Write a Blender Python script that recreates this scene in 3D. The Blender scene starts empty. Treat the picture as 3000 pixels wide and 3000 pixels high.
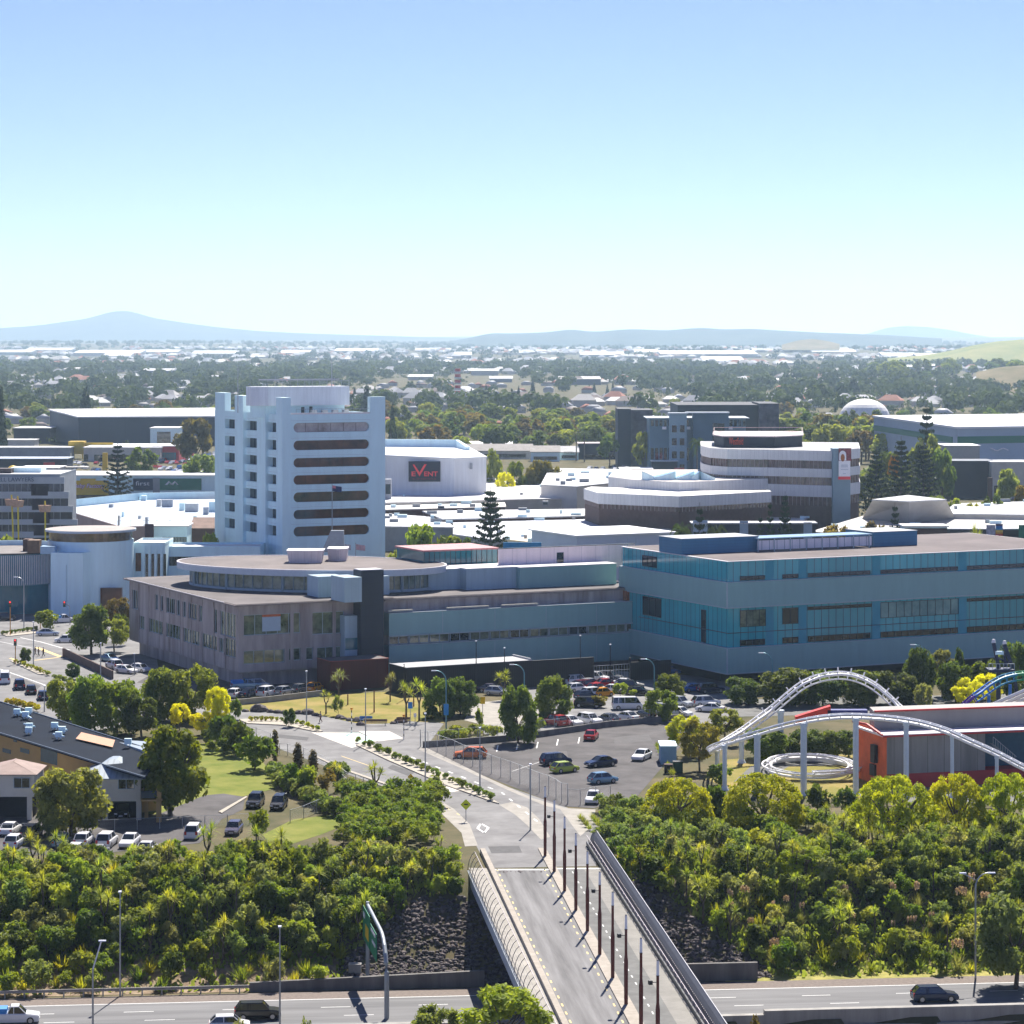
import bpy, bmesh, math, random
import numpy as np
from mathutils import Vector, Matrix
R = math.radians
random.seed(7); rng = np.random.default_rng(7)
SC = bpy.context.scene; COL = SC.collection
# ------------------------------------------------------------------ camera, sky, sun
F, CX, HY, H = 8000.0, 1500.0, 985.0, 60.0        # focal length (px of the 3000 px photo), horizon row, eye height
cam = bpy.data.objects.new('camera', bpy.data.cameras.new('camera')); COL.objects.link(cam)
cam.location = (0, 0, H); cam.rotation_euler = (R(90), 0, 0)
cam.data.sensor_width = 36; cam.data.lens = 36*F/3000
cam.data.shift_y = -(1500-HY)/3000
cam.data.clip_start = 1; cam.data.clip_end = 90000
SC.camera = cam
SUN_EL, SUN_AZ = 50.0, 11.0                        # azimuth measured from +Y towards +X
W = bpy.data.worlds.new('World'); SC.world = W; W.use_nodes = True
nt = W.node_tree; bg = nt.nodes['Background']
sky = nt.nodes.new('ShaderNodeTexSky'); sky.sky_type = 'NISHITA'; sky.sun_disc = False
sky.sun_elevation = R(SUN_EL); sky.sun_rotation = R(SUN_AZ)
sky.altitude = 0; sky.air_density = 0.46; sky.dust_density = 0.0; sky.ozone_density = 8.5
tn = nt.nodes.new('ShaderNodeMix'); tn.data_type = 'RGBA'; tn.blend_type = 'MULTIPLY'; tn.inputs[0].default_value = 1; tn.inputs[7].default_value = (1.15, 0.87, 0.97, 1)
nt.links.new(sky.outputs[0], tn.inputs[6]); nt.links.new(tn.outputs[2], bg.inputs[0]); bg.inputs[1].default_value = 0.081
sl = bpy.data.lights.new('sun', 'SUN'); sl.energy = 4.6; sl.angle = R(0.53); sl.color = (1.0, 0.94, 0.85)
sun = bpy.data.objects.new('sun', sl); COL.objects.link(sun)
sun.location = (60, 300, 300)
sun.rotation_euler = (R(90-SUN_EL), 0, R(180-SUN_AZ))
# sun lamp shines along its local -Z: tilt about X then turn about Z
SC.view_settings.view_transform = 'Standard'; SC.view_settings.look = 'None'
SC.view_settings.exposure = 1.1; SC.view_settings.gamma = 1.0
SC.cycles.max_bounces = 6; SC.cycles.volume_bounces = 1
try: SC.cycles.use_denoising = True
except Exception: pass

# ------------------------------------------------------------------ pixel <-> place
A = R(26.7); U = Vector((math.cos(A), math.sin(A))); V = Vector((-math.sin(A), math.cos(A)))
def gp(px, py, z=0.0):
    Y = F*(H-z)/(py-HY); return Vector(((px-CX)/F*Y, Y))
def zat(py, Y): return H-(py-HY)*Y/F
def xat(px, Y): return (px-CX)/F*Y
def along(P, d, px):
    k = (px-CX)/F; return (k*P[1]-P[0])/(d[0]-k*d[1])
def ray(P, d, px): t = along(P, d, px); return Vector((P[0]+d[0]*t, P[1]+d[1]*t))

# ------------------------------------------------------------------ materials
MATS = {}
def mat(name, c, rough=0.7, var=0.12, sc=1.5, metal=0.0, spec=0.35, bump=0.0, objrand=0.0, streak=False, lane=None, c2=None, tl=0.0, emit=None):
    if name in MATS: return MATS[name]
    m = bpy.data.materials.new(name); m.use_nodes = True; t = m.node_tree; n = t.nodes; l = t.links
    b = n['Principled BSDF']; b.inputs['Roughness'].default_value = rough; b.inputs['Metallic'].default_value = metal
    b.inputs['Specular IOR Level'].default_value = spec
    if c2 is None: a = tuple(x*(1-var) for x in c); d = tuple(min(1, x*(1+var)) for x in c)
    else: a, d = c, c2
    geo = n.new('ShaderNodeNewGeometry')
    nz = n.new('ShaderNodeTexNoise'); nz.inputs['Scale'].default_value = sc; nz.inputs['Detail'].default_value = 5; nz.inputs['Roughness'].default_value = 0.65
    if lane is not None:
        mp = n.new('ShaderNodeMapping'); mp.inputs['Rotation'].default_value = (0, 0, -lane); mp.inputs['Scale'].default_value = (.06, 1, 1); m0 = n.new('ShaderNodeMapping'); m0.inputs['Rotation'].default_value = (0, 0, -lane); m0.inputs['Scale'].default_value = (1, 1, 1)
        mp.inputs['Rotation'].default_value = (0, 0, 0); l.new(geo.outputs['Position'], m0.inputs[0]); l.new(m0.outputs[0], mp.inputs[0]); l.new(mp.outputs[0], nz.inputs['Vector'])
    elif streak:
        mp = n.new('ShaderNodeMapping'); mp.inputs['Scale'].default_value = (1, 1, 0.12)
        l.new(geo.outputs['Position'], mp.inputs[0]); l.new(mp.outputs[0], nz.inputs['Vector'])
    else: l.new(geo.outputs['Position'], nz.inputs['Vector'])
    rp = n.new('ShaderNodeValToRGB'); e = rp.color_ramp.elements
    e[0].position = 0.32; e[0].color = (*a, 1); e[1].position = 0.68; e[1].color = (*d, 1)
    l.new(nz.outputs[0], rp.inputs[0]); out = rp.outputs[0]
    if objrand:
        oi = n.new('ShaderNodeObjectInfo'); hs = n.new('ShaderNodeHueSaturation')
        mr = n.new('ShaderNodeMapRange'); mr.inputs[3].default_value = 1-objrand; mr.inputs[4].default_value = 1+objrand
        l.new(oi.outputs['Random'], mr.inputs[0]); l.new(mr.outputs[0], hs.inputs['Value'])
        m2 = n.new('ShaderNodeMath'); m2.operation = 'MULTIPLY'; m2.inputs[1].default_value = 7.31
        m3 = n.new('ShaderNodeMath'); m3.operation = 'FRACT'; l.new(oi.outputs['Random'], m2.inputs[0]); l.new(m2.outputs[0], m3.inputs[0])
        mr2 = n.new('ShaderNodeMapRange'); mr2.inputs[3].default_value = 0.5-objrand*0.07; mr2.inputs[4].default_value = 0.5+objrand*0.07
        l.new(m3.outputs[0], mr2.inputs[0]); l.new(mr2.outputs[0], hs.inputs['Hue'])
        l.new(out, hs.inputs['Color']); out = hs.outputs[0]
    l.new(out, b.inputs['Base Color'])
    if tl:
        tr = n.new('ShaderNodeBsdfTranslucent'); mx = n.new('ShaderNodeMixShader'); mx.inputs[0].default_value = tl
        gm = n.new('ShaderNodeMix'); gm.data_type = 'RGBA'; gm.blend_type = 'MULTIPLY'; gm.inputs[0].default_value = 1
        gm.inputs[7].default_value = (1.7, 1.6, 0.7, 1); l.new(out, gm.inputs[6]); l.new(gm.outputs[2], tr.inputs[0])
        l.new(b.outputs[0], mx.inputs[1]); l.new(tr.outputs[0], mx.inputs[2]); l.new(mx.outputs[0], n['Material Output'].inputs[0])
    if bump:
        bp = n.new('ShaderNodeBump'); bp.inputs['Strength'].default_value = bump; bp.inputs['Distance'].default_value = 0.085
        n2 = n.new('ShaderNodeTexNoise'); n2.inputs['Scale'].default_value = sc*6; n2.inputs['Detail'].default_value = 4
        l.new(geo.outputs['Position'], n2.inputs['Vector']); l.new(n2.outputs[0], bp.inputs['Height']); l.new(bp.outputs[0], b.inputs['Normal'])
    if emit:
        b.inputs['Emission Color'].default_value = (*emit[0], 1); b.inputs['Emission Strength'].default_value = emit[1]
    MATS[name] = m; return m
def ribmat(name, c, dc, period, axis='H', rough=0.5, metal=0.0, duty=0.12, spec=0.4, sc=0.8, var=0.08):
    """wall sheet with seams every `period` metres (H: upright seams, Z: level seams)"""
    if name in MATS: return MATS[name]
    m = mat(name, c, rough, var, sc, metal, spec, streak=True); t = m.node_tree; n = t.nodes; l = t.links
    geo = n.new('ShaderNodeNewGeometry'); sp = n.new('ShaderNodeSeparateXYZ'); dot = n.new('ShaderNodeVectorMath'); dot.operation = 'DOT_PRODUCT'
    l.new(geo.outputs['Position'], dot.inputs[0])
    if axis == 'H':    # along the wall: tangent = normal x up
        cr = n.new('ShaderNodeVectorMath'); cr.operation = 'CROSS_PRODUCT'; l.new(geo.outputs['True Normal'], cr.inputs[0]); cr.inputs[1].default_value = (0, 0, 1)
        l.new(cr.outputs[0], dot.inputs[1])
    elif axis == 'Z': dot.inputs[1].default_value = (0, 0, 1)
    elif axis == 'U': dot.inputs[1].default_value = (U.x, U.y, 0)
    else: dot.inputs[1].default_value = (V.x, V.y, 0)
    dv = n.new('ShaderNodeMath'); dv.operation = 'DIVIDE'; dv.inputs[1].default_value = period; l.new(dot.outputs['Value'], dv.inputs[0])
    fr = n.new('ShaderNodeMath'); fr.operation = 'FRACT'; l.new(dv.outputs[0], fr.inputs[0])
    lt = n.new('ShaderNodeMath'); lt.operation = 'LESS_THAN'; lt.inputs[1].default_value = duty; l.new(fr.outputs[0], lt.inputs[0])
    mx = n.new('ShaderNodeMix'); mx.data_type = 'RGBA'; l.new(lt.outputs[0], mx.inputs[0])
    b = n['Principled BSDF']; src = b.inputs['Base Color'].links[0].from_socket
    l.new(src, mx.inputs[6]); mx.inputs[7].default_value = (*dc, 1); l.new(mx.outputs[2], b.inputs['Base Color'])
    return m

# ------------------------------------------------------------------ mesh helper
class MB:
    def __init__(s): s.v = []; s.f = []
    def quad(s, *p):
        i = len(s.v); s.v += [tuple(q) for q in p]; s.f.append(tuple(range(i, i+len(p)))); return s
    def prism(s, poly, z0, z1, top=None, cap=True, bottom=True):
        """poly: outline (x,y); z0/z1 numbers or lists; top: other outline for the upper rim"""
        n = len(poly); top = top or poly
        za = z0 if isinstance(z0, (list, tuple)) else [z0]*n; zb = z1 if isinstance(z1, (list, tuple)) else [z1]*n
        if sum(poly[i][0]*poly[(i+1) % n][1]-poly[(i+1) % n][0]*poly[i][1] for i in range(n)) < 0:
            poly = poly[::-1]; top = top[::-1]; za = za[::-1]; zb = zb[::-1]
        i = len(s.v)
        s.v += [(p[0], p[1], z) for p, z in zip(poly, za)]+[(p[0], p[1], z) for p, z in zip(top, zb)]
        for k in range(n): j = (k+1) % n; s.f.append((i+k, i+j, i+n+j, i+n+k))
        if cap: s.f.append(tuple(range(i+n, i+2*n)))
        if bottom: s.f.append(tuple(range(i+n-1, i-1, -1)) if i else tuple(range(n-1, -1, -1)))
        return s
    def box(s, x0, y0, z0, x1, y1, z1): return s.prism([(x0, y0), (x1, y0), (x1, y1), (x0, y1)], z0, z1)
    def ub(s, P, lu, lv, z0, z1, du=U, dv=V):
        P = Vector((P[0], P[1])); a = P+du*lu; b = a+dv*lv; c = P+dv*lv
        return s.prism([P, a, b, c], z0, z1)
    def cbox(s, c, sx, sy, sz, rot=0.0):
        co, si = math.cos(rot), math.sin(rot)
        pts = [(c[0]+x*co-y*si, c[1]+x*si+y*co) for x, y in ((-sx/2, -sy/2), (sx/2, -sy/2), (sx/2, sy/2), (-sx/2, sy/2))]
        return s.prism(pts, c[2]-sz/2, c[2]+sz/2)
    def cyl(s, x, y, z0, z1, r, r2=None, n=10):
        r2 = r if r2 is None else r2
        a = [(x+r*math.cos(2*math.pi*k/n), y+r*math.sin(2*math.pi*k/n)) for k in range(n)]
        b = [(x+r2*math.cos(2*math.pi*k/n), y+r2*math.sin(2*math.pi*k/n)) for k in range(n)]
        return s.prism(a, z0, z1, top=b)
    def tube(s, pts, r, n=6, r2=None):
        pts = [Vector(p) for p in pts]; i0 = len(s.v); m = len(pts)
        for k, p in enumerate(pts):
            t = (pts[min(k+1, m-1)]-pts[max(k-1, 0)]).normalized()
            up = Vector((0, 0, 1)) if abs(t.z) < 0.95 else Vector((0, 1, 0))
            a = t.cross(up).normalized(); b = a.cross(t); rr = r if r2 is None else r+(r2-r)*k/(m-1)
            for q in range(n):
                w = 2*math.pi*q/n; s.v.append(tuple(p+a*(rr*math.cos(w))+b*(rr*math.sin(w))))
        for k in range(m-1):
            for q in range(n):
                q2 = (q+1) % n; s.f.append((i0+k*n+q, i0+k*n+q2, i0+(k+1)*n+q2, i0+(k+1)*n+q))
        s.f.append(tuple(range(i0+n-1, i0-1, -1)) if i0 else tuple(range(n-1, -1, -1))); s.f.append(tuple(i0+(m-1)*n+q for q in range(n)))
        return s
    def bar(s, a, b, w, h):
        """square bar from a to b"""
        a, b = Vector(a), Vector(b); t = (b-a).normalized(); up = Vector((0, 0, 1)) if abs(t.z) < .95 else Vector((0, 1, 0))
        x = t.cross(up).normalized()*w/2; y = x.cross(t).normalized()*h/2; i = len(s.v)
        for p in (a, b):
            for q in (-x-y, x-y, x+y, -x+y): s.v.append(tuple(p+q))
        s.f += [(i, i+3, i+2, i+1), (i+4, i+5, i+6, i+7)]+[(i+k, i+(k+1) % 4, i+4+(k+1) % 4, i+4+k) for k in range(4)]
        return s
    def facade(s, P, d, L, z0, z1, ops, depth=0.25):
        """wall sheet from P along d (seen from outside, left to right) with real openings and reveals"""
        nrm = Vector((d[1], -d[0])); us = sorted({0, L, *[o[0] for o in ops], *[o[1] for o in ops]}); vs = sorted({z0, z1, *[o[2] for o in ops], *[o[3] for o in ops]})
        pt = lambda u, z, k=0: (P[0]+d[0]*u-nrm[0]*k, P[1]+d[1]*u-nrm[1]*k, z)
        for a, b in zip(us, us[1:]):
            for c, e in zip(vs, vs[1:]):
                m = ((a+b)/2, (c+e)/2)
                if any(o[0] < m[0] < o[1] and o[2] < m[1] < o[3] for o in ops): continue
                s.quad(pt(a, c), pt(b, c), pt(b, e), pt(a, e))
        for a, b, c, e in ops:
            s.quad(pt(a, c), pt(a, c, depth), pt(b, c, depth), pt(b, c)); s.quad(pt(a, e), pt(b, e), pt(b, e, depth), pt(a, e, depth))
            s.quad(pt(a, c), pt(a, e), pt(a, e, depth), pt(a, c, depth)); s.quad(pt(b, c), pt(b, c, depth), pt(b, e, depth), pt(b, e))
        return s
    def np(s): return s
    def build(s, name, m, parent=None, smooth=False, org=None):
        me = bpy.data.meshes.new(name); o = org if org is not None else (ORG.get(parent.name, Vector((0, 0, 0))) if parent else Vector((0, 0, 0)))
        me.from_pydata([(x-o[0], y-o[1], z-o[2]) for x, y, z in s.v], [], s.f); me.materials.append(m)
        if smooth: me.polygons.foreach_set('use_smooth', [True]*len(me.polygons))
        ob = bpy.data.objects.new(name, me); COL.objects.link(ob)
        if parent: ob.parent = parent; ORG[ob.name] = o
        return ob
ORG = {}
def tag(o, label, cat, group=None, kind=None):
    if label: o['label'] = label
    if cat: o['category'] = cat
    if group: o['group'] = group
    if kind: o['kind'] = kind
    return o
def thing(name, label, cat, loc=(0, 0, 0), group=None):
    o = bpy.data.objects.new(name, None); COL.objects.link(o); o.location = loc; o.empty_display_size = 0.5
    ORG[o.name] = Vector(loc); return tag(o, label, cat, group)
def single(mb, name, m, label, cat, loc, group=None):
    o = mb.build(name, m, None, org=Vector(loc)); o.location = loc; return tag(o, label, cat, group)
def structure(mb, name, m):
    o = mb.build(name, m); o['kind'] = 'structure'; return o
def copy_tree(o, parent=None):
    c = o.copy(); COL.objects.link(c); c.parent = parent
    for ch in list(o.children): copy_tree(ch, c)
    return c
def sweep_poly(pts): return [gp(*p) for p in pts]
def sheet(name, pts, z, m, ):
    """flat ground sheet given by photo corners on the street plane"""
    b = MB(); b.quad(*[(p.x, p.y, z) for p in (q if isinstance(q, Vector) else gp(*q) for q in pts)])
    o = structure(b, name, m); return o
def npmesh(name, V_, F_, m, smooth=False):
    me = bpy.data.meshes.new(name); k = F_.shape[1]
    me.vertices.add(len(V_)); me.vertices.foreach_set('co', V_.astype(np.float32).ravel())
    me.loops.add(F_.size); me.loops.foreach_set('vertex_index', F_.astype(np.int32).ravel())
    me.polygons.add(len(F_)); me.polygons.foreach_set('loop_start', np.arange(0, F_.size, k, dtype=np.int32)); me.polygons.foreach_set('loop_total', np.full(len(F_), k, dtype=np.int32))
    me.update(); me.validate()
    if m: me.materials.append(m)
    return me
def winpart(parent, P, d, rect, m_glass, m_frame, depth=0.25, nv=0, nh=0, bar=0.07, name='window', label=None):
    """one window: the pane as the part, its frame bars as the sub-part"""
    a, b, c, e = rect; nrm = Vector((d[1], -d[0])); pt = lambda u, z, k: Vector((P[0]+d[0]*u-nrm[0]*k, P[1]+d[1]*u-nrm[1]*k, z))
    w = MB().quad(pt(a, c, depth), pt(b, c, depth), pt(b, e, depth), pt(a, e, depth)).build(name, m_glass, parent)
    if label: w['label'] = label
    if m_frame:
        f = MB(); k = depth-0.06; h = bar/2
        us = [a+h]+[a+(b-a)*i/(nv+1) for i in range(1, nv+1)]+[b-h]; zs = [c+h]+[c+(e-c)*i/(nh+1) for i in range(1, nh+1)]+[e-h]
        for u in us: f.bar(pt(u, c, k), pt(u, e, k), bar, bar)
        for z in zs: f.bar(pt(a+bar, z, k-.004), pt(b-bar, z, k-.004), bar, bar)
        f.build('frame', m_frame, w)
    return w
def text(body, size, m, parent, loc, ang, z, width=None, name='lettering', italic=0.0, extrude=0.04, bold=0.0):
    cu = bpy.data.curves.new(name, 'FONT'); cu.body = body; cu.size = size; cu.extrude = extrude; cu.align_x = 'CENTER'; cu.align_y = 'CENTER'; cu.shear = italic; cu.offset = bold
    cu.materials.append(m); o = bpy.data.objects.new(name, cu); COL.objects.link(o); o.parent = parent
    g = ORG.get(parent.name, Vector((0, 0, 0))); o.location = (loc[0]-g[0], loc[1]-g[1], z-g[2]); o.rotation_euler = (R(90), 0, ang)
    bpy.context.view_layer.update(); dx = o.dimensions.x; k = width/dx if width and dx > 0 else 1
    me = bpy.data.meshes.new_from_object(o.evaluated_get(bpy.context.evaluated_depsgraph_get())); q = bpy.data.objects.new(name, me); COL.objects.link(q)
    q.parent = parent; q.location = o.location; q.rotation_euler = o.rotation_euler; q.scale.x = k; bpy.data.objects.remove(o); bpy.data.curves.remove(cu)
    return q
# ================================================================== ground and far land
def sm(a, b, x): t = np.clip((x-a)/(b-a), 0, 1); return t*t*(3-2*t)
def tcross(x, y): return (y-282.0-0.0995*x)*0.995
def hgt(x, y):
    x = np.asarray(x, float); y = np.asarray(y, float); t = tcross(x, y)
    z = -8.05*(1-sm(5.5, 25.5, t)); z = np.where(t < -13.2, -9.4, z)
    z = np.where(t < -30, -9.4+9.4*sm(-30, -58, t), z)
    z = z-0.02
    w = np.clip((y-5500)/1000, 0, None)
    return z+np.clip(w, 0, 21)**1.25*1.4+np.clip(w, 0, 3)*3.5*np.sin(x/900+0.4)*np.cos(y/1300)
ys = np.concatenate([np.arange(150, 262, 4), np.arange(262, 320, 1.0), np.arange(320, 500, 12), np.geomspace(500, 25400, 90)])
ks = np.concatenate([np.linspace(-0.6, -0.24, 10), np.linspace(-0.22, 0.22, 150), np.linspace(0.24, 0.6, 10)])
YY, KK = np.meshgrid(ys, ks, indexing='ij'); XX = KK*np.maximum(YY, 260)
ZZ = hgt(XX, YY)
nr, nc = YY.shape; idx = np.arange(nr*nc).reshape(nr, nc)
FF = np.stack([idx[:-1, :-1], idx[:-1, 1:], idx[1:, 1:], idx[1:, :-1]], -1).reshape(-1, 4)
VV = np.stack([XX, YY, ZZ], -1).reshape(-1, 3)
M_GROUND = mat('ground_soil', (0.07, 0.075, 0.035), 0.95, sc=0.12, c2=(0.16, 0.13, 0.075), spec=0.1)
go = bpy.data.objects.new('ground', npmesh('ground', VV, FF, M_GROUND, True)); COL.objects.link(go); go['kind'] = 'structure'

M_HILL = mat('hill_bush', (0.02, 0.035, 0.03), 0.95, sc=0.004, c2=(0.06, 0.075, 0.05), spec=0.1)
M_HILLG = mat('hill_pasture', (0.16, 0.2, 0.06), 0.95, sc=0.012, c2=(0.3, 0.28, 0.11), spec=0.1)
M_HILLB = mat('hill_earth', (0.12, 0.11, 0.05), 0.95, sc=0.02, c2=(0.24, 0.19, 0.11), spec=0.1)
def hill(name, prof, D, depth, m, base=None, seed=1, rough=0.03):
    r = np.random.default_rng(seed); px = np.linspace(prof[0][0], prof[-1][0], 120); py = np.interp(px, [p[0] for p in prof], [p[1] for p in prof])
    k = np.ones(5)/5; pys = np.convolve(np.pad(py, 2, mode='edge'), k, 'valid'); x = (px-CX)/F*D; z = H-(pys-HY)*D/F
    vs = np.linspace(-1, 1, 25); zb = (base if base is not None else -5)
    Xg = x[:, None]*(1+vs[None, :]*depth/D); Yg = np.broadcast_to(D+vs*depth, (120, 25))
    prf = np.cos(vs*np.pi/2)**1.3; amp = (z-zb)[:, None]
    Zg = zb+amp*prf*(1+rough*np.sin(Xg/(depth*.13)+3*vs)*np.cos(vs*7)*(1-prf))
    i = np.arange(120*25).reshape(120, 25); f = np.stack([i[:-1, :-1], i[1:, :-1], i[1:, 1:], i[:-1, 1:]], -1).reshape(-1, 4)
    o = bpy.data.objects.new(name, npmesh(name, np.stack([Xg, Yg, Zg], -1).reshape(-1, 3), f, m, True)); COL.objects.link(o); o['kind'] = 'structure'
hill('hill', [(-420, 990), (-200, 975), (0, 961), (100, 955), (200, 941), (265, 932), (300, 920), (320, 913), (345, 909), (370, 912), (392, 911), (415, 921), (440, 931), (500, 939), (570, 950), (650, 960), (760, 970), (900, 977), (1100, 983), (1400, 992)], 20000, 2600, M_HILL, seed=2)
hill('hill', [(1300, 1003), (1405, 984), (1425, 976), (1500, 977), (1560, 975), (1620, 972), (1670, 964), (1740, 973), (1800, 967), (1850, 964), (1900, 966), (1960, 968), (2030, 961), (2060, 960), (2120, 965), (2200, 963), (2300, 969), (2400, 974), (2600, 982), (2760, 992)], 13500, 1500, M_HILL, seed=3)
hill('hill', [(2440, 995), (2540, 978), (2600, 960), (2650, 955), (2720, 958), (2780, 966), (2840, 978), (2950, 995)], 24000, 1200, M_HILL, seed=4)
hill('hill', [(2600, 1050), (2690, 1042), (2740, 1036), (2790, 1026), (2850, 1012), (2920, 1000), (3000, 994), (3150, 994), (3300, 1012)], 5600, 420, M_HILLG, seed=5)
hill('hill', [(2290, 1010), (2340, 997), (2380, 993), (2420, 998), (2460, 1008)], 8200, 300, M_HILLB, base=20, seed=6)
hill('hill', [(2860, 1090), (2930, 1076), (3000, 1070), (3100, 1070), (3200, 1085)], 3050, 160, M_HILLB, seed=7)
# ================================================================== motorway
EDGE = lambda s, t: (s*0.99508-t*0.0990, 282+0.0990*s+t*0.99508)
def strip(b, s0, s1, t0, t1, z, n=1):
    for i in range(n):
        a, c = s0+(s1-s0)*i/n, s0+(s1-s0)*(i+1)/n
        b.quad((*EDGE(a, t0), z), (*EDGE(c, t0), z), (*EDGE(c, t1), z), (*EDGE(a, t1), z))
    return b
M_MWAY = mat('motorway_asphalt', (0.109, 0.109, 0.113), 0.85, sc=0.7, c2=(0.185, 0.185, 0.189), bump=0.05, lane=R(5.7))
M_SHOULD = mat('shoulder_chip', (0.14, 0.115, 0.1), 0.95, sc=2.5, c2=(0.22, 0.18, 0.155))
M_PAINT = mat('road_paint', (0.72, 0.72, 0.7), 0.7, 0.1, 3)
M_YPAINT = mat('yellow_paint', (0.75, 0.55, 0.2), 0.7, 0.12, 3)
b = MB(); strip(b, -150, 150, -11, 0.25, -8.0); structure(b, 'motorway', M_MWAY)
b = MB(); strip(b, -150, 150, 0.25, 3.3, -8.0); structure(b, 'motorway_shoulder', M_SHOULD)
b = MB(); strip(b, -150, 150, -29, -13.4, -9.3); structure(b, 'motorway', M_MWAY)
b = MB(); strip(b, -150, 150, -0.06, 0.12, -7.994); strip(b, -150, 150, -10.5, -10.36, -7.994)
strip(b, -150, 150, -16.2, -16.05, -9.294)
for lane in (-3.4, -6.9):
    for k in range(-13, 14):
        s = k*9.9+(2.2 if lane < -5 else 0); strip(b, s, s+3.0, lane-0.07, lane+0.07, -7.994)
structure(b, 'motorway_marking', M_PAINT)
M_CONC = mat('aged_concrete', (0.26, 0.25, 0.235), 0.9, sc=0.8, c2=(0.38, 0.365, 0.34), streak=True)
M_CONCD = mat('dark_concrete', (0.11, 0.105, 0.1), 0.9, sc=0.7, c2=(0.19, 0.18, 0.17), streak=True)
b = MB(); s0, s1 = -150, 150
def sbox(b, sa, sb, ta, tb, za, zb, zc=None):
    p = [EDGE(sa, ta), EDGE(sb, ta), EDGE(sb, tb), EDGE(sa, tb)]; return b.prism(p, za, zb if zc is None else [zb, zc, zc, zb])
sbox(b, 24, 150, -12.9, -12.1, -9.35, -7.1); sbox(b, 24, 150, -13.4, -12.9, -9.35, -8.6)
w = single(b, 'median_barrier', M_CONC, 'long pale concrete median wall with a dark shaded face between the motorway carriageways', 'barrier', (60, 277, -9.3))
b = MB(); sbox(b, -150, 24, -12.9, -12.1, -9.35, -7.5)
single(b, 'median_barrier', M_CONC, 'low concrete median strip along the motorway before the bridge', 'barrier', (-60, 265, -9.3))
def bankstrip(name, s0, s1, t0, t1, m, dz=.03):
    b = MB(); S_ = np.arange(s0, s1, 1.5); T_ = np.linspace(t0, t1, 8)
    for a, c in zip(S_, S_[1:]):
        for e, f in zip(T_, T_[1:]):
            q = [EDGE(*k) for k in ((a, e), (c, e), (c, f), (a, f))]; b.quad(*[(x, y, float(hgt(x, y))+dz) for x, y in q])
    structure(b, name, m)
bankstrip('bare_bank', -100, -16, 4.2, 12.5, mat('bare_soil', (.15, .10, .065), .95, sc=.9, c2=(.34, .26, .17)))
bankstrip('verge', 23, 110, 3.3, 8, mat('verge_grass', (.16, .17, .03), .95, sc=.8, c2=(.38, .33, .09)))
# concrete batter walls below the rock slopes, W beam guard rail
b = MB(); sbox(b, -27, -2.5, 4.0, 4.5, -8.2, -7.1, -6.4); single(b, 'batter_wall', M_CONCD, 'dark concrete batter wall under the rocks beside the sign gantry', 'wall', (-20, 285, -8))
b = MB(); sbox(b, 11.5, 26.5, 4.0, 4.5, -8.2, -6.2); single(b, 'batter_wall', M_CONCD, 'short dark concrete wall at the foot of the rocks below the flax bank', 'wall', (20, 288, -8))
M_GALV = mat('galvanised_steel', (0.36, 0.38, 0.4), 0.45, 0.08, 3, metal=0.6)
g = thing('guard_rail', 'grey metal guard rail on posts along the motorway shoulder below the scrub bank', 'guard rail', (*EDGE(-40, 3.6), -8))
b = MB(); M_RAIL = mat('weathered_rail', (0.3, 0.29, 0.28), 0.55, 0.1, 2, metal=0.3)
for z in (-7.42, -7.25): b.bar((*EDGE(-100, 3.5), z), (*EDGE(-27, 3.5), z), 0.1, 0.13)
b.bar((*EDGE(-100, 3.55), -7.335), (*EDGE(-27, 3.55), -7.335), 0.04, 0.3); b.build('rail', M_RAIL, g)
for k in range(31):
    s = -88+k*2.0; c = EDGE(s, 3.72); MB().cbox((c[0], c[1], -7.66), .14, .14, .78).build('post', M_GALV, g)
# ================================================================== street level surfaces
M_ASPH = mat('street_asphalt', (0.139, 0.134, 0.134), 0.9, sc=0.22, c2=(0.235, 0.231, 0.227), bump=0.05)
M_ASPHD = mat('carpark_asphalt', (0.051, 0.047, 0.047), 0.92, sc=0.2, c2=(0.115, 0.106, 0.106), bump=0.05)
M_PATH = mat('path_concrete', (0.258, 0.241, 0.211), 0.9, sc=0.5, c2=(0.370, 0.344, 0.305))
M_PATHG = mat('path_asphalt', (0.112, 0.112, 0.107), 0.92, sc=0.5, c2=(0.181, 0.181, 0.172))
M_LAWN = mat('lawn_grass', (0.156, 0.166, 0.028), 0.95, sc=0.16, c2=(0.331, 0.248, 0.092), spec=0.1, bump=0.2)
M_GREEN = mat('green_grass', (0.117, 0.153, 0.023), 0.95, sc=0.2, c2=(0.225, 0.225, 0.054), spec=0.1, bump=0.2)
M_TABLE = mat('raised_table_paving', (0.558, 0.513, 0.450), 0.85, sc=0.7, c2=(0.666, 0.621, 0.558))
M_TEALP = mat('green_table_paving', (0.4, 0.6, 0.52), 0.85, sc=0.7, c2=(0.52, 0.7, 0.62))
M_KERB = mat('kerb_concrete', (0.4, 0.36, 0.3), 0.9, 0.15, 1.5)
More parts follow.
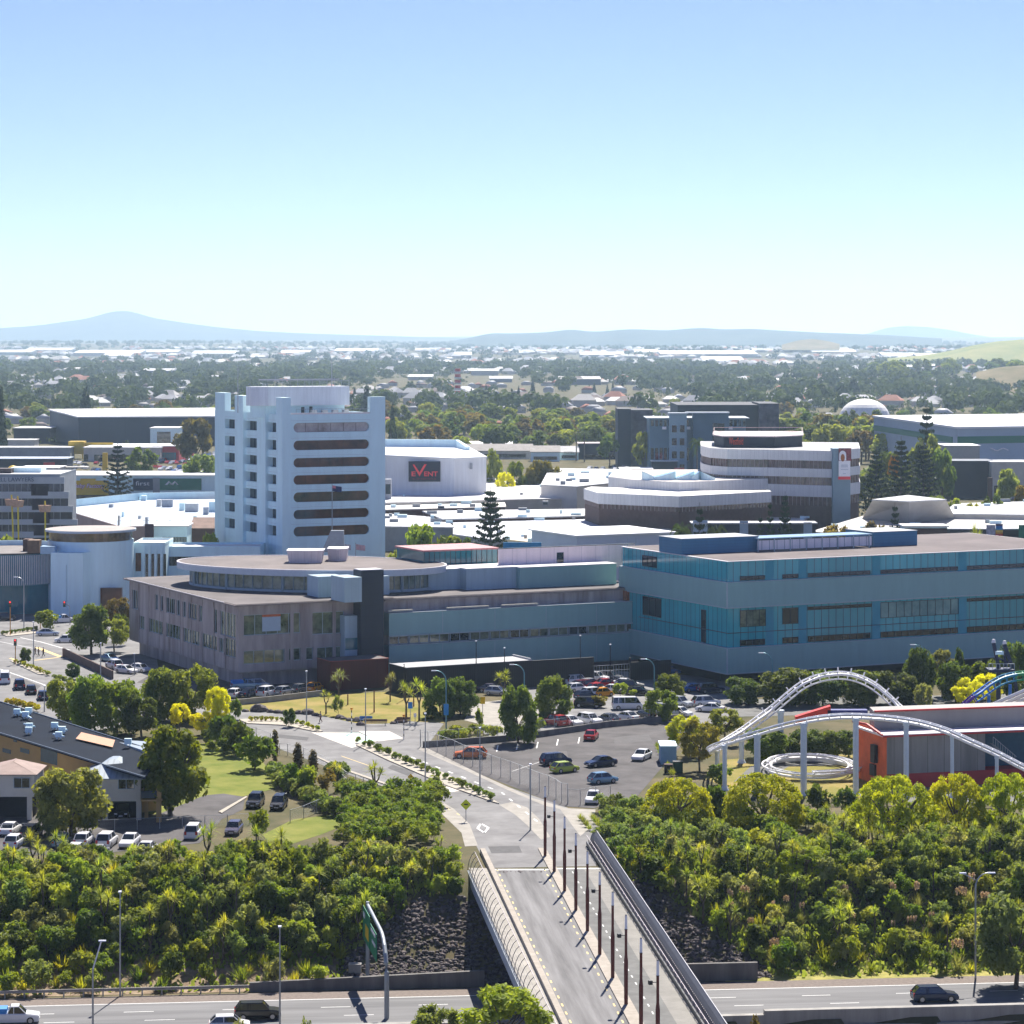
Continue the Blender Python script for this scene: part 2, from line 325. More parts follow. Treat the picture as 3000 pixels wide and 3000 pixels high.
# wide aprons
sheet('street', [(-700, 1800), (440, 1795), (470, 2000), (400, 2080), (700, 2070), (1230, 2105), (1300, 2120), (1240, 2200), (1430, 2285), (1660, 2365), (1760, 2420), (1730, 2464), (1748, 2537), (1430, 2543), (1375, 2440), (1240, 2345), (1000, 2262), (800, 2187), (700, 2140), (560, 2110), (170, 2150), (-700, 2150)], 0.0, M_ASPH)
sheet('carpark', [(1241, 2190), (1470, 2172), (1780, 2128), (2020, 2112), (2000, 2180), (1925, 2265), (1870, 2330), (1740, 2368), (1647, 2362), (1407, 2268)], 0.006, M_ASPHD)
sheet('carpark', [(1455, 2075), (1560, 1985), (1700, 1960), (2140, 1985), (2140, 2070), (2130, 2120), (1760, 2122), (1440, 2160), (1400, 2140)], 0.002, M_ASPH)
sheet('carpark', [(-300, 2385), (440, 2395), (600, 2330), (655, 2325), (718, 2335), (712, 2372), (650, 2400), (585, 2470), (300, 2500), (-300, 2515)], 0.004, M_ASPHD)
sheet('carpark', [(400, 2000), (700, 2032), (1010, 2018), (1010, 2000), (470, 1960)], 0.008, M_ASPHD)
sheet('lawn', [(640, 2072), (800, 2052), (944, 2040), (1009, 2033), (1129, 2027), (1200, 2040), (1290, 2060), (1300, 2118), (1194, 2113), (1129, 2120), (1053, 2121), (940, 2096), (800, 2086), (720, 2083)], 0.012, M_LAWN)
sheet('lawn', [(430, 2385), (520, 2180), (700, 2175), (740, 2195), (800, 2270), (808, 2310), (660, 2345), (600, 2383)], 0.001, M_GREEN)
sheet('grass_bank', [(770, 2445), (860, 2400), (1010, 2383), (1030, 2410), (940, 2445), (800, 2490)], 0.001, M_GREEN)
sheet('grass', [(2060, 2280), (2130, 2225), (2300, 2212), (2520, 2210), (2600, 2290), (2560, 2350), (2330, 2335), (2150, 2315)], 0.001, M_LAWN)
sheet('path', [(2200, 2245), (2280, 2232), (2500, 2226), (2500, 2240), (2310, 2246), (2260, 2275), (2150, 2290)], 0.007, M_PATHG)
sheet('path', [(1385, 2060), (1480, 2050), (1600, 2090), (1500, 2150), (1440, 2130), (1360, 2110)], 0.012, M_PATH)
# light footpath along the chain link fence, sloping down to the bridge
sheet('footpath', [(1232, 2190), (1252, 2192), (1410, 2270), (1560, 2338), (1660, 2368), (1745, 2372), (1735, 2420), (1700, 2450), (1640, 2370), (1600, 2362), (1490, 2316), (1340, 2246), (1226, 2196)], 0.012, M_PATH)
sheet('footpath', [(1462, 2358), (1500, 2350), (1545, 2366), (1580, 2400), (1612, 2452), (1585, 2460), (1545, 2418), (1508, 2386)], 0.012, M_PATH)
sheet('footpath', [(1240, 2322), (1262, 2330), (1330, 2370), (1376, 2415), (1400, 2478), (1362, 2480), (1352, 2440), (1300, 2390)], 0.012, M_PATH)
# raised crossings
sheet('crossing', [(912, 2146), (1042, 2147), (1108, 2170), (1042, 2188), (1030, 2191)], 0.012, M_TABLE)
sheet('crossing', [(990, 2148), (1050, 2147), (1105, 2169), (1056, 2177)], 0.016, M_TEALP)
sheet('crossing', [(1050, 2142), (1140, 2142), (1182, 2163), (1108, 2172)], 0.012, M_TABLE)
sheet('crossing', [(1165, 2310), (1290, 2292), (1350, 2317), (1245, 2330)], 0.012, M_TABLE)
M_PATCH = mat('road_patch', (0.1, 0.098, 0.098), 0.92, 0.2, 0.8)
for k, q in enumerate(([(1150, 2240), (1215, 2262), (1200, 2275), (1135, 2250)], [(800, 2150), (905, 2160), (900, 2170), (800, 2160)], [(1330, 2395), (1352, 2400), (1372, 2430), (1350, 2426)], [(1430, 2480), (1520, 2478), (1530, 2498), (1440, 2500)], [(60, 1985), (120, 2010), (105, 2022), (40, 1995)], [(230, 1885), (330, 1880), (340, 1890), (240, 1897)], [(560, 2103), (650, 2090), (660, 2097), (570, 2112)], [(1560, 2205), (1660, 2200), (1665, 2222), (1560, 2228)], [(1800, 2160), (1900, 2150), (1910, 2170), (1800, 2180)], [(1480, 2262), (1540, 2255), (1590, 2290), (1520, 2300)])): sheet('road_patch', q, 0.011, M_PATCH if k < 7 else mat('worn_patch', (.1, .095, .095), .92, .15, .8))
# median beds and kerbs
M_BED = mat('bed_soil', (0.09, 0.065, 0.035), 0.95, 0.3, 2)
def raised(name, pts, h, m): b = MB(); b.prism([gp(*p) for p in pts], -0.02, h); return structure(b, name, m)
raised('median_kerb', [(1042, 2184), (1066, 2178), (1130, 2196), (1300, 2266), (1428, 2334), (1462, 2356), (1446, 2352), (1300, 2300), (1130, 2226)], 0.14, M_KERB)
raised('median_kerb', [(700, 2110), (735, 2107), (832, 2108), (900, 2125), (946, 2144), (930, 2146), (830, 2126), (725, 2121)], 0.14, M_KERB)
raised('median_kerb', [(30, 1938), (50, 1934), (140, 1974), (145, 1980), (110, 1976)], 0.14, M_KERB)
raised('median_kerb', [(3, 1858), (70, 1848), (106, 1843), (120, 1855), (20, 1866)], 0.14, M_KERB)
raised('kerb', [(1165, 2313), (1245, 2333), (1245, 2338), (1100, 2300)], 0.12, M_KERB)
raised('kerb', [(925, 2219), (930, 2218), (1000, 2250), (1165, 2308), (1160, 2311), (996, 2254)], 0.12, M_KERB)
raised('kerb', [(640, 2380), (720, 2335), (725, 2337), (650, 2384)], 0.12, M_KERB)
# painted markings
b = MB()
def dash(b, p, q, w, z=0.014):
    p = p if isinstance(p, Vector) else gp(*p); q = q if isinstance(q, Vector) else gp(*q); d = (q-p).normalized(); n = Vector((-d.y, d.x))*w/2
    b.quad((*(p-n), z), (*(q-n), z), (*(q+n), z), (*(p+n), z))
def dashes(b, p, q, n, w, frac=0.35, z=0.014):
    p, q = gp(*p), gp(*q)
    for i in range(n): dash(b, p+(q-p)*(i/n), p+(q-p)*((i+frac)/n), w, z)
dashes(b, (1205, 2218), (1470, 2322), 7, 0.3); dashes(b, (1470, 2322), (1590, 2420), 5, 0.25)
for x0, y0 in ((1455, 2192), (1513, 2187), (1572, 2182), (1631, 2174), (1694, 2168)): dash(b, (x0, y0+10), (x0+4, y0-8), 0.18)
dash(b, (110, 1878), (205, 1905), 0.3); dash(b, (60, 1868), (115, 1880), 0.3); dash(b, (0, 1880), (100, 1900), 0.2); dash(b, (0, 1960), (140, 2010), 0.25); dash(b, (1500, 2260), (1600, 2226), 0.1)
c = gp(1414, 2425)
for i in range(4):
    q = [(1409, 2413), (1431, 2425), (1419, 2440), (1399, 2427)]; dash(b, q[i], q[(i+1) % 4], 0.28)
structure(b, 'road_marking', M_PAINT)
b = MB(); dash(b, (108, 1897), (180, 1925), 0.9); dash(b, (100, 1935), (172, 1926), 0.5); dash(b, (30, 1928), (62, 1940), 0.6)
for p, q in (((1240, 2326), (1252, 2332)), ((1275, 2347), (1286, 2354)), ((1308, 2366), (1318, 2373)), ((1338, 2383), (1347, 2388)), ((1000, 2215), (1100, 2250))): dash(b, p, q, 0.14)
structure(b, 'road_marking', M_YPAINT)
# ================================================================== the bridge
M_DECK = mat('deck_asphalt', (0.105, 0.102, 0.102), 0.9, sc=0.8, c2=(0.227, 0.223, 0.223), bump=0.04, lane=R(95.5))
M_PARAP = mat('parapet_concrete', (0.299, 0.264, 0.220), 0.9, sc=1.0, c2=(0.405, 0.361, 0.308))
M_FASC = mat('fascia_concrete', (0.3, 0.33, 0.36), 0.85, sc=0.5, c2=(0.4, 0.43, 0.45), streak=True)
def line2(p, q): p, q = gp(*p), gp(*q); return p, (q-p).normalized()
BL = line2((1443, 2543), (1660, 3000))         # road edge by the west parapet
BC = line2((1614, 2560), (1843, 3000))         # kerb east of the road
BO = line2((1366, 2543), (1497, 2838))         # outer edge west
BR = line2((1755, 2535), (2050, 3000))         # inner foot of the east screen
def on(l, y): p, d = l; return p+d*((y-p.y)/d.y)
def band(b, la, lb, y0, y1, z, oa=0.0, ob=0.0, n=1):
    for i in range(n):
        a, c = y0+(y1-y0)*i/n, y0+(y1-y0)*(i+1)/n
        P = [on(la, a)+Vector((oa, 0)), on(lb, a)+Vector((ob, 0)), on(lb, c)+Vector((ob, 0)), on(la, c)+Vector((oa, 0))]
        b.quad(*[(p.x, p.y, z) for p in P])
YA, YB = 307.6, 196.0
br = thing('road_bridge', 'concrete road bridge with asphalt lane, footways and leaning side screens over the motorway', 'bridge', (2, 250, 0))
b = MB(); P = [on(BO, YA), on(BO, YB), on(BR, YB)+Vector((.5, 0)), on(BR, YA)+Vector((.5, 0))]
b.prism(P, -1.1, -0.03); b.build('deck', M_FASC, br)
b = MB()
for k in (-5, 0, 5):  # girders
    for m in (0.18, 0.5, 0.82):
        a, c = on(BO, YA).lerp(on(BR, YA), m), on(BO, YB).lerp(on(BR, YB), m)
        b.bar((a.x, a.y, -1.6), (c.x, c.y, -1.6), 1.1, 1.0) if k == 0 else None
b.build('girder', M_FASC, br)
b = MB(); a = on(BO, 307.5); c = on(BR, 307.5); b.prism([(a.x-.3, 306.2), (c.x+.6, 306.2), (c.x+.6, 309.5), (a.x-.3, 309.5)], -3.2, -1.12); b.build('abutment', M_FASC, br)
b = MB(); band(b, BL, BC, YB, YA, 0.0, 0.0, 0.0); b.build('carriageway', M_DECK, br)
b = MB(); band(b, BL, BC, 306.9, 307.5, 0.006, -2.6, 0); band(b, BC, BR, 306.9, 307.5, 0.128, 0, 0); b.build('expansion_joint', M_PAINT, br)
for l, o in ((BL, 0.42), (BC, -0.45)):
    for k in range(44):
        y = 334-k*2.95
        if y > YA: continue
        p, q = on(l, y), on(l, y-1.0); b = MB(); dash(b, p+Vector((o, 0)), q+Vector((o, 0)), 0.16, 0.006); b.build('edge_dash', M_YPAINT, br)
b = MB()  # median strip carrying the poles
a0, a1, c0, c1 = on(BC, YA+12), on(BC, YB), on(BC, YA+12)+Vector((.9, 0)), on(BC, YB)+Vector((1.45, 0)); b.prism([a0, a1, c1, c0], -0.02, 0.13); b.build('pole_strip', M_PARAP, br)
b = MB()
for i in range(2):
    e0, e1 = (1.45, 0) if i == 0 else (0, 0)
PM0, PM1 = gp(1708, 2543), gp(1981, 3000); BM = (PM0, (PM1-PM0).normalized())
q = MB(); q.prism([on(BC, YA)+Vector((.92, 0)), on(BC, YB)+Vector((1.46, 0)), on(BM, YB), on(BM, YA)], -0.02, 0.12); q.build('cycle_path', M_PATHG, br)
q = MB(); q.prism([on(BM, YA), on(BM, YB), on(BR, YB), on(BR, YA)], -0.02, 0.12); q.build('footpath', mat('deck_path', (0.23, 0.22, 0.2), 0.9, 0.16, 0.5), br)
for k in range(40):
    y = YA+6-k*2.75
    p = on(BC, y).lerp(on(BM, y), 0.62); p2 = on(BC, y-.9).lerp(on(BM, y-.9), 0.62)
    if y > YA: continue
    q = MB(); dash(q, p, p2, 0.12, 0.126); q.build('centre_dash', M_PAINT, br)
q = MB(); q.prism([on(BO, YA)+Vector((.25, 0)), on(BO, YB)+Vector((.25, 0)), on(BL, YB)-Vector((.62, 0)), on(BL, YA)-Vector((.62, 0))], -0.02, 0.1); q.build('side_path', M_PATH, br)
q = MB(); p = [on(BL, YA+9.5)-Vector((.62, 0)), on(BL, YB)-Vector((.62, 0)), on(BL, YB)-Vector((.05, 0)), on(BL, YA+9.5)-Vector((.05, 0))]; q.prism(p, -0.02, 0.55); q.build('parapet', M_PARAP, br)
# west screen: curved posts, top rail and thin wires
M_POST = mat('screen_steel', (0.1, 0.1, 0.13), 0.45, 0.1, 3, metal=0.3)
M_POSTD = mat('dark_screen_steel', (0.05, 0.05, 0.055), 0.45, 0.1, 3, metal=0.5)
M_TOPR = mat('bright_rail', (0.34, 0.31, 0.32), 0.45, 0.15, 3, metal=0.4)
arc = lambda s, h=2.0: [(0.0, 0.0), (s*0.10, h*.3), (s*0.28, h*.6), (s*0.62, h*.86), (s*1.0, h)]
wires = [MB() for _ in range(1)]
for k in range(38):
    y = YA-k*2.5
    if y < YB: break
    p = on(BO, y); pts = [(p.x+0.1+d, p.y, -0.3+h) for d, h in arc(0.8, 2.2)]
    MB().tube(pts, 0.035, 5).build('screen_post', M_POST, br)
q = MB()
for d, h in arc(0.8, 2.2)[1:]+[(0.03, 0.35), (0.14, 0.95), (0.36, 1.55)]:
    a, c = on(BO, YA), on(BO, YB); q.bar((a.x+.1+d, a.y, -.3+h), (c.x+.1+d, c.y, -.3+h), 0.014, 0.014)
q.build('screen_wires', M_POST, br)
q = MB(); a, c = on(BO, YA), on(BO, YB); q.bar((a.x+.92, a.y, 1.92), (c.x+.92, c.y, 1.92), .05, .05); q.build('top_rail', M_TOPR, br)
# east screen: dark panel leaning out, bright stubs on the inside, pale top rail
q = MB(); a, c = on(BR, YA+14), on(BR, YB); L_ = arc(0.75, 1.9)
for (d0, h0), (d1, h1) in zip(L_, L_[1:]): q.quad((a.x+.3+d0, a.y, h0), (c.x+.3+d0, c.y, h0), (c.x+.3+d1, c.y, h1), (a.x+.3+d1, a.y, h1))
q.build('screen_panel', mat('mesh_panel', (0.10, 0.10, 0.105), 0.5, 0.15, 2, metal=0.4), br)
q = MB(); q.bar((a.x+1.07, a.y, 1.93), (c.x+1.07, c.y, 1.93), .07, .07); q.build('top_rail', mat('pale_rail', (0.28, .28, .3), .45, .05, 2, metal=.4), br)
q = MB(); q.bar((a.x+.02, a.y, .32), (c.x+.02, c.y, .32), .16, .42); q.build('kerb_wall', M_POSTD, br)
for k in range(48):
    y = YA+12-k*2.2
    if y < YB+2: break
    p = on(BR, y); s = MB(); s.tube([(p.x+.12, p.y, .5), (p.x+.02, p.y, .85), (p.x+.0, p.y, 1.15)], .05, 5); s.bar((p.x, p.y+.72, 1.15), (p.x, p.y-.72, 1.15), .05, .04); s.build('handrail_section', M_TOPR, br)
q = MB(); q.bar((a.x+.0, a.y, 1.22), (c.x+.0, c.y, 1.22), .05, .05); q.build('handrail', M_TOPR, br)
q = MB()
for k in range(160):
    y = YA+10-k*.68
    if y < YB+2: break
    p = on(BR, y); q.bar((p.x+.2, p.y, .55), (p.x+.42, p.y-.25, 1.3), .07, .05); q.bar((p.x+.2, p.y-.34, .55), (p.x+.42, p.y-.1, 1.3), .07, .05)
q.build('lattice', M_TOPR, br)
# ================================================================== red lighting columns on the bridge
M_RUST = mat('oxide_red_paint', (0.13, 0.032, 0.022), 0.55, 0.15, 2, spec=0.3)
M_OPAL = mat('opal_white', (0.75, 0.76, 0.8), 0.3, 0.03, 2)
M_BLACK = mat('black_metal', (0.02, 0.02, 0.022), 0.5, 0.1, 2)
poles = [(1597, 2507), (1624, 2553), (1654, 2610), (1687, 2666), (1721, 2727), (1757, 2796), (1795, 2864), (1834, 2942), (1878, 3020), (1927, 3095)]
words_ = ['at the bridge head by the asphalt footpath', 'second from the bridge head, carrying a floodlight box', 'third from the bridge head, with no box', 'fourth from the bridge head, carrying a floodlight box', 'fifth from the bridge head, with no box', 'sixth from the bridge head, carrying a floodlight box', 'seventh from the bridge head, with no box', 'eighth from the bridge head, carrying a floodlight box', 'ninth from the bridge head, cut by the frame', 'cut by the frame, carrying a floodlight box, nearest the camera']
for i, (px, py) in enumerate(poles):
    p = gp(px, py, 0.13); t = thing('lighting_column', 'red brown lighting column with white tip, '+words_[i], 'lighting column', (p.x, p.y, 0.13), 'red lighting columns along the bridge')
    c = MB().cyl(p.x, p.y, .13, 4.0, .17, .19, 12); c.cyl(p.x, p.y, 4.004, 4.6, .19, .125, 12).cyl(p.x, p.y, 4.604, 6.85, .125, .12, 12); c.build('shaft', M_RUST, t)
    MB().cyl(p.x, p.y, 6.86, 8.1, .12, .10, 10).build('light_tip', M_OPAL, t)
    MB().cyl(p.x, p.y, 6.83, 6.88, .15, .15, 10).cyl(p.x, p.y, 8.1, 8.16, .11, .06, 10).build('collar', M_BLACK, t)
    if i % 2 == 1:
        q = MB().cbox((p.x-.62, p.y-.1, 6.3), .3, .34, .34, .3); q.bar((p.x-.1, p.y, 6.3), (p.x-.5, p.y-.05, 6.3), .06, .06); q.build('floodlight', M_BLACK, t)
# ================================================================== buildings
M_WHITE = mat('shade_tinted_white', (0.68, 0.88, 0.92), 0.6, 0.07, 0.5, streak=True)  # white with the blue of open shade mixed into its colour
M_WHITER = mat('white_roof', (0.72, 0.72, 0.72), 0.6, 0.08, 0.15)
M_ROOFG = mat('grey_roof', (0.4, 0.4, 0.4), 0.85, 0.14, 0.15)
M_ROOFD = mat('dark_membrane', (0.1, 0.09, 0.09), 0.9, sc=0.12, c2=(0.17, 0.15, 0.145))
M_ROOFL = ribmat('pale_metal_roof', (0.62, 0.64, 0.66), (0.5, 0.52, 0.55), 1.2, 'U', 0.45)
M_GLASS = mat('dark_glass', (0.012, 0.022, 0.028), 0.06, 0.3, 0.3, spec=0.8)
M_GLASSB = mat('bronze_reflection_glass', (0.008, 0.006, 0.006), 0.06, sc=0.16, c2=(0.19, 0.075, 0.04), spec=0.35)  # warm brown reflections are painted into the pane colour as patches
M_GLASST = mat('teal_glass', (0.012, 0.13, 0.17), 0.1, sc=0.12, c2=(0.03, 0.2, 0.24), spec=0.7)
M_GLASSG = mat('painted_reflection_glass', (0.015, 0.03, 0.02), 0.03, sc=.55, c2=(.26, .3, .2), spec=1.0)  # pale green noise patches paint reflected trees into the pane colour
M_FRAME = mat('window_frame', (0.4, 0.48, 0.5), 0.5, 0.05)
M_FRAMED = mat('dark_frame', (0.03, 0.05, 0.06), 0.5, 0.1)
M_OLDC = mat('stained_concrete', (0.27, 0.22, 0.195), 0.9, sc=0.6, c2=(0.5, 0.44, 0.41), streak=True)
M_CLAD = ribmat('ribbed_cladding', (0.26, 0.45, 0.43), (0.2, 0.35, 0.34), 0.18, 'Z', 0.45, duty=0.35, spec=0.5)
M_CLADL = ribmat('pale_cladding', (0.36, 0.48, 0.53), (0.28, 0.38, 0.43), 1.4, 'H', 0.5, duty=0.04)
M_TRIM = mat('white_trim', (0.75, 0.72, 0.72), 0.5, 0.05)
M_NAVY = ribmat('navy_panel', (0.018, 0.026, 0.04), (0.01, 0.014, 0.022), 1.9, 'Z', 0.5, duty=0.03)
M_BLUEP = ribmat('blue_plant_panel', (0.03, 0.17, 0.3), (0.025, 0.14, 0.25), 0.5, 'Z', 0.5, duty=0.15)
M_RUSTW = ribmat('rusted_steel_panel', (0.1, 0.02, 0.014), (0.05, 0.012, 0.01), 1.6, 'H', 0.7, duty=0.03)
M_BLKC = ribmat('black_cladding', (0.014, 0.016, 0.02), (0.006, 0.007, 0.009), 0.4, 'H', 0.6, duty=0.3)
C0 = gp(696, 2015)                       # street corner of the concrete block
C0 = Vector((-46.8, 466.0))
Z1 = 13.9
def U_t(P, px): return along(P, U, px)
def V_t(P, px): return along(P, V, px)
def recU(P, x0, y0, x1, y1):
    t0, t1 = along(P, U, x0), along(P, U, x1); a, b = P+U*t0, P+U*t1
    return (t0, t1, (zat(y1, a.y)+zat(y1, b.y))/2, (zat(y0, a.y)+zat(y0, b.y))/2)
def recV(P, x0, y0l, y1l, x1, y0r, y1r):
    """window on a V face: left/right columns with their own top and bottom rows; returned in distance from the far (left) end"""
    t0, t1 = along(P, V, x0), along(P, V, x1); a, b = P+V*t0, P+V*t1
    return (t0, t1, (zat(y1l, a.y)+zat(y1r, b.y))/2, (zat(y0l, a.y)+zat(y0r, b.y))/2)
# ------------------------------------------------------------------ concrete court building
ct = thing('office_building', 'weathered concrete civic block with a round roof pavilion and a low glazed wing behind', 'building', (C0.x, C0.y, 0))
LV = along(C0, V, 379); LU = along(C0, U, 1150)
WL = C0+V*LV
z_ = lambda x, y, off=(350, 1550), k=800/1932: (off[0]+x*k, off[1]+y*k)
def cv(x0, yt0, yb0, x1, yt1, yb1):
    k = 800/1932; t0, t1 = along(C0, V, 350+x0*k), along(C0, V, 350+x1*k); a, b = C0+V*t0, C0+V*t1
    return (LV-t0, LV-t1, (zat(1550+yb0*k, a.y)+zat(1550+yb1*k, b.y))/2, (zat(1550+yt0*k, a.y)+zat(1550+yt1*k, b.y))/2)
row1, row2 = (9.6, 12.4), (5.2, 7.7)
lw = []
for x0, x1, r in ((90, 130, (8.6, 12.2)), (250, 273, row1), (288, 308, row1), (328, 392, row1), (402, 430, row1), (446, 470, row1), (486, 548, row1), (562, 588, row1), (668, 690, (8.3, 12.4)), (712, 822, (8.3, 12.4)),
                  (140, 175, row2), (208, 305, row2), (328, 430, row2), (452, 566, row2), (582, 690, row2), (704, 735, row2), (742, 822, (4.9, 8.0))):
    k = 800/1932; t0, t1 = along(C0, V, 350+x0*k), along(C0, V, 350+x1*k); lw.append((LV-t0, LV-t1, r[0], r[1]))
fw = []
for x0, y0, x1, y1 in ((880, 600, 1280, 745), (1365, 585, 1590, 742), (880, 855, 1170, 950), (1200, 842, 1282, 930), (1322, 838, 1370, 925), (1398, 833, 1590, 915)):
    fw.append(recU(C0, *z_(x0, y0), *z_(x1, y1)))
b = MB(); b.facade(WL, -V, LV, 2.6, Z1, lw, .35); b.facade(C0, U, LU, 2.6, Z1, fw, .35)
b.ub(WL+U*.05+V*-.5, LU, .5, 2.6, Z1)       # rear and far side
b.ub(C0+U*.4+V*.4, LU-.4, LV-.8, 2.4, 2.62)
b.ub(C0+U*1.5+V*1.5, LU-1.5, LV-3, 0, 2.4)
b.build('wall', M_OLDC, ct)
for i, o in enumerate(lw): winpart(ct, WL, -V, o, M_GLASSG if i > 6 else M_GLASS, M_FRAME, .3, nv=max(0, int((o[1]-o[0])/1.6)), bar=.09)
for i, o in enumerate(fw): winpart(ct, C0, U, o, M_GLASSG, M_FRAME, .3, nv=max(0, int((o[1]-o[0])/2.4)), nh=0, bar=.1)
b = MB()
k = (fw[0][0]+fw[0][1])/2-.2; p = C0+U*(k-1.6)+V*.12; b.ub(p, 3.4, .03, fw[0][2]+.55, fw[0][3]-.5); b.build('poster', mat('pale_blue_board', (.4, .5, .58), .6, .05), ct)
p = C0+U*(k-1.6)+V*.12; MB().ub(p, 3.4, .03, fw[0][3]-.49, fw[0][3]-.08).build('poster_banner', mat('orange_board', (.5, .12, .03), .6, .4, 3), ct)
for m in range(1, 10):        # buttress ribs under the eave
    MB().ub(C0+V*(LV*m/10)-U*.16, .16, .3, 12.7, Z1).ub(C0+V*(LV*m/10)-U*.07, .07, .18, 2.7, 12.69).build('rib', M_OLDC, ct)
for m in (0.02, 9.6, 17.5): MB().ub(C0+U*m-V*.14, .6, .14, 2.7, Z1).build('rib', M_OLDC, ct)
b = MB(); b.ub(C0-U*.9-V*.9, LU+.9, LV+1.8, Z1, Z1+.28); b.build('eave_slab', mat('eave_concrete', (.26, .22, .2), .9, .2, .6), ct)
b = MB(); b.ub(C0-U*.6-V*.6, LU+.5, LV+1.2, Z1+.28, Z1+.36); b.build('roof', M_ROOFD, ct)
b = MB(); b.ub(C0+V*LV*.08-U*.82, .12, LV*.9, Z1+.28, Z1+.36); b.build('gutter_flashing', M_TRIM, ct)
# round pavilion on the roof
E0, E1 = Vector((-61.6, 509.0)), Vector((-12.3, 493.5)); EC = (E0+E1)/2; ea = (E1-E0).length/2; eb = 15.8; eang = math.atan2((E1-E0).y, (E1-E0).x)
def ell(a, b_, n=64): return [(EC.x+a*math.cos(w)*math.cos(eang)-b_*math.sin(w)*math.sin(eang), EC.y+a*math.cos(w)*math.sin(eang)+b_*math.sin(w)*math.cos(eang)) for w in (2*math.pi*i/n for i in range(n))]
MB().prism(ell(ea-2.6, eb-2.4), Z1+.3, 17.3).build('pavilion_glazing', mat('pavilion_glass', (.07, .10, .085), .05, sc=.5, c2=(.3, .36, .3), spec=.9), ct)
e = ell(ea-2.5, eb-2.3, 72)
for i, p in enumerate(e): MB().cyl(p[0], p[1], Z1+.3, 17.3, .09 if i % 6 else .32, n=6).build('mullion', mat('grey_mullion', (.28, .36, .38), .5, .05), ct)
sill = MB(); sill.prism(ell(ea-2.3, eb-2.1), Z1+.3, Z1+.75); sill.build('pavilion_sill', M_FRAME, ct)
b = MB(); b.prism(ell(ea-.9, eb-.9), 17.25, 17.3, top=ell(ea, eb)); b.prism(ell(ea, eb), 17.3, 18.35); b.build('pavilion_fascia', mat('pale_fascia', (.5, .56, .6), .5, .05), ct)
b = MB(); b.prism(ell(ea-.25, eb-.25), 18.35, 18.42); b.build('pavilion_roof', mat('pavilion_membrane', (.13, .11, .105), .9, sc=.1, c2=(.21, .18, .17)), ct)
b = MB(); o_, i_ = ell(ea+.02, eb+.02), ell(ea-.3, eb-.3)
for k in range(64): j = (k+1) % 64; b.quad((*o_[k], 18.5), (*o_[j], 18.5), (*i_[j], 18.5), (*i_[k], 18.5)); b.quad((*o_[k], 18.3), (*o_[j], 18.3), (*o_[j], 18.5), (*o_[k], 18.5)); b.quad((*i_[j], 18.4), (*i_[k], 18.4), (*i_[k], 18.5), (*i_[j], 18.5))
b.build('pavilion_rim', M_TRIM, ct)
M_OPALB = ribmat('translucent_box', (.7, .62, .6), (.55, .45, .44), 1.2, 'H', .5, duty=.05)
for (xa, xb, yy) in ((846, 940, 1650), (962, 1014, 1644)):
    p = gp((xa+xb)/2, yy, 18.42); w = (xb-xa)/8000*p.y; q = p+Vector((0, 2.6))
    lo = [(q.x-w/2, q.y-2.2), (q.x+w*.1, q.y-2.8), (q.x+w/2, q.y-1.9), (q.x+w/2, q.y+2.2), (q.x-w/2, q.y+2.2)]
    hi = [((x-q.x)*1.12+q.x, (y-q.y)*1.12+q.y) for x, y in lo]; MB().prism(lo, 18.42, 20.6, top=hi).build('roof_lantern', M_OPALB, ct)
    MB().prism([((x-q.x)*1.16+q.x, (y-q.y)*1.16+q.y) for x, y in lo], 20.6, 20.75).build('lantern_rim', M_TRIM, ct)
p = gp(975, 1622, 18.4)+Vector((0, 3)); MB().prism([(p.x-2.4, p.y), (p.x+2.0, p.y), (p.x+2.0, p.y+1.2), (p.x-2.4, p.y+1.2)], 18.42, 22.6, top=[(p.x-.6, p.y), (p.x+1.9, p.y), (p.x+1.9, p.y+1.2), (p.x-.6, p.y+1.2)]).build('vent_shaft', mat('grey_shaft', (.3, .33, .36), .6, .1), ct)
# roof boxes beside the tower column
for xa, xb, yb, yt, dv, m in ((932, 1008, 1750, 1690, 5, M_CLADL), (1010, 1060, 1765, 1693, 6, M_CLADL), (1120, 1141, 1742, 1688, 6, M_CLADL)):
    p = gp(xa, yb, Z1+.4); t = along(p, U, xb); MB().ub(p, t, dv, Z1+.36, zat(yt, p.y)).build('plant_box', m, ct)
# navy lift column and its side bay
p = C0+U*along(C0, U, 1057)-V*3.3; p = ray(p, U, 1057); t = along(p, U, 1124); b = MB(); b.ub(p, t, 3.2, 0, zat(1672, p.y)); b.build('lift_column', M_NAVY, ct)
MB().ub(p+U*.12+V*.12, t-.24, 2.96, zat(1672, p.y), zat(1672, p.y)+.12).build('column_cap', M_TRIM, ct)
q = ray(C0-V*1.8, U, 1010); t2 = along(q, U, 1056); b = MB(); b.ub(q, t2, 3.6, zat(1962, q.y), zat(1805, q.y)); b.build('stair_bay', M_CLADL, ct)
b = MB(); b.ub(q-V*.04+U*.1, t2-.2, .04, zat(1905, q.y), zat(1870, q.y)); b.build('stair_glazing', M_GLASST, ct)
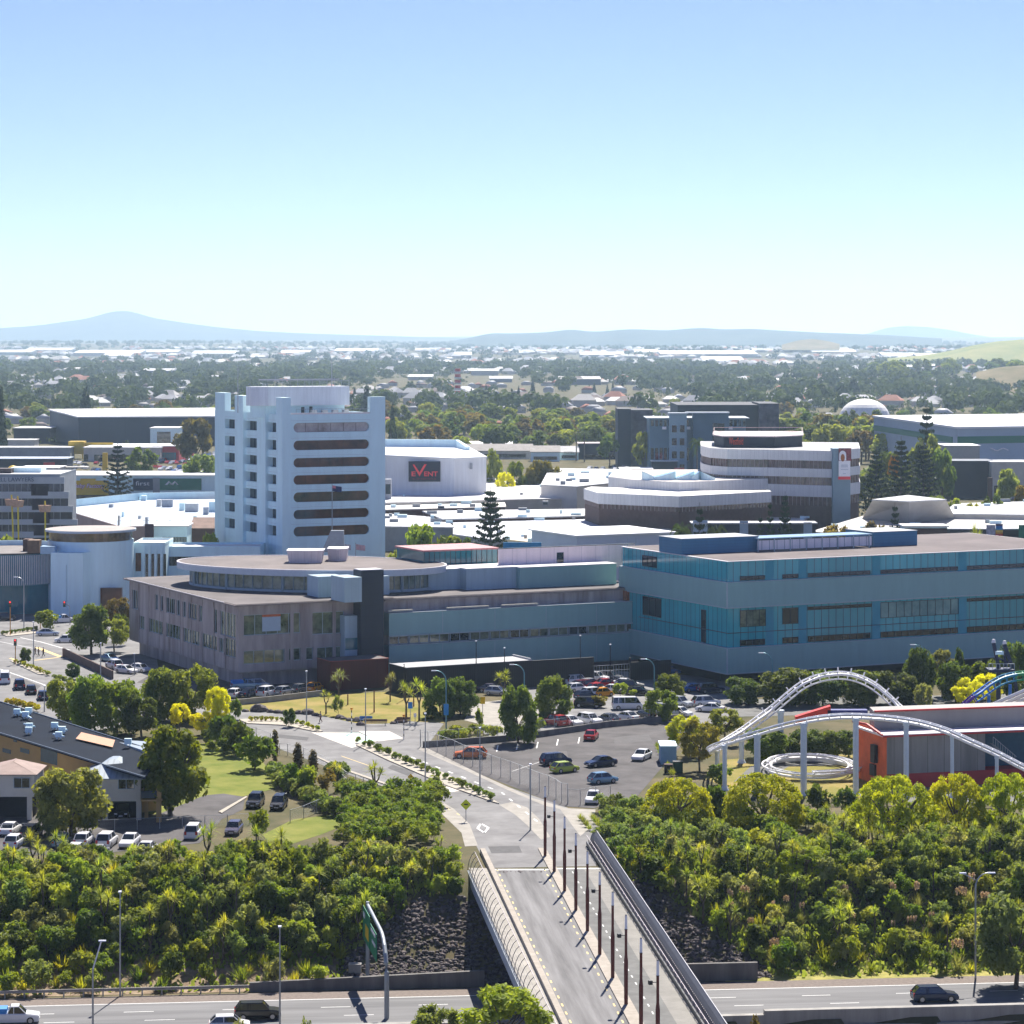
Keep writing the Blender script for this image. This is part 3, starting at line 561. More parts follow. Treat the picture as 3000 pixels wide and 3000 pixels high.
# ------------------------------------------------------------------ middle wing (ribbed bands)
md = thing('office_wing', 'low wing in ribbed grey green cladding with a window slot, beside the navy column', 'building', (C0.x+U.x*30, C0.y+U.y*30, 0))
P0 = C0+U*along(C0, U, 1125); P1 = C0+U*along(C0, U, 1874); Lm = (P1-P0).length
b = MB(); b.ub(P0, Lm+3, 22, 0, 13.6); b.build('wall', M_OLDC, md)
MB().ub(P0-V*.5, Lm+2, 22.5, 13.6, 13.95).build('eave_slab', MATS['eave_concrete'], md)
MB().ub(P0-V*.2, Lm+2, 22, 13.95, 14.05).build('roof', M_ROOFD, md)
b = MB(); b.ub(P0-V*2.2, Lm, 2.2, 7.75, 11.6); b.build('upper_band', M_CLAD, md)
b = MB(); b.ub(P0-V*2.2, Lm, 2.2, 1.0, 5.95); b.build('lower_band', M_CLAD, md)
b = MB(); b.ub(P0-V*2.3, Lm, 2.3, 11.6, 11.68); b.ub(P0-V*2.35, Lm, .12, 7.62, 7.75); b.ub(P0-V*2.35, Lm, .12, 5.95, 6.08); b.build('band_trim', M_FRAME, md)
n = 13
for i in range(n):
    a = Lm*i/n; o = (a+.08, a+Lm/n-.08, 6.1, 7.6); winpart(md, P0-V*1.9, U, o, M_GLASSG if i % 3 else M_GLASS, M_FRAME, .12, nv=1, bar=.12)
b = MB()
for x in range(1, 5): b.ub(P0-V*2.22+U*(Lm*x/5), .1, .03, 1.2, 5.9); b.ub(P0-V*2.22+U*(Lm*x/5), .1, .03, 7.8, 11.5)
b.build('panel_joint', M_FRAME, md)
b = MB()
for a, c in ((.0, .09), (.22, .38), (.43, .57)): b.ub(P0-V*2.0+U*(Lm*a), Lm*(c-a), .5, 11.9, 12.15)
b.build('roof_duct', mat('cream_duct', (.5, .47, .38), .6, .1), md)
b = MB(); p = P0-V*1.2+U*(Lm*.93); b.ub(p, Lm*.06, 1, 11.7, 13.5); b.build('plant_cover', mat('copper_cover', (.3, .12, .06), .6, .3, 1), md)
for xa, xb, yb, yt, dv in ((1228, 1368, 1731, 1672, 8), (1366, 1522, 1729, 1668, 8.5), (1522, 1806, 1724, 1664, 9)):
    p = gp(xa, yb, 14.05); t = along(p, U, xb); zt = zat(yt, p.y); MB().ub(p+V*(.0 if xa != 1366 else -.02), t-.02, dv, 14.05, zt).build('plant_storey', M_CLADL if xa < 1500 else M_CLAD, md)
    MB().ub(p-V*.12, t, dv+.1, zt, zt+.14).build('storey_coping', M_TRIM, md)
p = gp(1500, 1715, 14.05); MB().ub(p-V*.06, 1.0, .05, 15.2, 17.4).build('vent_panel', M_FRAMED, md)
# glazed box and translucent screen on the upper roof
zt = 17.6; p = gp(1255, 1664, zt); t = along(p, U, 1470); q = gp(1318, 1668, zt)
b = MB(); b.ub(p+V*2, t, 12, zt-1.0, zat(1616, p.y)-.2); b.build('glazed_storey', M_GLASST, md)
b = MB(); b.ub(p+V*1.7-U*.3, t+.6, 12.6, zat(1616, p.y)-.2, zat(1616, p.y)+.1); b.build('glazed_storey_roof', mat('red_edged_roof', (.45, .2, .2), .6, .2, 1), md)
b = MB()
for i in range(15): b.ub(p+V*1.94+U*(t*i/14), .1, .05, zt-.9, zat(1616, p.y)-.22)
b.build('glazing_bars', M_FRAMED, md)
p = gp(1468, 1662, zt); t = along(p, U, 1868); b = MB(); b.ub(p+V*1, t, .3, zt-1.0, zat(1610, p.y)); b.build('translucent_screen', ribmat('pink_white_sheet', (.85, .72, .72), (.6, .5, .52), 2.9, 'H', .6, duty=.035), md)
MB().ub(p+V*.9, t, .5, zat(1610, p.y), zat(1610, p.y)+.12).build('screen_rail', M_FRAMED, md)
p2 = p+U*(t*.42); MB().ub(p2+V*.92, 1.4, .07, zt+.3, zt+2.2).build('screen_hatch', M_GLASS, md)
q = MB(); p3 = p+U*(t*.88)
for i in range(7): q.bar((p3.x+i*.55, p3.y+i*.28, zt), (p3.x+i*.55, p3.y+i*.28, zt+2.6+.9*(i % 3)), .07, .07)
q.build('aerial_frame', M_GALV, md)
# ------------------------------------------------------------------ teal glass block
K = Vector((36.8, 467.4)); LU3 = 78.0; LV3 = along(K, V, 1868)
tb = thing('glass_office', 'large teal glass office block with two grey green cladding bands overhanging the parked cars', 'building', (K.x, K.y, 0))
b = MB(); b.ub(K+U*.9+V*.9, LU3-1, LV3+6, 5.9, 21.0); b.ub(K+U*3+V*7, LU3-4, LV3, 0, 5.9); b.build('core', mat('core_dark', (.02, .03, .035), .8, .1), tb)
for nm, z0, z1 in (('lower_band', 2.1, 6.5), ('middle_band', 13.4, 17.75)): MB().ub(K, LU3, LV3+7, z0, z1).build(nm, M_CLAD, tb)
b = MB()
for z0, z1 in ((2.1, 6.5), (13.4, 17.75)):
    b.ub(K-U*.06-V*.06, LU3, LV3+7, z1, z1+.1); b.ub(K-U*.05-V*.05, .2, .2, z0, z1)
    b.ub(K-U*.05-V*.05, LU3, .06, z0-.05, z0+.12); b.ub(K-U*.05-V*.05, .06, LV3+7, z0-.05, z0+.12)
b.build('band_trim', M_FRAME, tb)
M_SPAND = ribmat('teal_spandrel', (0.03, 0.38, 0.43), (0.008, 0.1, 0.13), 1.5, 'H', 0.1, duty=0.09, spec=.9, sc=.1, var=.2)
KG = K+U*.5+V*.5
b = MB(); b.ub(KG, LU3-.5, LV3+6, 6.6, 13.4); b.build('lower_glazing', M_SPAND, tb)
b = MB(); b.ub(KG, LU3-.5, LV3+6, 17.85, 21.3); b.build('upper_glazing', M_SPAND, tb)
def k3(x, y): return 1850+x*1150/1932, 1500+y*1150/1932
def gwin(x0, y0, x1, y1, m, nv, name='window', zs=None):
    a = along(KG, U, k3(x0, 0)[0]); c = along(KG, U, k3(x1, 0)[0]); A_, C_ = KG+U*a, KG+U*c
    z0 = (zat(k3(0, y1)[1], A_.y)+zat(k3(0, y1)[1], C_.y))/2; z1 = (zat(k3(0, y0)[1], A_.y)+zat(k3(0, y0)[1], C_.y))/2
    if zs: z0, z1 = zs
    winpart(tb, KG-V*.03, U, (a, c, z0, z1), m, M_FRAMED, 0.0, nv=nv, bar=.08, name=name)
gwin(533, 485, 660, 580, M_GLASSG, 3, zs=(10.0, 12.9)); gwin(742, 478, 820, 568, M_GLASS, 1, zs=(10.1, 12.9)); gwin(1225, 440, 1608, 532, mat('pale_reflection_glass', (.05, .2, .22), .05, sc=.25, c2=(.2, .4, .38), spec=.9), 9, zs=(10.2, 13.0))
gwin(866, 470, 1182, 488, M_GLASS, 8, zs=(12.3, 12.9)); gwin(1650, 430, 2100, 445, M_GLASS, 12, zs=(12.3, 12.9))
for x0, x1, n in ((533, 656, 3), (742, 820, 2), (868, 1175, 8), (1225, 1605, 10), (1650, 2100, 12)): gwin(x0, 0, x1, 0, M_GLASS, n, zs=(6.75, 7.8)); gwin(x0, 0, x1, 0, M_GLASS, n, zs=(18.0, 18.75))
for x0, x1 in ((823, 862), (1184, 1224), (1610, 1648), (660, 700)):
    a = along(KG, U, k3(x0, 0)[0]); c = along(KG, U, k3(x1, 0)[0]); [MB().ub(KG-V*.05+U*a, c-a, .05, *z).build('blank_panel', mat('teal_blank', (.03, .3, .38), .3, .1, .2), tb) for z in ((6.65, 13.3), (17.9, 21.2))]
b = MB(); b.ub(KG-V*.06, LU3-.5, .06, 9.0, 9.12); b.ub(KG-U*.06-V*.06, .06, LV3, 9.0, 9.12); b.build('transom', M_FRAMED, tb)
for x0, x1, zz in ((57, 148, (9.6, 13.0)), (345, 368, (6.7, 12.4))):
    a = along(KG, V, k3(x0, 0)[0]); c = along(KG, V, k3(x1, 0)[0]); winpart(tb, KG+V*a-U*.03, -V, (0, a-c, *zz), M_GLASS, M_FRAMED, 0.0, nv=2 if x0 < 100 else 0, bar=.1)
a = along(KG, V, k3(55, 0)[0]); c = along(KG, V, k3(125, 0)[0]); winpart(tb, KG+V*a-U*.03, -V, (0, a-c, 18.4, 20.4), M_GLASS, M_FRAMED, 0.0, nv=2)
b = MB(); zr = 21.3; b.ub(KG-U*.25-V*.25, LU3, LV3+6.5, zr, zr+.12); b.build('roof_edge', M_TRIM, tb)
MB().ub(KG+U*.25+V*.25, LU3-1, LV3+5.5, zr+.12, zr+.16).build('roof', mat('block_membrane', (.11, .09, .088), .9, sc=.1, c2=(.18, .15, .145)), tb)
for xa, xb, yb, yt, dv in ((1997, 2222, 1625, 1580, 8), (2558, 2687, 1602, 1560, 9)):
    p = gp(xa, yb, zr+.16); t = along(p, U, xb); zt = zat(yt, p.y)
    MB().ub(p, t, dv, zr+.16, zt).build('plant_room', M_BLUEP, tb); MB().ub(p-U*.1-V*.1, t+.2, dv+.2, zt, zt+.1).build('plant_room_roof', mat('plant_roof', (.3, .33, .36), .6, .1), tb)
p = gp(2222, 1618, zr+.16)+U*.1; t = along(p, U, 2558); ca = MB()
ca.ub(p+V*.5, t, .15, zr+.5, zr+2.2); ca.build('canopy_screen', ribmat('white_lattice', (.75, .72, .74), (.2, .25, .3), 1.6, 'H', .5, duty=.07), tb)
MB().ub(p+V*.2, t, 5.5, zr+2.45, zr+2.65).build('canopy_roof', mat('canopy_sheet', (.25, .4, .5), .3, .1), tb)
b = MB()
for i in range(8): b.ub(p+V*.3+U*(t*i/7.2), .14, .14, zr+.16, zr+2.45)
b.build('canopy_posts', M_FRAME, tb)
# ------------------------------------------------------------------ rust box, black garage block
p = gp(969, 2024); t = along(p, U, 1138); r_ = thing('rust_red_store', 'rust red steel clad box below the navy lift column', 'building', (p.x, p.y, 0))
MB().ub(p, t, 6, 0, 4.9).build('wall', M_RUSTW, r_); b = MB(); b.ub(p-U*.05-V*.05, t+.1, .12, 4.9, 5.0); b.ub(p-U*.05+V*.1, .12, 6, 4.9, 5.0); b.ub(p+U*(t-.06)+V*.1, .12, 6, 4.9, 5.0); b.build('parapet_cap', mat('red_cap', (.3, .07, .05), .6, .1), r_)
MB().ub(p+U*.1+V*.1, t-.2, 5.9, 4.9, 4.96).build('roof', M_ROOFD, r_)
p = gp(1190, 2037); t = along(p, U, 1560); k_ = thing('garage_block', 'low black clad garage block with flat roof in front of the ribbed wing', 'building', (p.x, p.y, 0))
lv = along(p, V, 1141); zt = zat(1957, p.y)
b = MB(); b.ub(p, t, lv, 0, zt); b.build('wall', M_BLKC, k_)
MB().ub(p+U*.3+V*.3, t-.6, lv-.6, zt, zt+.05).build('roof', M_ROOFG, k_)
b = MB(); b.ub(p-U*.05-V*.05, t, .18, zt, zt+.08); b.ub(p-U*.05+V*.14, .18, lv, zt, zt+.08); b.ub(p+U*(t-.4)+V*.14, .25, lv, zt, zt+.35); b.build('coping', mat('grey_coping', (.35, .36, .38), .6, .1), k_)
q = p+U*t; t2 = along(q, U, 1740); MB().ub(q, t2, .3, 0, zt-.05).build('yard_wall', M_BLKC, k_)
b = MB(); g0 = q+U*t2; t3 = along(g0, U, 1845)
for i in range(14): b.ub(g0+U*(t3*i/13), .06, .06, 0, 3)
for z in (.4, 2.0, 2.9): b.ub(g0+V*.01, t3, .05, z, z+.07)
b.build('gate', M_GALV, k_)
single(MB().ub(g0+U*t3, .3, .3, 0, 4.0).ub(g0+U*(t3+.3), 8, .25, 0, 3.2), 'screen_wall', M_BLKC, 'black screen wall beside the steel yard gate under the glass block', 'wall', (g0.x+t3*U.x, g0.y+t3*U.y, 0))
# ------------------------------------------------------------------ white tower
T = Vector((-51.0, 610.0)); LUt = along(T, U, 1128); LVt = along(T, V, 631)
tw = thing('office_tower', 'white concrete office tower with long round ended bronze windows and corner fins', 'tower', (T.x, T.y, 0))
zp = zat(1215, T.y)
lk = lambda x, y: (600+x*600/1932, 1050+y*600/1932)
ops = []; rows = [(608, 695), (773, 863), (938, 1025), (1100, 1188), (1260, 1352), (1425, 1512), (1583, 1675)]
def stad(b, P, d, L, z0, z1, ops, depth):
    """wall with round ended openings: cells plus quarter-round corner fillers"""
    b.facade(P, d, L, z0, z1, ops, depth); nrm = Vector((d[1], -d[0]))
    for a, c, e, f in ops:
        r = min((f-e)/2*.98, (c-a)/2)
        for cx_, sgn in ((a+r, -1), (c-r, 1)):
            if sgn not in RND: continue
            for cz, sz in ((e+r, -1), (f-r, 1)):
                for i in range(6):
                    w0, w1 = i*math.pi/12, (i+1)*math.pi/12
                    pt = lambda u, z, k: (P[0]+d[0]*u-nrm[0]*k, P[1]+d[1]*u-nrm[1]*k, z)
                    u0, zz0, u1, zz1 = cx_+sgn*r*math.cos(w0), cz+sz*r*math.sin(w0), cx_+sgn*r*math.cos(w1), cz+sz*r*math.sin(w1); ue, ze = cx_+sgn*r, cz+sz*r
                    b.quad(pt(u0, zz0, 0), pt(u1, zz1, 0), pt(u1, ze, 0) if i < 5 else pt(cx_, ze, 0), pt(ue, ze, 0))if i == 5 else b.quad(pt(u0, zz0, 0), pt(u1, zz1, 0), pt(ue, ze, 0))
                    b.quad(pt(u0, zz0, 0), pt(u0, zz0, depth), pt(u1, zz1, depth), pt(u1, zz1, 0))
RND = (-1, 1); zc = []
for yt, yb in rows:
    x0, y0 = lk(838, yt); x1, y1 = lk(1552, yb); a, c, e, f = recU(T, x0, y0, x1, y1); m = T.y+6; zc.append((zat(y1, T.y+3.5), zat(y0, T.y+3.5))); ops.append((a, c, zc[-1][0], zc[-1][1]))
gl = recU(T, *lk(800, 1765), *lk(1140, 1850)); b = MB(); stad(b, T, U, LUt, 5.5, zp, ops, .8)
b.facade(T, U, LUt, 0, 5.5, [(1.2, LUt-4.2, .5, 5.2)], .8)
cols = ((180, 288), (365, 490), (575, 718)); lops = []
for x0, x1 in cols:
    a, c = LVt-along(T, V, lk(x0, 0)[0]), LVt-along(T, V, lk(x1, 0)[0])
    for e, f in zc: lops.append((a, c, e-.1, f))
RND = (-1,); b2 = MB(); stad(b, T+V*LVt, -V, LVt, 5.5, zp, lops, 1.3); b.facade(T+V*LVt, -V, LVt, 0, 5.5, [(LVt*.38, LVt*.52, .4, 5), (LVt*.72, LVt*.93, .4, 5)], 1.0)
b.ub(T+U*.01+V*LVt, LUt, .4, 0, zp); b.ub(T+U*(LUt-.4)+V*.01, .4, LVt, 0, zp)
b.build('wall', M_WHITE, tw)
for i, o in enumerate(ops): winpart(tw, T, U, o, M_GLASSB if i not in (0,) else mat('blind_glass', (.2, .15, .14), .15, sc=.25, c2=(.6, .54, .52), spec=.6), mat('bronze_frame', (.05, .03, .025), .5, .1), .6, nv=5, bar=.07)
for i, o in enumerate(lops): winpart(tw, T+V*LVt, -V, o, M_GLASS, M_FRAMED, 1.1, nv=1, bar=.08)
winpart(tw, T, U, (1.2, LUt-4.2, .5, 5.2), M_GLASST, M_FRAMED, .6, nv=7, nh=1, bar=.12); winpart(tw, T+V*LVt, -V, (LVt*.38, LVt*.52, .4, 5), M_GLASS, M_FRAMED, .8, nv=2); winpart(tw, T+V*LVt, -V, (LVt*.72, LVt*.93, .4, 5), M_GLASST, M_FRAMED, .8, nv=3)
MB().ub(T+U*.5+V*.5, LUt-1, LVt-1, zp-1.2, zp-.9).build('roof', M_ROOFG, tw)
def fin(P, d1, w1, d2, w2, h, name='corner_fin'):
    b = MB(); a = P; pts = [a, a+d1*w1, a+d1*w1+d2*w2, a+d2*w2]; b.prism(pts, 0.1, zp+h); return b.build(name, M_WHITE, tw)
hf = zat(1165, T.y)-zp
fin(T-U*.5-V*.5, U, 2.0, V, 3.8, hf); fin(T+U*(LUt-3.7)-V*.04, U, 3.74, V, 1.5, hf)
for x0, x1 in ((690, 720), (755, 786)):
    a = along(T, V, x0); c = along(T, V, x1); fin(T+V*c-U*.7, V, (a-c)*.8, U, 2.2, hf, 'wall_fin')
fin(T+V*(LVt-6.5)-U*.06, V, 6.5, U, 1.5, hf+.4); fin(T+U*(LUt-1.8)+V*(LVt-8), V, 5, U, 1.6, hf)
b = MB(); b.ub(T+U*.2-V*.02, LUt-4, .35, zp, zp+.35); b.build('parapet', M_TRIM, tw)
b = MB(); b.bar((*(T+U*3), zp+1.2), (*(T+U*(LUt-4)), zp+1.2), .08, .08)
for i in range(9): q = T+U*(3+i*(LUt-7)/8); b.bar((*q, zp+.3), (*q, zp+1.2), .06, .06)
b.build('roof_rail', M_GALV, tw)
pa = gp(780, 1213, zp)+V*6; pz = zp-.9
zt0, zt1 = zat(1186, pa.y+6), zat(1131, pa.y+6)
q0 = ray(T+V*8, U, 786); LQ = along(q0, U, 1024); LP = along(q0+V*3-U*3, V, 721)
b = MB(); b.prism([q0, q0+U*LQ, q0+U*LQ+V*(LP+3), q0-U*3+V*(LP+3), q0-U*3+V*3], zt0, zt1); b.build('penthouse', ribmat('white_sheet', (.78, .8, .82), (.66, .69, .72), .9, 'H', .5, duty=.06), tw)
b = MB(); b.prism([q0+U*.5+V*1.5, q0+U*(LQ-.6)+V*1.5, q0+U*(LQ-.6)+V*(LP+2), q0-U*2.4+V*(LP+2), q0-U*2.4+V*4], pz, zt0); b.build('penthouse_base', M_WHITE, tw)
for u0, u1, z0, z1 in ((3.2, 5.2, .5, 2.3), (8.6, 9.4, .1, 2.3), (10.6, 11.4, 1.0, 2.4)): MB().ub(q0+V*1.46+U*u0, u1-u0, .03, pz+z0, pz+z1).build('roof_door', M_FRAMED, tw)
b = MB()
for i in range(4): b.ub(q0-V*3+U*(9.5+i*2.6), 1.2, 1.2, pz, pz+1.7)
b.build('air_conditioner', mat('unit_cream', (.6, .6, .58), .6, .1), tw)
b = MB()
for i in range(12): b.bar((*(q0+V*.3+U*(i*LQ/11)), zt1), (*(q0+V*.3+U*(i*LQ/11)), zt1+1.6+.7*(i % 4 == 1)), .07, .07)
b.bar((*(q0+V*.3), zt1+1.3), (*(q0+V*.3+U*LQ), zt1+1.3), .08, .08); b.bar((*(q0+V*6), zt1+1.5), (*(q0+V*6+U*LQ), zt1+1.5), .12, .3); b.build('roof_railing', M_GALV, tw)
for px, yt in ((697, 1070), (972, 1050)):
    p = ray(T+V*(20 if px < 800 else 8), U, px); MB().cyl(p.x, p.y, zp if px < 800 else zt1, zat(yt, p.y), .13, .05, 6).build('antenna_mast', M_GALV, tw)
b = MB()
for e, f in zc: b.ub(T-V*.012, LUt, .012, f+.55, f+.59); b.ub(T+V*.02-U*.012, .012, LVt-.1, f+.55, f+.59)
b.build('panel_joint', mat('joint_grey', (.42, .47, .52), .8), tw)
# ------------------------------------------------------------------ flagpoles by the tower
def flagpole(px, yb, yt, label, fx=None, mflag=None):
    p = gp(px, 1795); p = Vector((xat(px, 596), 596.0)); zt = zat(yt, p.y); t = thing('flagpole', label, 'flagpole', (p.x, p.y, 0))
    MB().cyl(p.x, p.y, 0, zt, .12, .07, 8).build('pole', M_GALV, t)
    if mflag:
        b = MB(); w, h = 2.0, 1.25; n = 8
        for i in range(n):
            x0, x1 = p.x+.08+w*i/n, p.x+.08+w*(i+1)/n; f0, f1 = .18*math.sin(i*1.1), .18*math.sin((i+1)*1.1); d0, d1 = .25*i/n, .25*(i+1)/n
            b.quad((x0, p.y+f0, zt-.3-h-d0), (x1, p.y+f1, zt-.3-h-d1), (x1, p.y+f1, zt-.3-d1*1.6), (x0, p.y+f0, zt-.3-d0))
        fl = b.build('flag', mflag, t)
        if 'blue' in mflag.name: MB().quad((p.x+.1, p.y-.06, zt-.9), (p.x+.8, p.y-.1, zt-1.0), (p.x+.8, p.y-.1, zt-.42), (p.x+.1, p.y-.06, zt-.32)).build('canton', mat('flag_red_white', (.6, .2, .25), .8, .5, 6), fl)
flagpole(973, 1640, 1418, 'tall flagpole with a dark blue flag before the tower windows', mflag=mat('flag_blue', (.02, .03, .13), .8, .1))
flagpole(1000, 1640, 1588, 'short flagpole with pale flag at the tower door beside the roof vent shaft', mflag=mat('flag_pale', (.6, .55, .58), .8, .2, 3))
flagpole(1042, 1640, 1590, 'short flagpole with pink and white flag before the teal lobby glass', mflag=mat('flag_pink', (.65, .42, .45), .8, .3, 3))
# ================================================================== city buildings behind
M_WALLP = mat('pink_render', (.34, .25, .22), .85, sc=.3, c2=(.44, .34, .3), streak=True)
M_WALLC = mat('cream_wall', (.55, .52, .46), .8, .1, .3)
M_WALLG = mat('grey_wall', (.3, .32, .34), .8, .12, .3)
M_WALLN = mat('charcoal_wall', (.035, .04, .05), .75, .15, .2)
M_BROWNW = mat('brown_brick', (.1, .06, .05), .85, .2, .8)
M_YEL = mat('yellow_sign', (.72, .47, .015), .55, .08, 1)
M_RED = mat('red_sign', (.5, .02, .03), .55, .1, 1)
M_REDL = mat('red_letter', (.75, .05, .06), .5, .05, 1)
M_WHL = mat('white_letter', (.8, .8, .82), .5, .03, 1)
M_GRNS = mat('green_sign', (.012, .17, .1), .5, .1, .5)
M_NVS = mat('navy_sign', (.012, .03, .075), .5, .1, .5)
def block(name, label, px0, px1, py, ptop, depth, wall, roof, axis='X', base=None, cat='building', Y=None, z0=0, over=.4, para=0, wins=None, d=None, group=None, pitch=0):
    P = gp(px0, py) if Y is None else Vector((xat(px0, Y), Y))
    d = Vector((1, 0)) if axis == 'X' else U; dv = Vector((0, 1)) if axis == 'X' else V
    L = along(P, d, px1); z1 = zat(ptop, P.y); t = thing(name, label, cat, (P.x, P.y, z0), group)
    w = MB(); w.ub(P, L, depth, z0, z1, d, dv); w.build('wall', wall, t)
    r = MB()
    if pitch: q = [P-d*over-dv*over, P+d*(L+over)-dv*over, P+d*(L+over)+dv*(depth+over), P-d*over+dv*(depth+over)]; r.prism(q, z1+.002, [z1+.25, z1+.25, z1+.25+pitch, z1+.25+pitch])
    elif para: r.ub(P+d*.25+dv*.25, L-.5, depth-.5, z1, z1+.04, d, dv)
    else: r.ub(P-d*over-dv*over, L+2*over, depth+2*over, z1+.002, z1+.3, d, dv)
    r.build('roof', roof, t)
    if para:
        b = MB(); b.ub(P-d*.04-dv*.04, L+.08, .25, z1+.002, z1+para, d, dv); b.ub(P-d*.04+dv*.21, .25, depth-.2, z1+.002, z1+para, d, dv); b.ub(P+d*(L-.21)+dv*.21, .25, depth-.2, z1+.002, z1+para, d, dv); b.ub(P+dv*depth+d*.21, L-.42, .25, z1+.002, z1+para, d, dv); b.build('parapet', wall, t)
    for wn in (wins or []):   # (u0 frac, u1 frac, z0, z1, n panes, material)
        u0, u1, za, zb, n, m = wn; g = MB(); g.ub(P+d*(L*u0)-dv*.06, L*(u1-u0), .07, za, zb, d, dv); w = g.build('window', m, t)
        if n:
            f = MB()
            for i in range(n+1): f.ub(P+d*(L*(u0+(u1-u0)*i/n)-.05)-dv*.11, .1, .05, za, zb, d, dv)
            f.build('frame', M_FRAMED if n < 40 else M_FRAME, w)
    return t, P, d, L, z1
# --- round white showroom on the left
cx, cy, r0 = xat(266, 597), 597.0, 9.3
rd = thing('showroom', 'round white showroom with bronze glass band, disc roof and finned glass drum', 'building', (cx, cy, 0))
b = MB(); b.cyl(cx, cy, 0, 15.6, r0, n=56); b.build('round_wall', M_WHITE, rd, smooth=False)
MB().cyl(cx, cy, 15.6, 17.5, r0-.3, n=56).build('glass_band', mat('bronze_band', (.05, .03, .02), .08, sc=.5, c2=(.25, .17, .08), spec=.8), rd)
MB().cyl(cx, cy, 17.5, 17.95, r0+.55, n=56).build('disc_edge', MATS['pale_fascia'], rd); MB().cyl(cx, cy, 17.95, 18.0, r0+.3, n=56).build('disc_roof', mat('disc_membrane', (.4, .36, .33), .9, .1, .3), rd)
P = Vector((xat(149, 586), 586.0)); L = xat(241, 584)-P.x; zw = zat(1620, 585)
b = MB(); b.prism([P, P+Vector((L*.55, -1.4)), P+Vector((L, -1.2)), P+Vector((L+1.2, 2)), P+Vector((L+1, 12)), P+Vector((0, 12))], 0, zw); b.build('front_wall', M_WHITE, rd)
MB().ub(P+Vector((L*.5, -1.45)), .08, .1, 2, zw-2.5, Vector((1, 0)), Vector((0, 1))).build('wall_joint', M_CLADL, rd)
dx, dy, dr = xat(22, 599), 599.0, 12.2; zd = zat(1625, 588)
b = MB(); b.cyl(dx, dy, 6.2, zd, dr-.3, n=60); b.build('drum_glazing', mat('drum_glass', (.03, .14, .19), .08, sc=.08, c2=(.2, .42, .5), spec=.8), rd)
b = MB(); b.cyl(dx, dy, 0, 6.2, dr-1.2, n=48); b.build('ground_glazing', M_GLASST, rd)
f = MB()
for k in range(84):
    w = -math.pi*.02-k*math.pi*.93/84; f.cbox((dx+dr*math.cos(w), dy+dr*math.sin(w), (6.2+zd)/2), .22, .13, zd-6.6, w)
f.build('fin_screen', M_TRIM, rd)
b = MB(); b.cyl(dx, dy, zd, zd+.25, dr+.1, n=60); b.build('drum_edge', mat('black_edge', (.03, .03, .035), .6), rd); MB().cyl(dx, dy, zd+.25, zd+.3, dr-.6, n=60).build('drum_roof', mat('drum_membrane', (.22, .2, .19), .9, .15, .3), rd)
b = MB(); n = 40
for k in range(n):   # raised white wall round the far side of the drum
    w0, w1 = math.pi*(.1+.9*k/n), math.pi*(.1+.9*(k+1)/n); p = lambda w, r: (dx+r*math.cos(w), dy+r*math.sin(w))
    b.prism([p(w0, dr-.1), p(w1, dr-.1), p(w1, dr-.4), p(w0, dr-.4)], zd+.26, zd+1.4)
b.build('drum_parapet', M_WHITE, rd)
for xa, xb, yb, yt, m in ((67, 92, 1615, 1580, M_BROWNW), (80, 115, 1620, 1583, mat('brown_louvre', (.2, .12, .07), .7, .2, 1)), (118, 160, 1623, 1601, mat('blue_white_unit', (.35, .5, .62), .5, .1))):
    p = gp(xa, yb, zd+.3); MB().ub(p, (xb-xa)/8000*p.y, 3, zd+.3, zat(yt, p.y), Vector((1, 0)), Vector((0, 1))).build('roof_plant', m, rd)
b = MB(); b.cbox((xat(328, 589.2), 588.6, 3.0), 4.6, 1.4, 5.6); b.build('shop_window', M_GLASSB, rd)
MB().cbox((xat(219, 584), 584.9, 2.4), .9, .3, 3).build('side_door', M_GLASS, rd)
t, P, d, L, z1 = block('office_annexe', 'narrow white annexe with four tapering pier fins beside the round showroom', 392, 484, 0, 1596, 14, M_WHITE, M_WHITER, Y=600, para=.5)
for i in range(4):
    x = P.x+L*(.28+i*.19); b = MB(); b.prism([(x, P.y-.9), (x+.5, P.y-.9), (x+.5, P.y), (x, P.y)], .05, z1-.3, top=[(x, P.y-.35), (x+.5, P.y-.35), (x+.5, P.y), (x, P.y)]); b.build('pier', M_WHITE, t)
    MB().cbox((x+.95, P.y-.04, z1-4.5), .6, .1, 5).build('window', M_GLASS, t)
MB().cbox((P.x+1, P.y-.04, z1-3.8), 1.2, .1, 4).build('window', M_GLASSB, t)
block('link_building', 'long low white building joining the round showroom and the white tower', 484, 762, 0, 1606, 12, M_WHITE, M_WHITER, Y=607, para=.4, wins=[(.02, .99, 9.0, 11.0, 0, M_GLASS)])
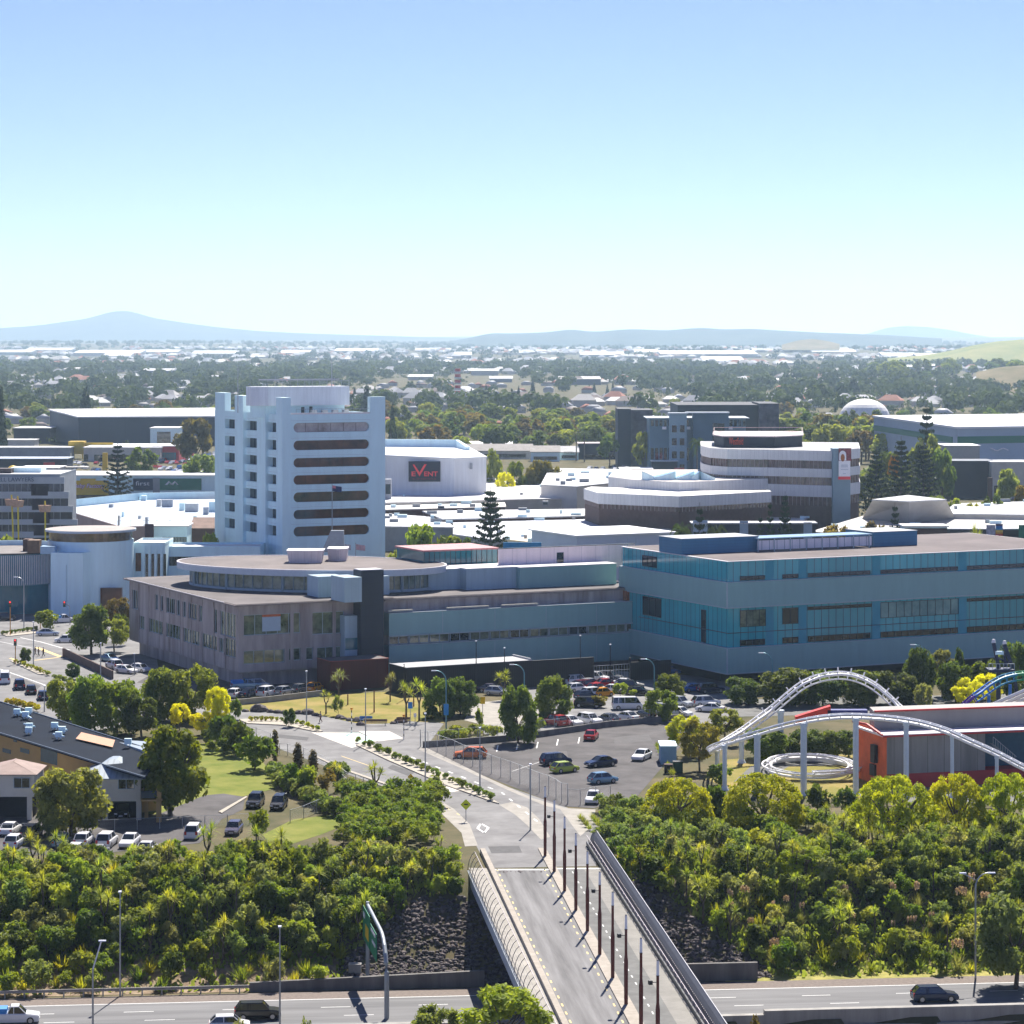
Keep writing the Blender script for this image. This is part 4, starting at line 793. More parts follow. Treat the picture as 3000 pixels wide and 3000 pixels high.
# --- lawyers block
t, P, d, L, z1 = block('office_block', 'grey office block with dark window bands and a lawyers sign on its roof fascia', -70, 176, 0, 1392, 26, M_WALLG, M_WHITER, Y=700, para=.3)
Mz = mat('pale_spandrel', (.42, .44, .47), .7, .08, .5)
for i, (ya, yb) in enumerate(((1417, 1440), (1460, 1482), (1500, 1521), (1537, 1557), (1575, 1600))):
    o = i*1.1
    za, zb = zat(yb, P.y), zat(ya, P.y); b = MB(); b.ub(P-Vector((0, .1)), L+1.0+o, .12, za, zb, d, Vector((0, 1))); w = b.build('window', mat('blue_black_glass', (.015, .03, .055), .08, .3, .3, spec=.8), t)
    f = MB()
    for k in range(14): f.ub(P+d*(L*k/13)-Vector((0, .16)), .12, .06, za, zb, d, Vector((0, 1)))
    f.build('frame', M_WALLG, w)
    z2 = zat((1397, 1440, 1482, 1521, 1557)[i], P.y); MB().ub(P-Vector((0, .6)), L+1.2+o, .6, zb, z2, d, Vector((0, 1))).build('spandrel', Mz, t)
    x0 = P.x+L*(.66+.01*i); MB().ub((x0, P.y-.64), L*.2, .05, za-1.0, zb-.05, d, Vector((0, 1))).build('balcony', mat('balcony_dark', (.03, .025, .03), .7, .2), t)
text('ELL LAWYERS', 1.5, mat('blue_letter', (.05, .07, .12), .5, .05), t, (xat(46, P.y-.7), P.y-.66), 0, zat(1405, P.y), width=(104)/8000*P.y)
p = Vector((xat(-20, 708), 708)); MB().ub(p, 4.6, 5, z1, zat(1373, 708), Vector((1, 0)), Vector((0, 1))).build('roof_plant', mat('plant_brown', (.06, .045, .045), .7), t)
p = Vector((xat(30, 712), 712)); MB().ub(p, 8, 8, z1, z1+1.3, Vector((1, 0)), Vector((0, 1))).build('roof_plant', M_WHITE, t)
for i, (xb, xt, yt, rx) in enumerate(((44, 34, 1462, 26), (57, 52, 1466, 40), (134, 132, 1480, 130))):
    Yp = 650; zt = zat(yt, Yp); t = thing('disc_sculpture', ('tall yellow pole sculpture with a copper disc, outer of the pair by the lawyers block', 'tall yellow pole sculpture with a copper disc, inner of the pair by the lawyers block', 'lone yellow pole sculpture with a broad copper disc above the round showroom roof')[i], 'sculpture', (xat(xb, Yp), Yp, 0))
    MB().tube([(xat(xb, Yp), Yp, 0), (xat(xt, Yp), Yp, zt+1.0)], .2, 8).build('pole', mat('yellow_pole', (.7, .55, .03), .5), t)
    q = MB(); x = xat(xt, Yp)
    q.prism([(x+1.3*math.cos(w), Yp-.3+.55*math.sin(w)) for w in np.linspace(0, 2*math.pi, 15)[:-1]], zt-1.6, zt, top=[(x+1.6*math.cos(w), Yp-.3+.6*math.sin(w)) for w in np.linspace(0, 2*math.pi, 15)[:-1]]); q.build('disc', mat('copper_disc', (.5, .3, .2), .5, .2, 2), t)
# --- mall hall left of the tower
hall = thing('mall_hall', 'pale blue white roofed hall with plant units and a pinkish front wall by the tower', 'building', (xat(400, 800), 800, 0))
zr = 9.0; pts = [gp(208, 1500, zr), gp(352, 1543, zr), gp(700, 1536, zr), gp(700, 1462, zr), gp(420, 1464, zr), gp(205, 1486, zr)]
MB().prism(pts, 0, zr).build('wall', M_WALLP, hall); MB().prism([p.lerp(gp(480, 1500, zr), .012) for p in pts], zr, zr+.06).build('roof', ribmat('blue_white_roof', (.44, .52, .6), (.36, .43, .5), 5, 'U', .6, duty=.05, sc=.15, var=.15), hall)
b = MB(); q0, q1, q2 = gp(203, 1487, zr), gp(420, 1465, zr), gp(700, 1460, zr)
for a, c, h in ((q0, q1, 2.3), (q1, q2, 2.2)): b.prism([a, c, c+Vector((0, .5)), a+Vector((0, .5))], zr-.1, zr+h)
b.build('parapet', M_WHITE, hall)
b = MB()
for i in range(9): p = gp(345, 1541, zr).lerp(gp(650, 1537, zr), i/8); b.cbox((p.x, p.y, zr+.75), .12, .12, 1.5)
a, c = gp(345, 1541, zr), gp(650, 1537, zr); b.bar((*a, zr+1.4), (*c, zr+1.4), .08, .08); b.build('roof_rail', M_GALV, hall)
for i, (xa, xb, yb, yt) in enumerate(((318, 330, 1487, 1477), (356, 362, 1515, 1500), (404, 412, 1520, 1510), (388, 406, 1466, 1456), (413, 428, 1467, 1452), (458, 472, 1484, 1464), (474, 505, 1486, 1464), (525, 540, 1496, 1474), (542, 580, 1500, 1475), (595, 610, 1508, 1486), (612, 640, 1500, 1470), (345, 350, 1540, 1510), (425, 432, 1538, 1515), (566, 574, 1540, 1512))):
    p = gp(xa, yb, zr+.06); MB().ub(p, (xb-xa)/8000*p.y, 2.2, zr+.06, zat(yt, p.y), Vector((1, 0)), Vector((0, 1))).build('plant_unit', (mat('unit_grey', (.4, .42, .45), .6, .15), M_WHITE, mat('unit_cream', (.6, .6, .58), .6, .1))[i % 3], hall)
# --- shop row with signs
t, P, d, L, z1 = block('shop_row', 'long shop row with yellow, navy and green sign panels behind the pale mall hall', 172, 660, 0, 1394, 30, M_WHITE, M_WHITER, Y=1000, wins=[(.03, 1, .3, 2.4, 30, M_GLASS)])
def sign(x0, x1, y0, y1, m, nm='sign_board', o=.15): b = MB(); Yp = P.y-.3; b.ub((xat(x0, Yp), Yp), (x1-x0)/8000*Yp, o, zat(y1, Yp), zat(y0, Yp), Vector((1, 0)), Vector((0, 1))); return b.build(nm, m, t)
sign(188, 318, 1408, 1450, M_YEL); sign(235, 280, 1402, 1408, M_YEL); sign(390, 448, 1402, 1437, M_NVS); sign(448, 468, 1400, 1450, M_WALLG); sign(468, 590, 1402, 1436, M_GRNS)
text('Baby Factory', 2.0, mat('purple_letter', (.25, .01, .09), .5), t, (xat(259, 999), P.y-.4), 0, zat(1424, 999), width=11.8, italic=.2, extrude=.06, bold=.12)
text('Baby Factory', 2.0, mat('pink_white_letter', (.85, .65, .7), .5), t, (xat(259, 999), P.y-.52), 0, zat(1424, 999), width=11.2, italic=.2, extrude=.03, bold=.03)
text('first', 2.2, M_WHL, t, (xat(417, 999), P.y-.4), 0, zat(1417, 999), width=5.2)
b = MB()
for s in (0, 1):
    x = xat(482+s*17, 999); z = zat(1421, 999); b.quad((x, P.y-.4, z), (x+1.0, P.y-.4, z), (x+1.7, P.y-.4, z+1.0), (x+1.5, P.y-.4, z+1.5)); b.quad((x+1.5, P.y-.4, z+1.5), (x+1.7, P.y-.4, z+1.0), (x+2.4, P.y-.4, z), (x+3.0, P.y-.4, z))
b.build('chevron_logo', M_WHL, t)
# --- dark warehouse and other sheds on the left
Pa, Pb, Pc, Pd = Vector((xat(230, 1480), 1480)), Vector((xat(660, 1500), 1500)), Vector((xat(660, 1590), 1590)), Vector((xat(146, 1560), 1560))
t = thing('warehouse', 'huge dark blue grey warehouse with a bright white roof among the trees', 'warehouse', (Pa.x, Pa.y, 0)); za, zb = zat(1224, 1480), zat(1202, 1560)
MB().prism([Pa, Pb, Pc, Pd], 0, [za, za-.2, zb, zb]).build('wall', ribmat('dark_blue_sheet', (.018, .035, .06), (.012, .025, .045), 14, 'H', .6, duty=.03, sc=.03), t)
cen = (Pa+Pb+Pc+Pd)/4; ex = lambda p: p+(p-cen).normalized()*1.0; MB().prism([ex(Pa), ex(Pb), ex(Pc), ex(Pd)], [za+.01, za-.19, zb+.01, zb+.01], [za+.7, za+.5, zb+.7, zb+.7]).build('roof', M_WHITER, t)
block('white_shop', 'small white boxy shop with dark recess against the dark warehouse', 440, 520, 0, 1255, 20, M_WHITE, M_WHITER, Y=1400, wins=[(.25, .75, 4, 11, 0, M_GLASS)])
block('yellow_store', 'low white roofed store with a yellow fascia and a bold yellow corner box', 245, 470, 1352, 1312, 45, M_WALLC, M_WHITER, wins=[(.0, .06, .2, 3.4, 0, M_GLASS), (.14, .95, .2, 3.2, 20, M_GLASS)])
t, P, d, L, z1 = block('fuel_store', 'low store with a red fascia beside the dark warehouse', 446, 524, 1350, 1308, 30, M_RED, M_WHITER, wins=[(.1, .9, .3, 4.0, 8, M_GLASST)])
single(MB().ub(gp(200, 1345), 7.6, 8, 2.5, 8.6, Vector((1, 0)), Vector((0, 1))).ub(gp(203, 1345)+Vector((0, .5)), .4, .4, 0, 2.5, Vector((1, 0)), Vector((0, 1))).ub(gp(240, 1345)+Vector((0, .5)), .4, .4, 0, 2.5, Vector((1, 0)), Vector((0, 1))).ub(gp(246, 1345)+Vector((0, 1)), 14, .5, 6.2, 8.0, Vector((1, 0)), Vector((0, 1))), 'store_canopy', M_YEL, 'bright yellow corner canopy and fascia of the low store', 'canopy', (*gp(200, 1345), 0))
single(MB().ub(gp(300, 1382), 2.2, 1.2, 0, 8.4, Vector((1, 0)), Vector((0, 1))), 'sign_pylon', M_YEL, 'tall plain yellow sign pylon beside the norfolk pine', 'sign', (*gp(300, 1382), 0))
t = thing('canopy', 'flat cream drive through canopy on two brown posts', 'canopy', (*gp(210, 1392), 0)); q = gp(170, 1392)
MB().ub(q, 12.5, 6, 3.0, 3.5, Vector((1, 0)), Vector((0, 1))).build('roof', M_WALLC, t)
for x in (196, 211): p = gp(x, 1392); MB().cbox((p.x, p.y+.6, 1.5), .8, .8, 3).build('post', M_BROWNW, t)
Lb = [('low grey shop with pale roof beside the dark warehouse', 40, 146, 1300, 1255, 30, M_WALLN, M_WHITER), ('long low white shop with blue white roof left of the yellow store', -60, 205, 1348, 1312, 14, M_WALLG, M_WHITER), ('low shop with a small red front left of the yellow store', -40, 195, 1378, 1345, 18, M_WALLN, MATS['blue_white_roof']),
      ('pale shed at the left edge behind the long shop', -60, 100, 1318, 1290, 14, M_WALLC, M_WHITER), ('white flat canopy shop behind the lawyers block', 55, 170, 1398, 1372, 20, M_WALLC, M_WHITER)]
for a in Lb: block('shop_building', a[0], *a[1:])
for lab, x, yb, yt, m in (('small red shop front panel on the low left shop', 128, 1379, 1353, M_RED),): single(MB().ub(gp(x, yb)-Vector((0, .4)), 5, .3, 0, 3.6, Vector((1, 0)), Vector((0, 1))), 'shop_sign', m, lab, 'sign', (*gp(x, yb), 0))
t = thing('parasol_tent', 'round yellow and red tent among the parked cars behind the lawyers block', 'tent', (*gp(38, 1390), 0)); p = gp(38, 1390)
MB().cyl(p.x, p.y, 0, 2.2, 2.4, n=14).build('side', M_RED, t); MB().cyl(p.x, p.y, 2.2, 3.6, 3.0, 1.4, n=14).cyl(p.x, p.y, 3.6, 4.0, 1.4, .1, n=14).build('top', M_YEL, t)
block('brown_roof_house', 'small house with a brown pitched roof behind the white link building', 560, 625, 0, 1550, 8, M_BROWNW, mat('brown_tile', (.22, .15, .12), .9, .2, .6), Y=690, pitch=2.2)
block('white_shop', 'small white shop with glass front and a dark side panel behind the round showroom', 438, 548, 0, 1543, 10, M_WHITE, M_WHITER, Y=680, wins=[(.35, .98, 4.5, 10, 8, M_GLASS)])
single(MB().ub((xat(424, 678), 678), 2.2, .5, 4, zat(1535, 678), Vector((1, 0)), Vector((0, 1))), 'dark_screen', mat('plum_panel', (.05, .03, .04), .6), 'plum dark upright panel beside the small white shop', 'panel', (xat(424, 678), 678, 0))
# --- cinema hall
zc0 = 9.0; Yc = 878.0
cin = thing('cinema_hall', 'big white cinema hall with a navy sign reading EVENT on its blank wall', 'building', (xat(1250, Yc), Yc, 0)); zt = zat(1345, Yc)
Pa, Pb, Pc = Vector((xat(1090, Yc+4), Yc+4)), Vector((xat(1330, Yc-1), Yc-1)), Vector((xat(1425, Yc+9), Yc+9)); Pd, Pe = Vector((xat(1362, 985), 985)), Vector((xat(1090, 985), 985))
MB().prism([Pa, Pb, Pc, Pd, Pe], 0, [zt+1, zt, zt, zt, zt]).build('wall', ribmat('white_sheet_wall', (.66, .69, .72), (.56, .6, .64), 7, 'H', .6, duty=.012), cin)
cen = (Pa+Pb+Pc+Pd+Pe)/5; ex = lambda p: p+(p-cen).normalized()*.6; MB().prism([ex(Pa), ex(Pb), ex(Pc), ex(Pd), ex(Pe)], [zt+1.01, zt+.01, zt+.01, zt+.01, zt+.01], [zt+1.4, zt+.4, zt+.4, zt+.4, zt+.4]).build('roof', mat('cinema_roof', (.62, .65, .68), .55, .06, .1), cin)
b = MB(); q0, q1, q2 = Vector((xat(1090, 968), 968)), Vector((xat(1335, 960), 960)), Vector((xat(1366, 935), 935)); zp_ = zat(1287, 965)
b.prism([q0, q1, q2, q2+Vector((1.2, 1)), q1+Vector((1, 1)), q0+Vector((0, 1))], zt+.3, [zp_, zp_, zp_-1.5, zp_-1.5, zp_, zp_]); b.build('roof_parapet', M_WHITE, cin)
Ys = Yc-.6; sg = MB(); x0, x1 = xat(1197, Ys), xat(1290, Ys); sg.ub((x0, Ys), x1-x0, .5, zat(1411, Ys), zat(1352, Ys), Vector((1, 0)), Vector((0, 1))); so = sg.build('sign_board', mat('sign_navy', (.012, .016, .035), .5), cin)
text('E', 2.1, M_REDL, cin, (xat(1211, Ys), Ys-.08), 0, zat(1389, Ys), width=1.35, extrude=.08, bold=.05); text('ENT', 2.1, M_REDL, cin, (xat(1262, Ys), Ys-.08), 0, zat(1389, Ys), width=4.4, extrude=.08, bold=.05)
b = MB(); X = lambda p: xat(p, Ys); Z = lambda p: zat(p, Ys)
b.quad((X(1209), Ys-.1, Z(1361)), (X(1214), Ys-.1, Z(1361)), (X(1231), Ys-.1, Z(1386)), (X(1229), Ys-.1, Z(1396))); b.quad((X(1250), Ys-.1, Z(1360)), (X(1229), Ys-.1, Z(1396)), (X(1230), Ys-.1, Z(1382)), (X(1243), Ys-.1, Z(1360))); b.build('lettering', M_REDL, cin)
text('CINEMAS', .8, mat('dim_red_letter', (.18, .02, .03), .5), cin, (xat(1243, Ys), Ys-.08), 0, zat(1403, Ys), width=7.6)
MB().ub((xat(1376, Yc+3.4), Yc+3.3), .9, .3, zat(1376, Yc), zat(1358, Yc), Vector((1, 0)), Vector((0, 1))).build('wall_vent', M_WALLG, cin)
# --- mall roofs right of the tower: (label, px0, px1, front-edge row of the roof, rear row, height, colours)
def roofslab(label, pts, z, wall, roof, h=.0, name='mall_roof', z0=0, rim=None):
    P = [gp(x, y, z) for x, y in pts]; c = sum(P, Vector((0, 0)))/len(P); t = thing(name, label, 'mall building', (c.x, c.y, z0))
    MB().prism(P, z0, z).build('wall', wall, t); MB().prism([p+(p-c).normalized()*.35 for p in P], z+.004, z+.35).build('roof', roof, t)
    q_ = random.Random(label); xs = [p.x for p in P]; y_ = [p.y for p in P]
    for i in range(9):
        for _ in range(30):
            o = Vector((q_.uniform(min(xs), max(xs)), q_.uniform(min(y_), max(y_))))
            if all((b_.x-a.x)*(o.y-a.y)-(b_.y-a.y)*(o.x-a.x) > 0 for a, b_ in zip(P, P[1:]+P[:1])) or all((b_.x-a.x)*(o.y-a.y)-(b_.y-a.y)*(o.x-a.x) < 0 for a, b_ in zip(P, P[1:]+P[:1])): MB().cbox((o.x, o.y, z+.7), q_.uniform(.6, 3.2), q_.uniform(.6, 2), q_.uniform(.5, 1.5)).build('roof_vent' if i % 3 else 'skylight', M_WALLG if i % 2 else M_WHITE, t); break
    if rim:
        b = MB()
        for i in range(len(P)): a, e = P[i], P[(i+1) % len(P)]; b.bar((a.x, a.y, z+.6), (e.x, e.y, z+.6), .4, .5)
        b.build('rim', rim, t)
    return t
M_WR2 = ribmat('bright_roof', (.7, .68, .66), (.5, .49, .48), 4.5, 'U', .6, duty=.05, sc=.2, var=.14); M_WR3 = ribmat('grey_white_roof', (.48, .49, .5), (.34, .35, .36), 2.4, 'U', .7, duty=.08, sc=.2, var=.2)
roofslab('broad white mall roof deck around the cinema hall', [(1130, 1475), (1480, 1466), (1700, 1462), (1735, 1440), (1560, 1418), (1430, 1402), (1130, 1440)], 8.5, M_WALLC, M_WR2)
roofslab('cream flat mall roof with long shaded edge below the white deck', [(1130, 1496), (1480, 1487), (1475, 1470), (1130, 1478)], 7.6, M_BROWNW, mat('cream_roof', (.68, .64, .57), .7, .08, .12))
roofslab('long grey white sawtooth mall roof with brown clerestory strip', [(1300, 1524), (1750, 1513), (1755, 1493), (1240, 1500)], 7.4, M_BROWNW, M_WR3)
roofslab('pale sloping mall roof beside the tower, before the round headed trees', [(1128, 1545), (1330, 1548), (1300, 1520), (1128, 1508)], 6.6, M_WALLG, M_WR3)
roofslab('wide pale grey mall roof behind the norfolk pine and palm', [(1330, 1568), (1460, 1586), (1990, 1552), (2010, 1525), (1770, 1522), (1330, 1532)], 6.4, M_WALLG, ribmat('pale_grey_roof', (.54, .55, .58), (.4, .41, .44), 6, 'U', .7, duty=.04, sc=.15, var=.2))
roofslab('raised white plant deck with slanted end behind the striped offices', [(1585, 1423), (1690, 1428), (1860, 1410), (1850, 1378), (1610, 1374)], 12.5, mat('cream_slope', (.6, .58, .54), .7, .06, .2), M_WR3)
roofslab('low white flat shop roof along the palms behind the glass office', [(2040, 1542), (2350, 1530), (2390, 1508), (2110, 1512)], 7, M_WALLC, M_WR2)
for lab, x0, x1, yb, yt, dp in (('grey roof plant duct on the white mall deck', 1330, 1362, 1448, 1427, 3), ('cream roof plant box on the white mall deck', 1370, 1400, 1440, 1418, 3), ('boxy roof duct near the striped offices', 1640, 1668, 1437, 1413, 3), ('long silver duct on the mall deck by the striped offices', 1668, 1740, 1430, 1412, 2), ('grey air units behind the cinema corner', 1398, 1450, 1412, 1400, 3), ('small roof fan on the grey sawtooth roof', 1282, 1302, 1492, 1482, 2), ('small roof unit near the striped offices lower wing', 1590, 1606, 1482, 1468, 2), ('white roof unit by the tower edge', 1128, 1146, 1462, 1404, 3), ('cream roof unit on the pale grey mall roof', 1830, 1862, 1522, 1512, 3), ('small cream roof vent on the pale grey mall roof', 1765, 1780, 1524, 1514, 2)):
    z = 8.9 if yb < 1470 else (7.8 if yb < 1500 else 6.8); p = gp(x0, yb, z); t = thing('roof_unit', lab, 'roof unit', (p.x, p.y, z))
    w = (x1-x0)/8000*p.y; zt_ = zat(yt, p.y); MB().ub(p, w, dp, z, zt_, Vector((1, 0)), Vector((0, 1))).build('casing', mat('unit_grey', (.4, .42, .45), .6, .15), t); MB().ub(p+Vector((w*.1, -.03)), w*.8, .04, z+(zt_-z)*.25, z+(zt_-z)*.75, Vector((1, 0)), Vector((0, 1))).build('louvre', M_FRAMED, t)
t = block('white_hall', 'blank white hall with brilliant white roof between the palm trees and the glass office', 1690, 1975, 0, 1572, 22, mat('pale_blue_white', (.5, .56, .68), .6, .06, .2), mat('brilliant_roof', (.82, .82, .82), .5, .03), 'U', Y=606, over=.6)
roofslab('cream triangular awning roof behind the pink white screen', [(1475, 1583), (1680, 1605), (1700, 1590), (1640, 1576)], 9, M_WALLC, mat('cream_orange_roof', (.75, .6, .42), .7, .06), name='awning_building')
single(MB().ub((xat(1474, 570), 570), 8, .4, 4, zat(1589, 570), Vector((1, 0)), Vector((0, 1))), 'blue_hoarding', mat('bright_blue_board', (.02, .25, .5), .6, .2, 1), 'bright blue hoarding behind the glazed upper storey', 'hoarding', (xat(1474, 570), 570, 4))
# --- striped offices with rounded ends
M_BAND = ribmat('white_band_panel', (.66, .66, .65), (.5, .5, .5), 1.3, 'H', .6, duty=.07); M_BRG = mat('brown_window_band', (.045, .026, .024), .15, sc=.6, c2=(.16, .10, .09), spec=.6)
def rib_offices(label, path, zs, depth_dir, name, roofm, back):
    """path: front outline; zs: list of (z0,z1,kind)"""
    t = thing(name, label, 'office building', (path[0].x, path[0].y, 0)); poly = path+back; c = sum(poly, Vector((0, 0)))/len(poly)
    for z0, z1, k in zs:
        if k == 'w':
            MB().prism([p+(c-p).normalized()*.5 for p in poly], z0, z1).build('window', M_BRG, t); f = MB()
            for a, e in zip(path, path[1:]):
                n = max(1, int((e-a).length/1.3))
                for i in range(n+1): p = a.lerp(e, i/n); p = p+(c-p).normalized()*.42; f.cbox((p.x, p.y, (z0+z1)/2), .16, .16, z1-z0)
            f.build('frame', mat('pinkish_mullion', (.36, .3, .29), .7), t.children[-1])
        elif k == 'b': MB().prism(poly, z0, z1).build('band', M_BAND, t)
        else: MB().prism([p+(c-p).normalized()*.4 for p in poly], z0, z1).build('brick_band', M_BROWNW, t)
    zt = zs[-1][1]; MB().prism([p+(c-p).normalized()*.4 for p in poly], zt-.3, zt-.2).build('roof', roofm, t) if False else MB().prism([p+(c-p).normalized()*.3 for p in poly], zt, zt+.05).build('roof', roofm, t)
    return t
Yo = 790.0
def pO(px, Y): return Vector((xat(px, Y), Y))
path = [pO(2052, 838), pO(2056, 822), pO(2080, 808), pO(2130, 800), pO(2250, 796), pO(2360, 790), pO(2438, 786), pO(2520, 806)]
zO = lambda py: zat(py, 795)
zs = [(0, zO(1478), 'r'), (zO(1478), zO(1452), 'w'), (zO(1452), zO(1418), 'b'), (zO(1418), zO(1395), 'w'), (zO(1395), zO(1370), 'b'), (zO(1370), zO(1347), 'w'), (zO(1347), zO(1318), 'b')]
so = rib_offices('tall striped white and brown office building with rounded end and a dark penthouse', path, zs, None, 'striped_offices', M_ROOFG, [pO(2515, 850), pO(2052, 860)])
b = MB(); pp = [pO(2092, 822), pO(2120, 810), pO(2270, 808), pO(2350, 818), pO(2350, 850), pO(2092, 850)]; b.prism(pp, zO(1318), zat(1278, 815)); b.build('penthouse', M_WALLN, so)
MB().prism([p+(p-pO(2220, 830)).normalized()*.5 for p in pp], zat(1278, 815), zat(1278, 815)+.3).build('penthouse_roof', mat('pale_pink_roof', (.6, .52, .5), .7, .08), so)
b = MB()
for i in range(len(pp)):
    a, e = pp[i], pp[(i+1) % len(pp)]; b.bar((*a, zat(1264, 815)), (*e, zat(1264, 815)), .12, .12); b.bar((*a, zat(1278, 815)), (*a, zat(1264, 815)), .12, .12)
b.build('roof_rail', mat('pink_rail', (.6, .45, .44), .5), so)
text('Westfield', 3.0, mat('orange_red_letter', (.75, .09, .03), .5), so, (xat(2158, 807), 808.6), -.02, zat(1293, 810), width=4.2, extrude=.1)
p = pO(2440, 783.5); b = MB(); b.ub(p, xat(2492, 783)-p.x, 6, 0, zat(1314, 784), Vector((1, 0)), Vector((0, 1))); b.build('stair_tower', mat('blue_grey_render', (.2, .29, .34), .7, .08, .2), so)
Yb = 783.2; xb0, xb1 = xat(2457, Yb), xat(2491, Yb); bz = lambda y: zat(y, Yb)
bn = thing('wall_banner', 'tall white banner with red foot on the stair tower of the striped offices', 'banner', (xb0, Yb, bz(1405)))
MB().ub((xb0, Yb), xb1-xb0, .06, bz(1396), bz(1350), Vector((1, 0)), Vector((0, 1))).build('sheet', M_WHL, bn); MB().ub((xb0-.1, Yb-.02), xb1-xb0+.15, .08, bz(1405), bz(1396), Vector((1, 0)), Vector((0, 1))).build('red_foot', M_REDL, bn)
MB().ub((xb0, Yb-.01), xb1-xb0+.3, .06, bz(1350), bz(1313), Vector((1, 0)), Vector((0, 1))).build('picture', mat('plum_picture', (.2, .04, .05), .6, .6, 1.2), bn)
xm = xb0+1.15; MB().prism([(xm-1.0, Yb-.1), (xm+1.0, Yb-.1), (xm+1.0, Yb-.02), (xm-1.0, Yb-.02)], bz(1349), bz(1332)).build('white_arch', M_WHL, bn); MB().quad(*[(xm+1.0*math.cos(w), Yb-.1, bz(1332)+1.15*math.sin(w)) for w in np.linspace(0, math.pi, 10)]).build('white_arch', M_WHL, bn)
MB().quad(*[(xm+.6*math.cos(w), Yb-.13, bz(1341)+1.1*math.sin(w)) for w in np.linspace(0, 2*math.pi, 14)[:-1]]).build('food_picture', mat('food_brown', (.35, .12, .03), .6, .5, 2), bn)
b = MB()
for i, y in enumerate((1362, 1365, 1368, 1375, 1387)): b.cbox(((xb0+xb1)/2, Yb-.01, bz(y)), (xb1-xb0)*(.55, .6, .6, .65, .25)[i], .05, .14)
b.build('small_print', mat('grey_print', (.4, .45, .52), .6), bn)
# lower curved wings
path2 = [pO(1782, 806), pO(1850, 790), pO(1990, 775), pO(2195, 792), pO(2250, 796)]; z2 = lambda py: zat(py, 785)
rib_offices('curved middle wing of the striped offices with white fan shaped skylights on its roof', path2, [(z2(1505), z2(1467), 'r'), (z2(1467), z2(1440), 'w'), (z2(1440), z2(1408), 'b')], None, 'striped_wing', mat('warm_roof', (.5, .46, .43), .8, .1, .3), [pO(2250, 850), pO(1800, 850)])
path3 = [pO(1710, 790), pO(1752, 768), pO(1990, 752), pO(2200, 770), pO(2260, 775)]; z3 = lambda py: zat(py, 762)
rib_offices('lowest curved wing of the striped offices with a long brown window band', path3, [(0, z3(1494), 'r'), (z3(1494), z3(1480), 'w'), (z3(1480), z3(1448), 'b')], None, 'striped_wing', M_WR2, [pO(2255, 782), pO(1990, 777), pO(1850, 792), pO(1730, 800)])
zr = z2(1408)
for i, (x0, x1, y0, y1, s) in enumerate(((1880, 1925, 1388, 1408, -1), (1900, 1980, 1386, 1412, 1), (1975, 2035, 1385, 1412, 1), (2010, 2050, 1382, 1405, 1), (2050, 2096, 1382, 1410, -1))):
    p, q = pO(x0, 790), pO(x1, 790); m = (p+q)/2; w = (q-p).length/2; t = thing('fan_skylight', ('first fan shaped white skylight at the outer end of the striped wing roof', 'second fan skylight, long and low, on the striped wing roof', 'third fan skylight in the middle of the striped wing roof', 'fourth fan skylight, overlapping the third, on the striped wing roof', 'fifth fan skylight beside the tall striped offices')[i], 'skylight', (m.x, m.y, zr), 'fan skylights on the striped offices')
    n = 14; ring = [(m.x+w*math.cos(a), m.y+4.2*math.sin(a)) for a in (2*math.pi*k/n for k in range(n))]
    MB().prism(ring, zr, [zr+.5+(1+s*math.cos(2*math.pi*k/n))*.95 for k in range(n)], cap=False).build('drum', M_WHITE, t)
    MB().quad(*[((x-m.x)*.94+m.x, (y-m.y)*.94+m.y, zr+.52+(1+s*math.cos(2*math.pi*k/n))*.95) for k, (x, y) in enumerate(ring)]).build('glass', mat('sky_glass', (.4, .6, .65), .1, .1, spec=.8), t)
# --- dark block and blue offices behind
block('dark_hall', 'very dark long hall with concrete end panels behind the blue grey offices', 1985, 2270, 0, 1188, 60, mat('dark_teal_sheet', (.01, .022, .03), .6, .15, .1), M_WALLN, Y=1290, over=.2)
block('concrete_panel_block', 'raw concrete end block of the dark hall, right of the blue offices', 2225, 2282, 0, 1184, 40, mat('mottled_concrete', (.08, .075, .09), .85, .6, .25), M_WALLN, Y=1284, over=.1)
block('dark_cube', 'dark navy cube building beside the trees at the left of the blue offices', 1810, 1848, 0, 1200, 30, mat('navy_sheet', (.01, .025, .04), .6, .1), M_WALLN, Y=1250, over=.1)
block('concrete_panel_block', 'low mottled concrete block between the dark cube and the blue offices', 1848, 1912, 0, 1203, 30, MATS['mottled_concrete'], M_WALLN, Y=1256, over=.1)
M_BGO = mat('blue_grey_office', (.10, .19, .25), .6, .08, .2); M_BGD = mat('deep_blue_office', (.05, .12, .18), .6, .08, .2)
t, P, d, L, z1 = block('blue_office', 'blue grey four storey office with projecting roof and a lighter square stair bay', 1903, 2185, 0, 1226, 25, M_BGO, mat('pale_eave', (.4, .46, .52), .6), Y=1180, over=1.5)
for i in range(22):
    if 9 <= i <= 13 or 15 <= i <= 17: continue
    x = P.x+L*(i+.25)/22; MB().cbox((x+.7, P.y-.03, 9), 1.3, .08, 5.5).build('window', M_GLASS, t); MB().cbox((x+.7, P.y-.03, z1-2), 1.2, .08, 2.6).build('window', M_GLASS, t)
p = pO(1962, 1174); w = xat(2012, 1174)-p.x; zt = zat(1213, 1174); MB().ub(p, w, 6, 0, zt, Vector((1, 0)), Vector((0, 1))).build('stair_bay', mat('light_blue_bay', (.22, .34, .41), .6, .06), t); MB().ub(p-Vector((.6, .6)), w+1.2, 7, zt, zt+.5, Vector((1, 0)), Vector((0, 1))).build('bay_roof', MATS['pale_eave'], t)
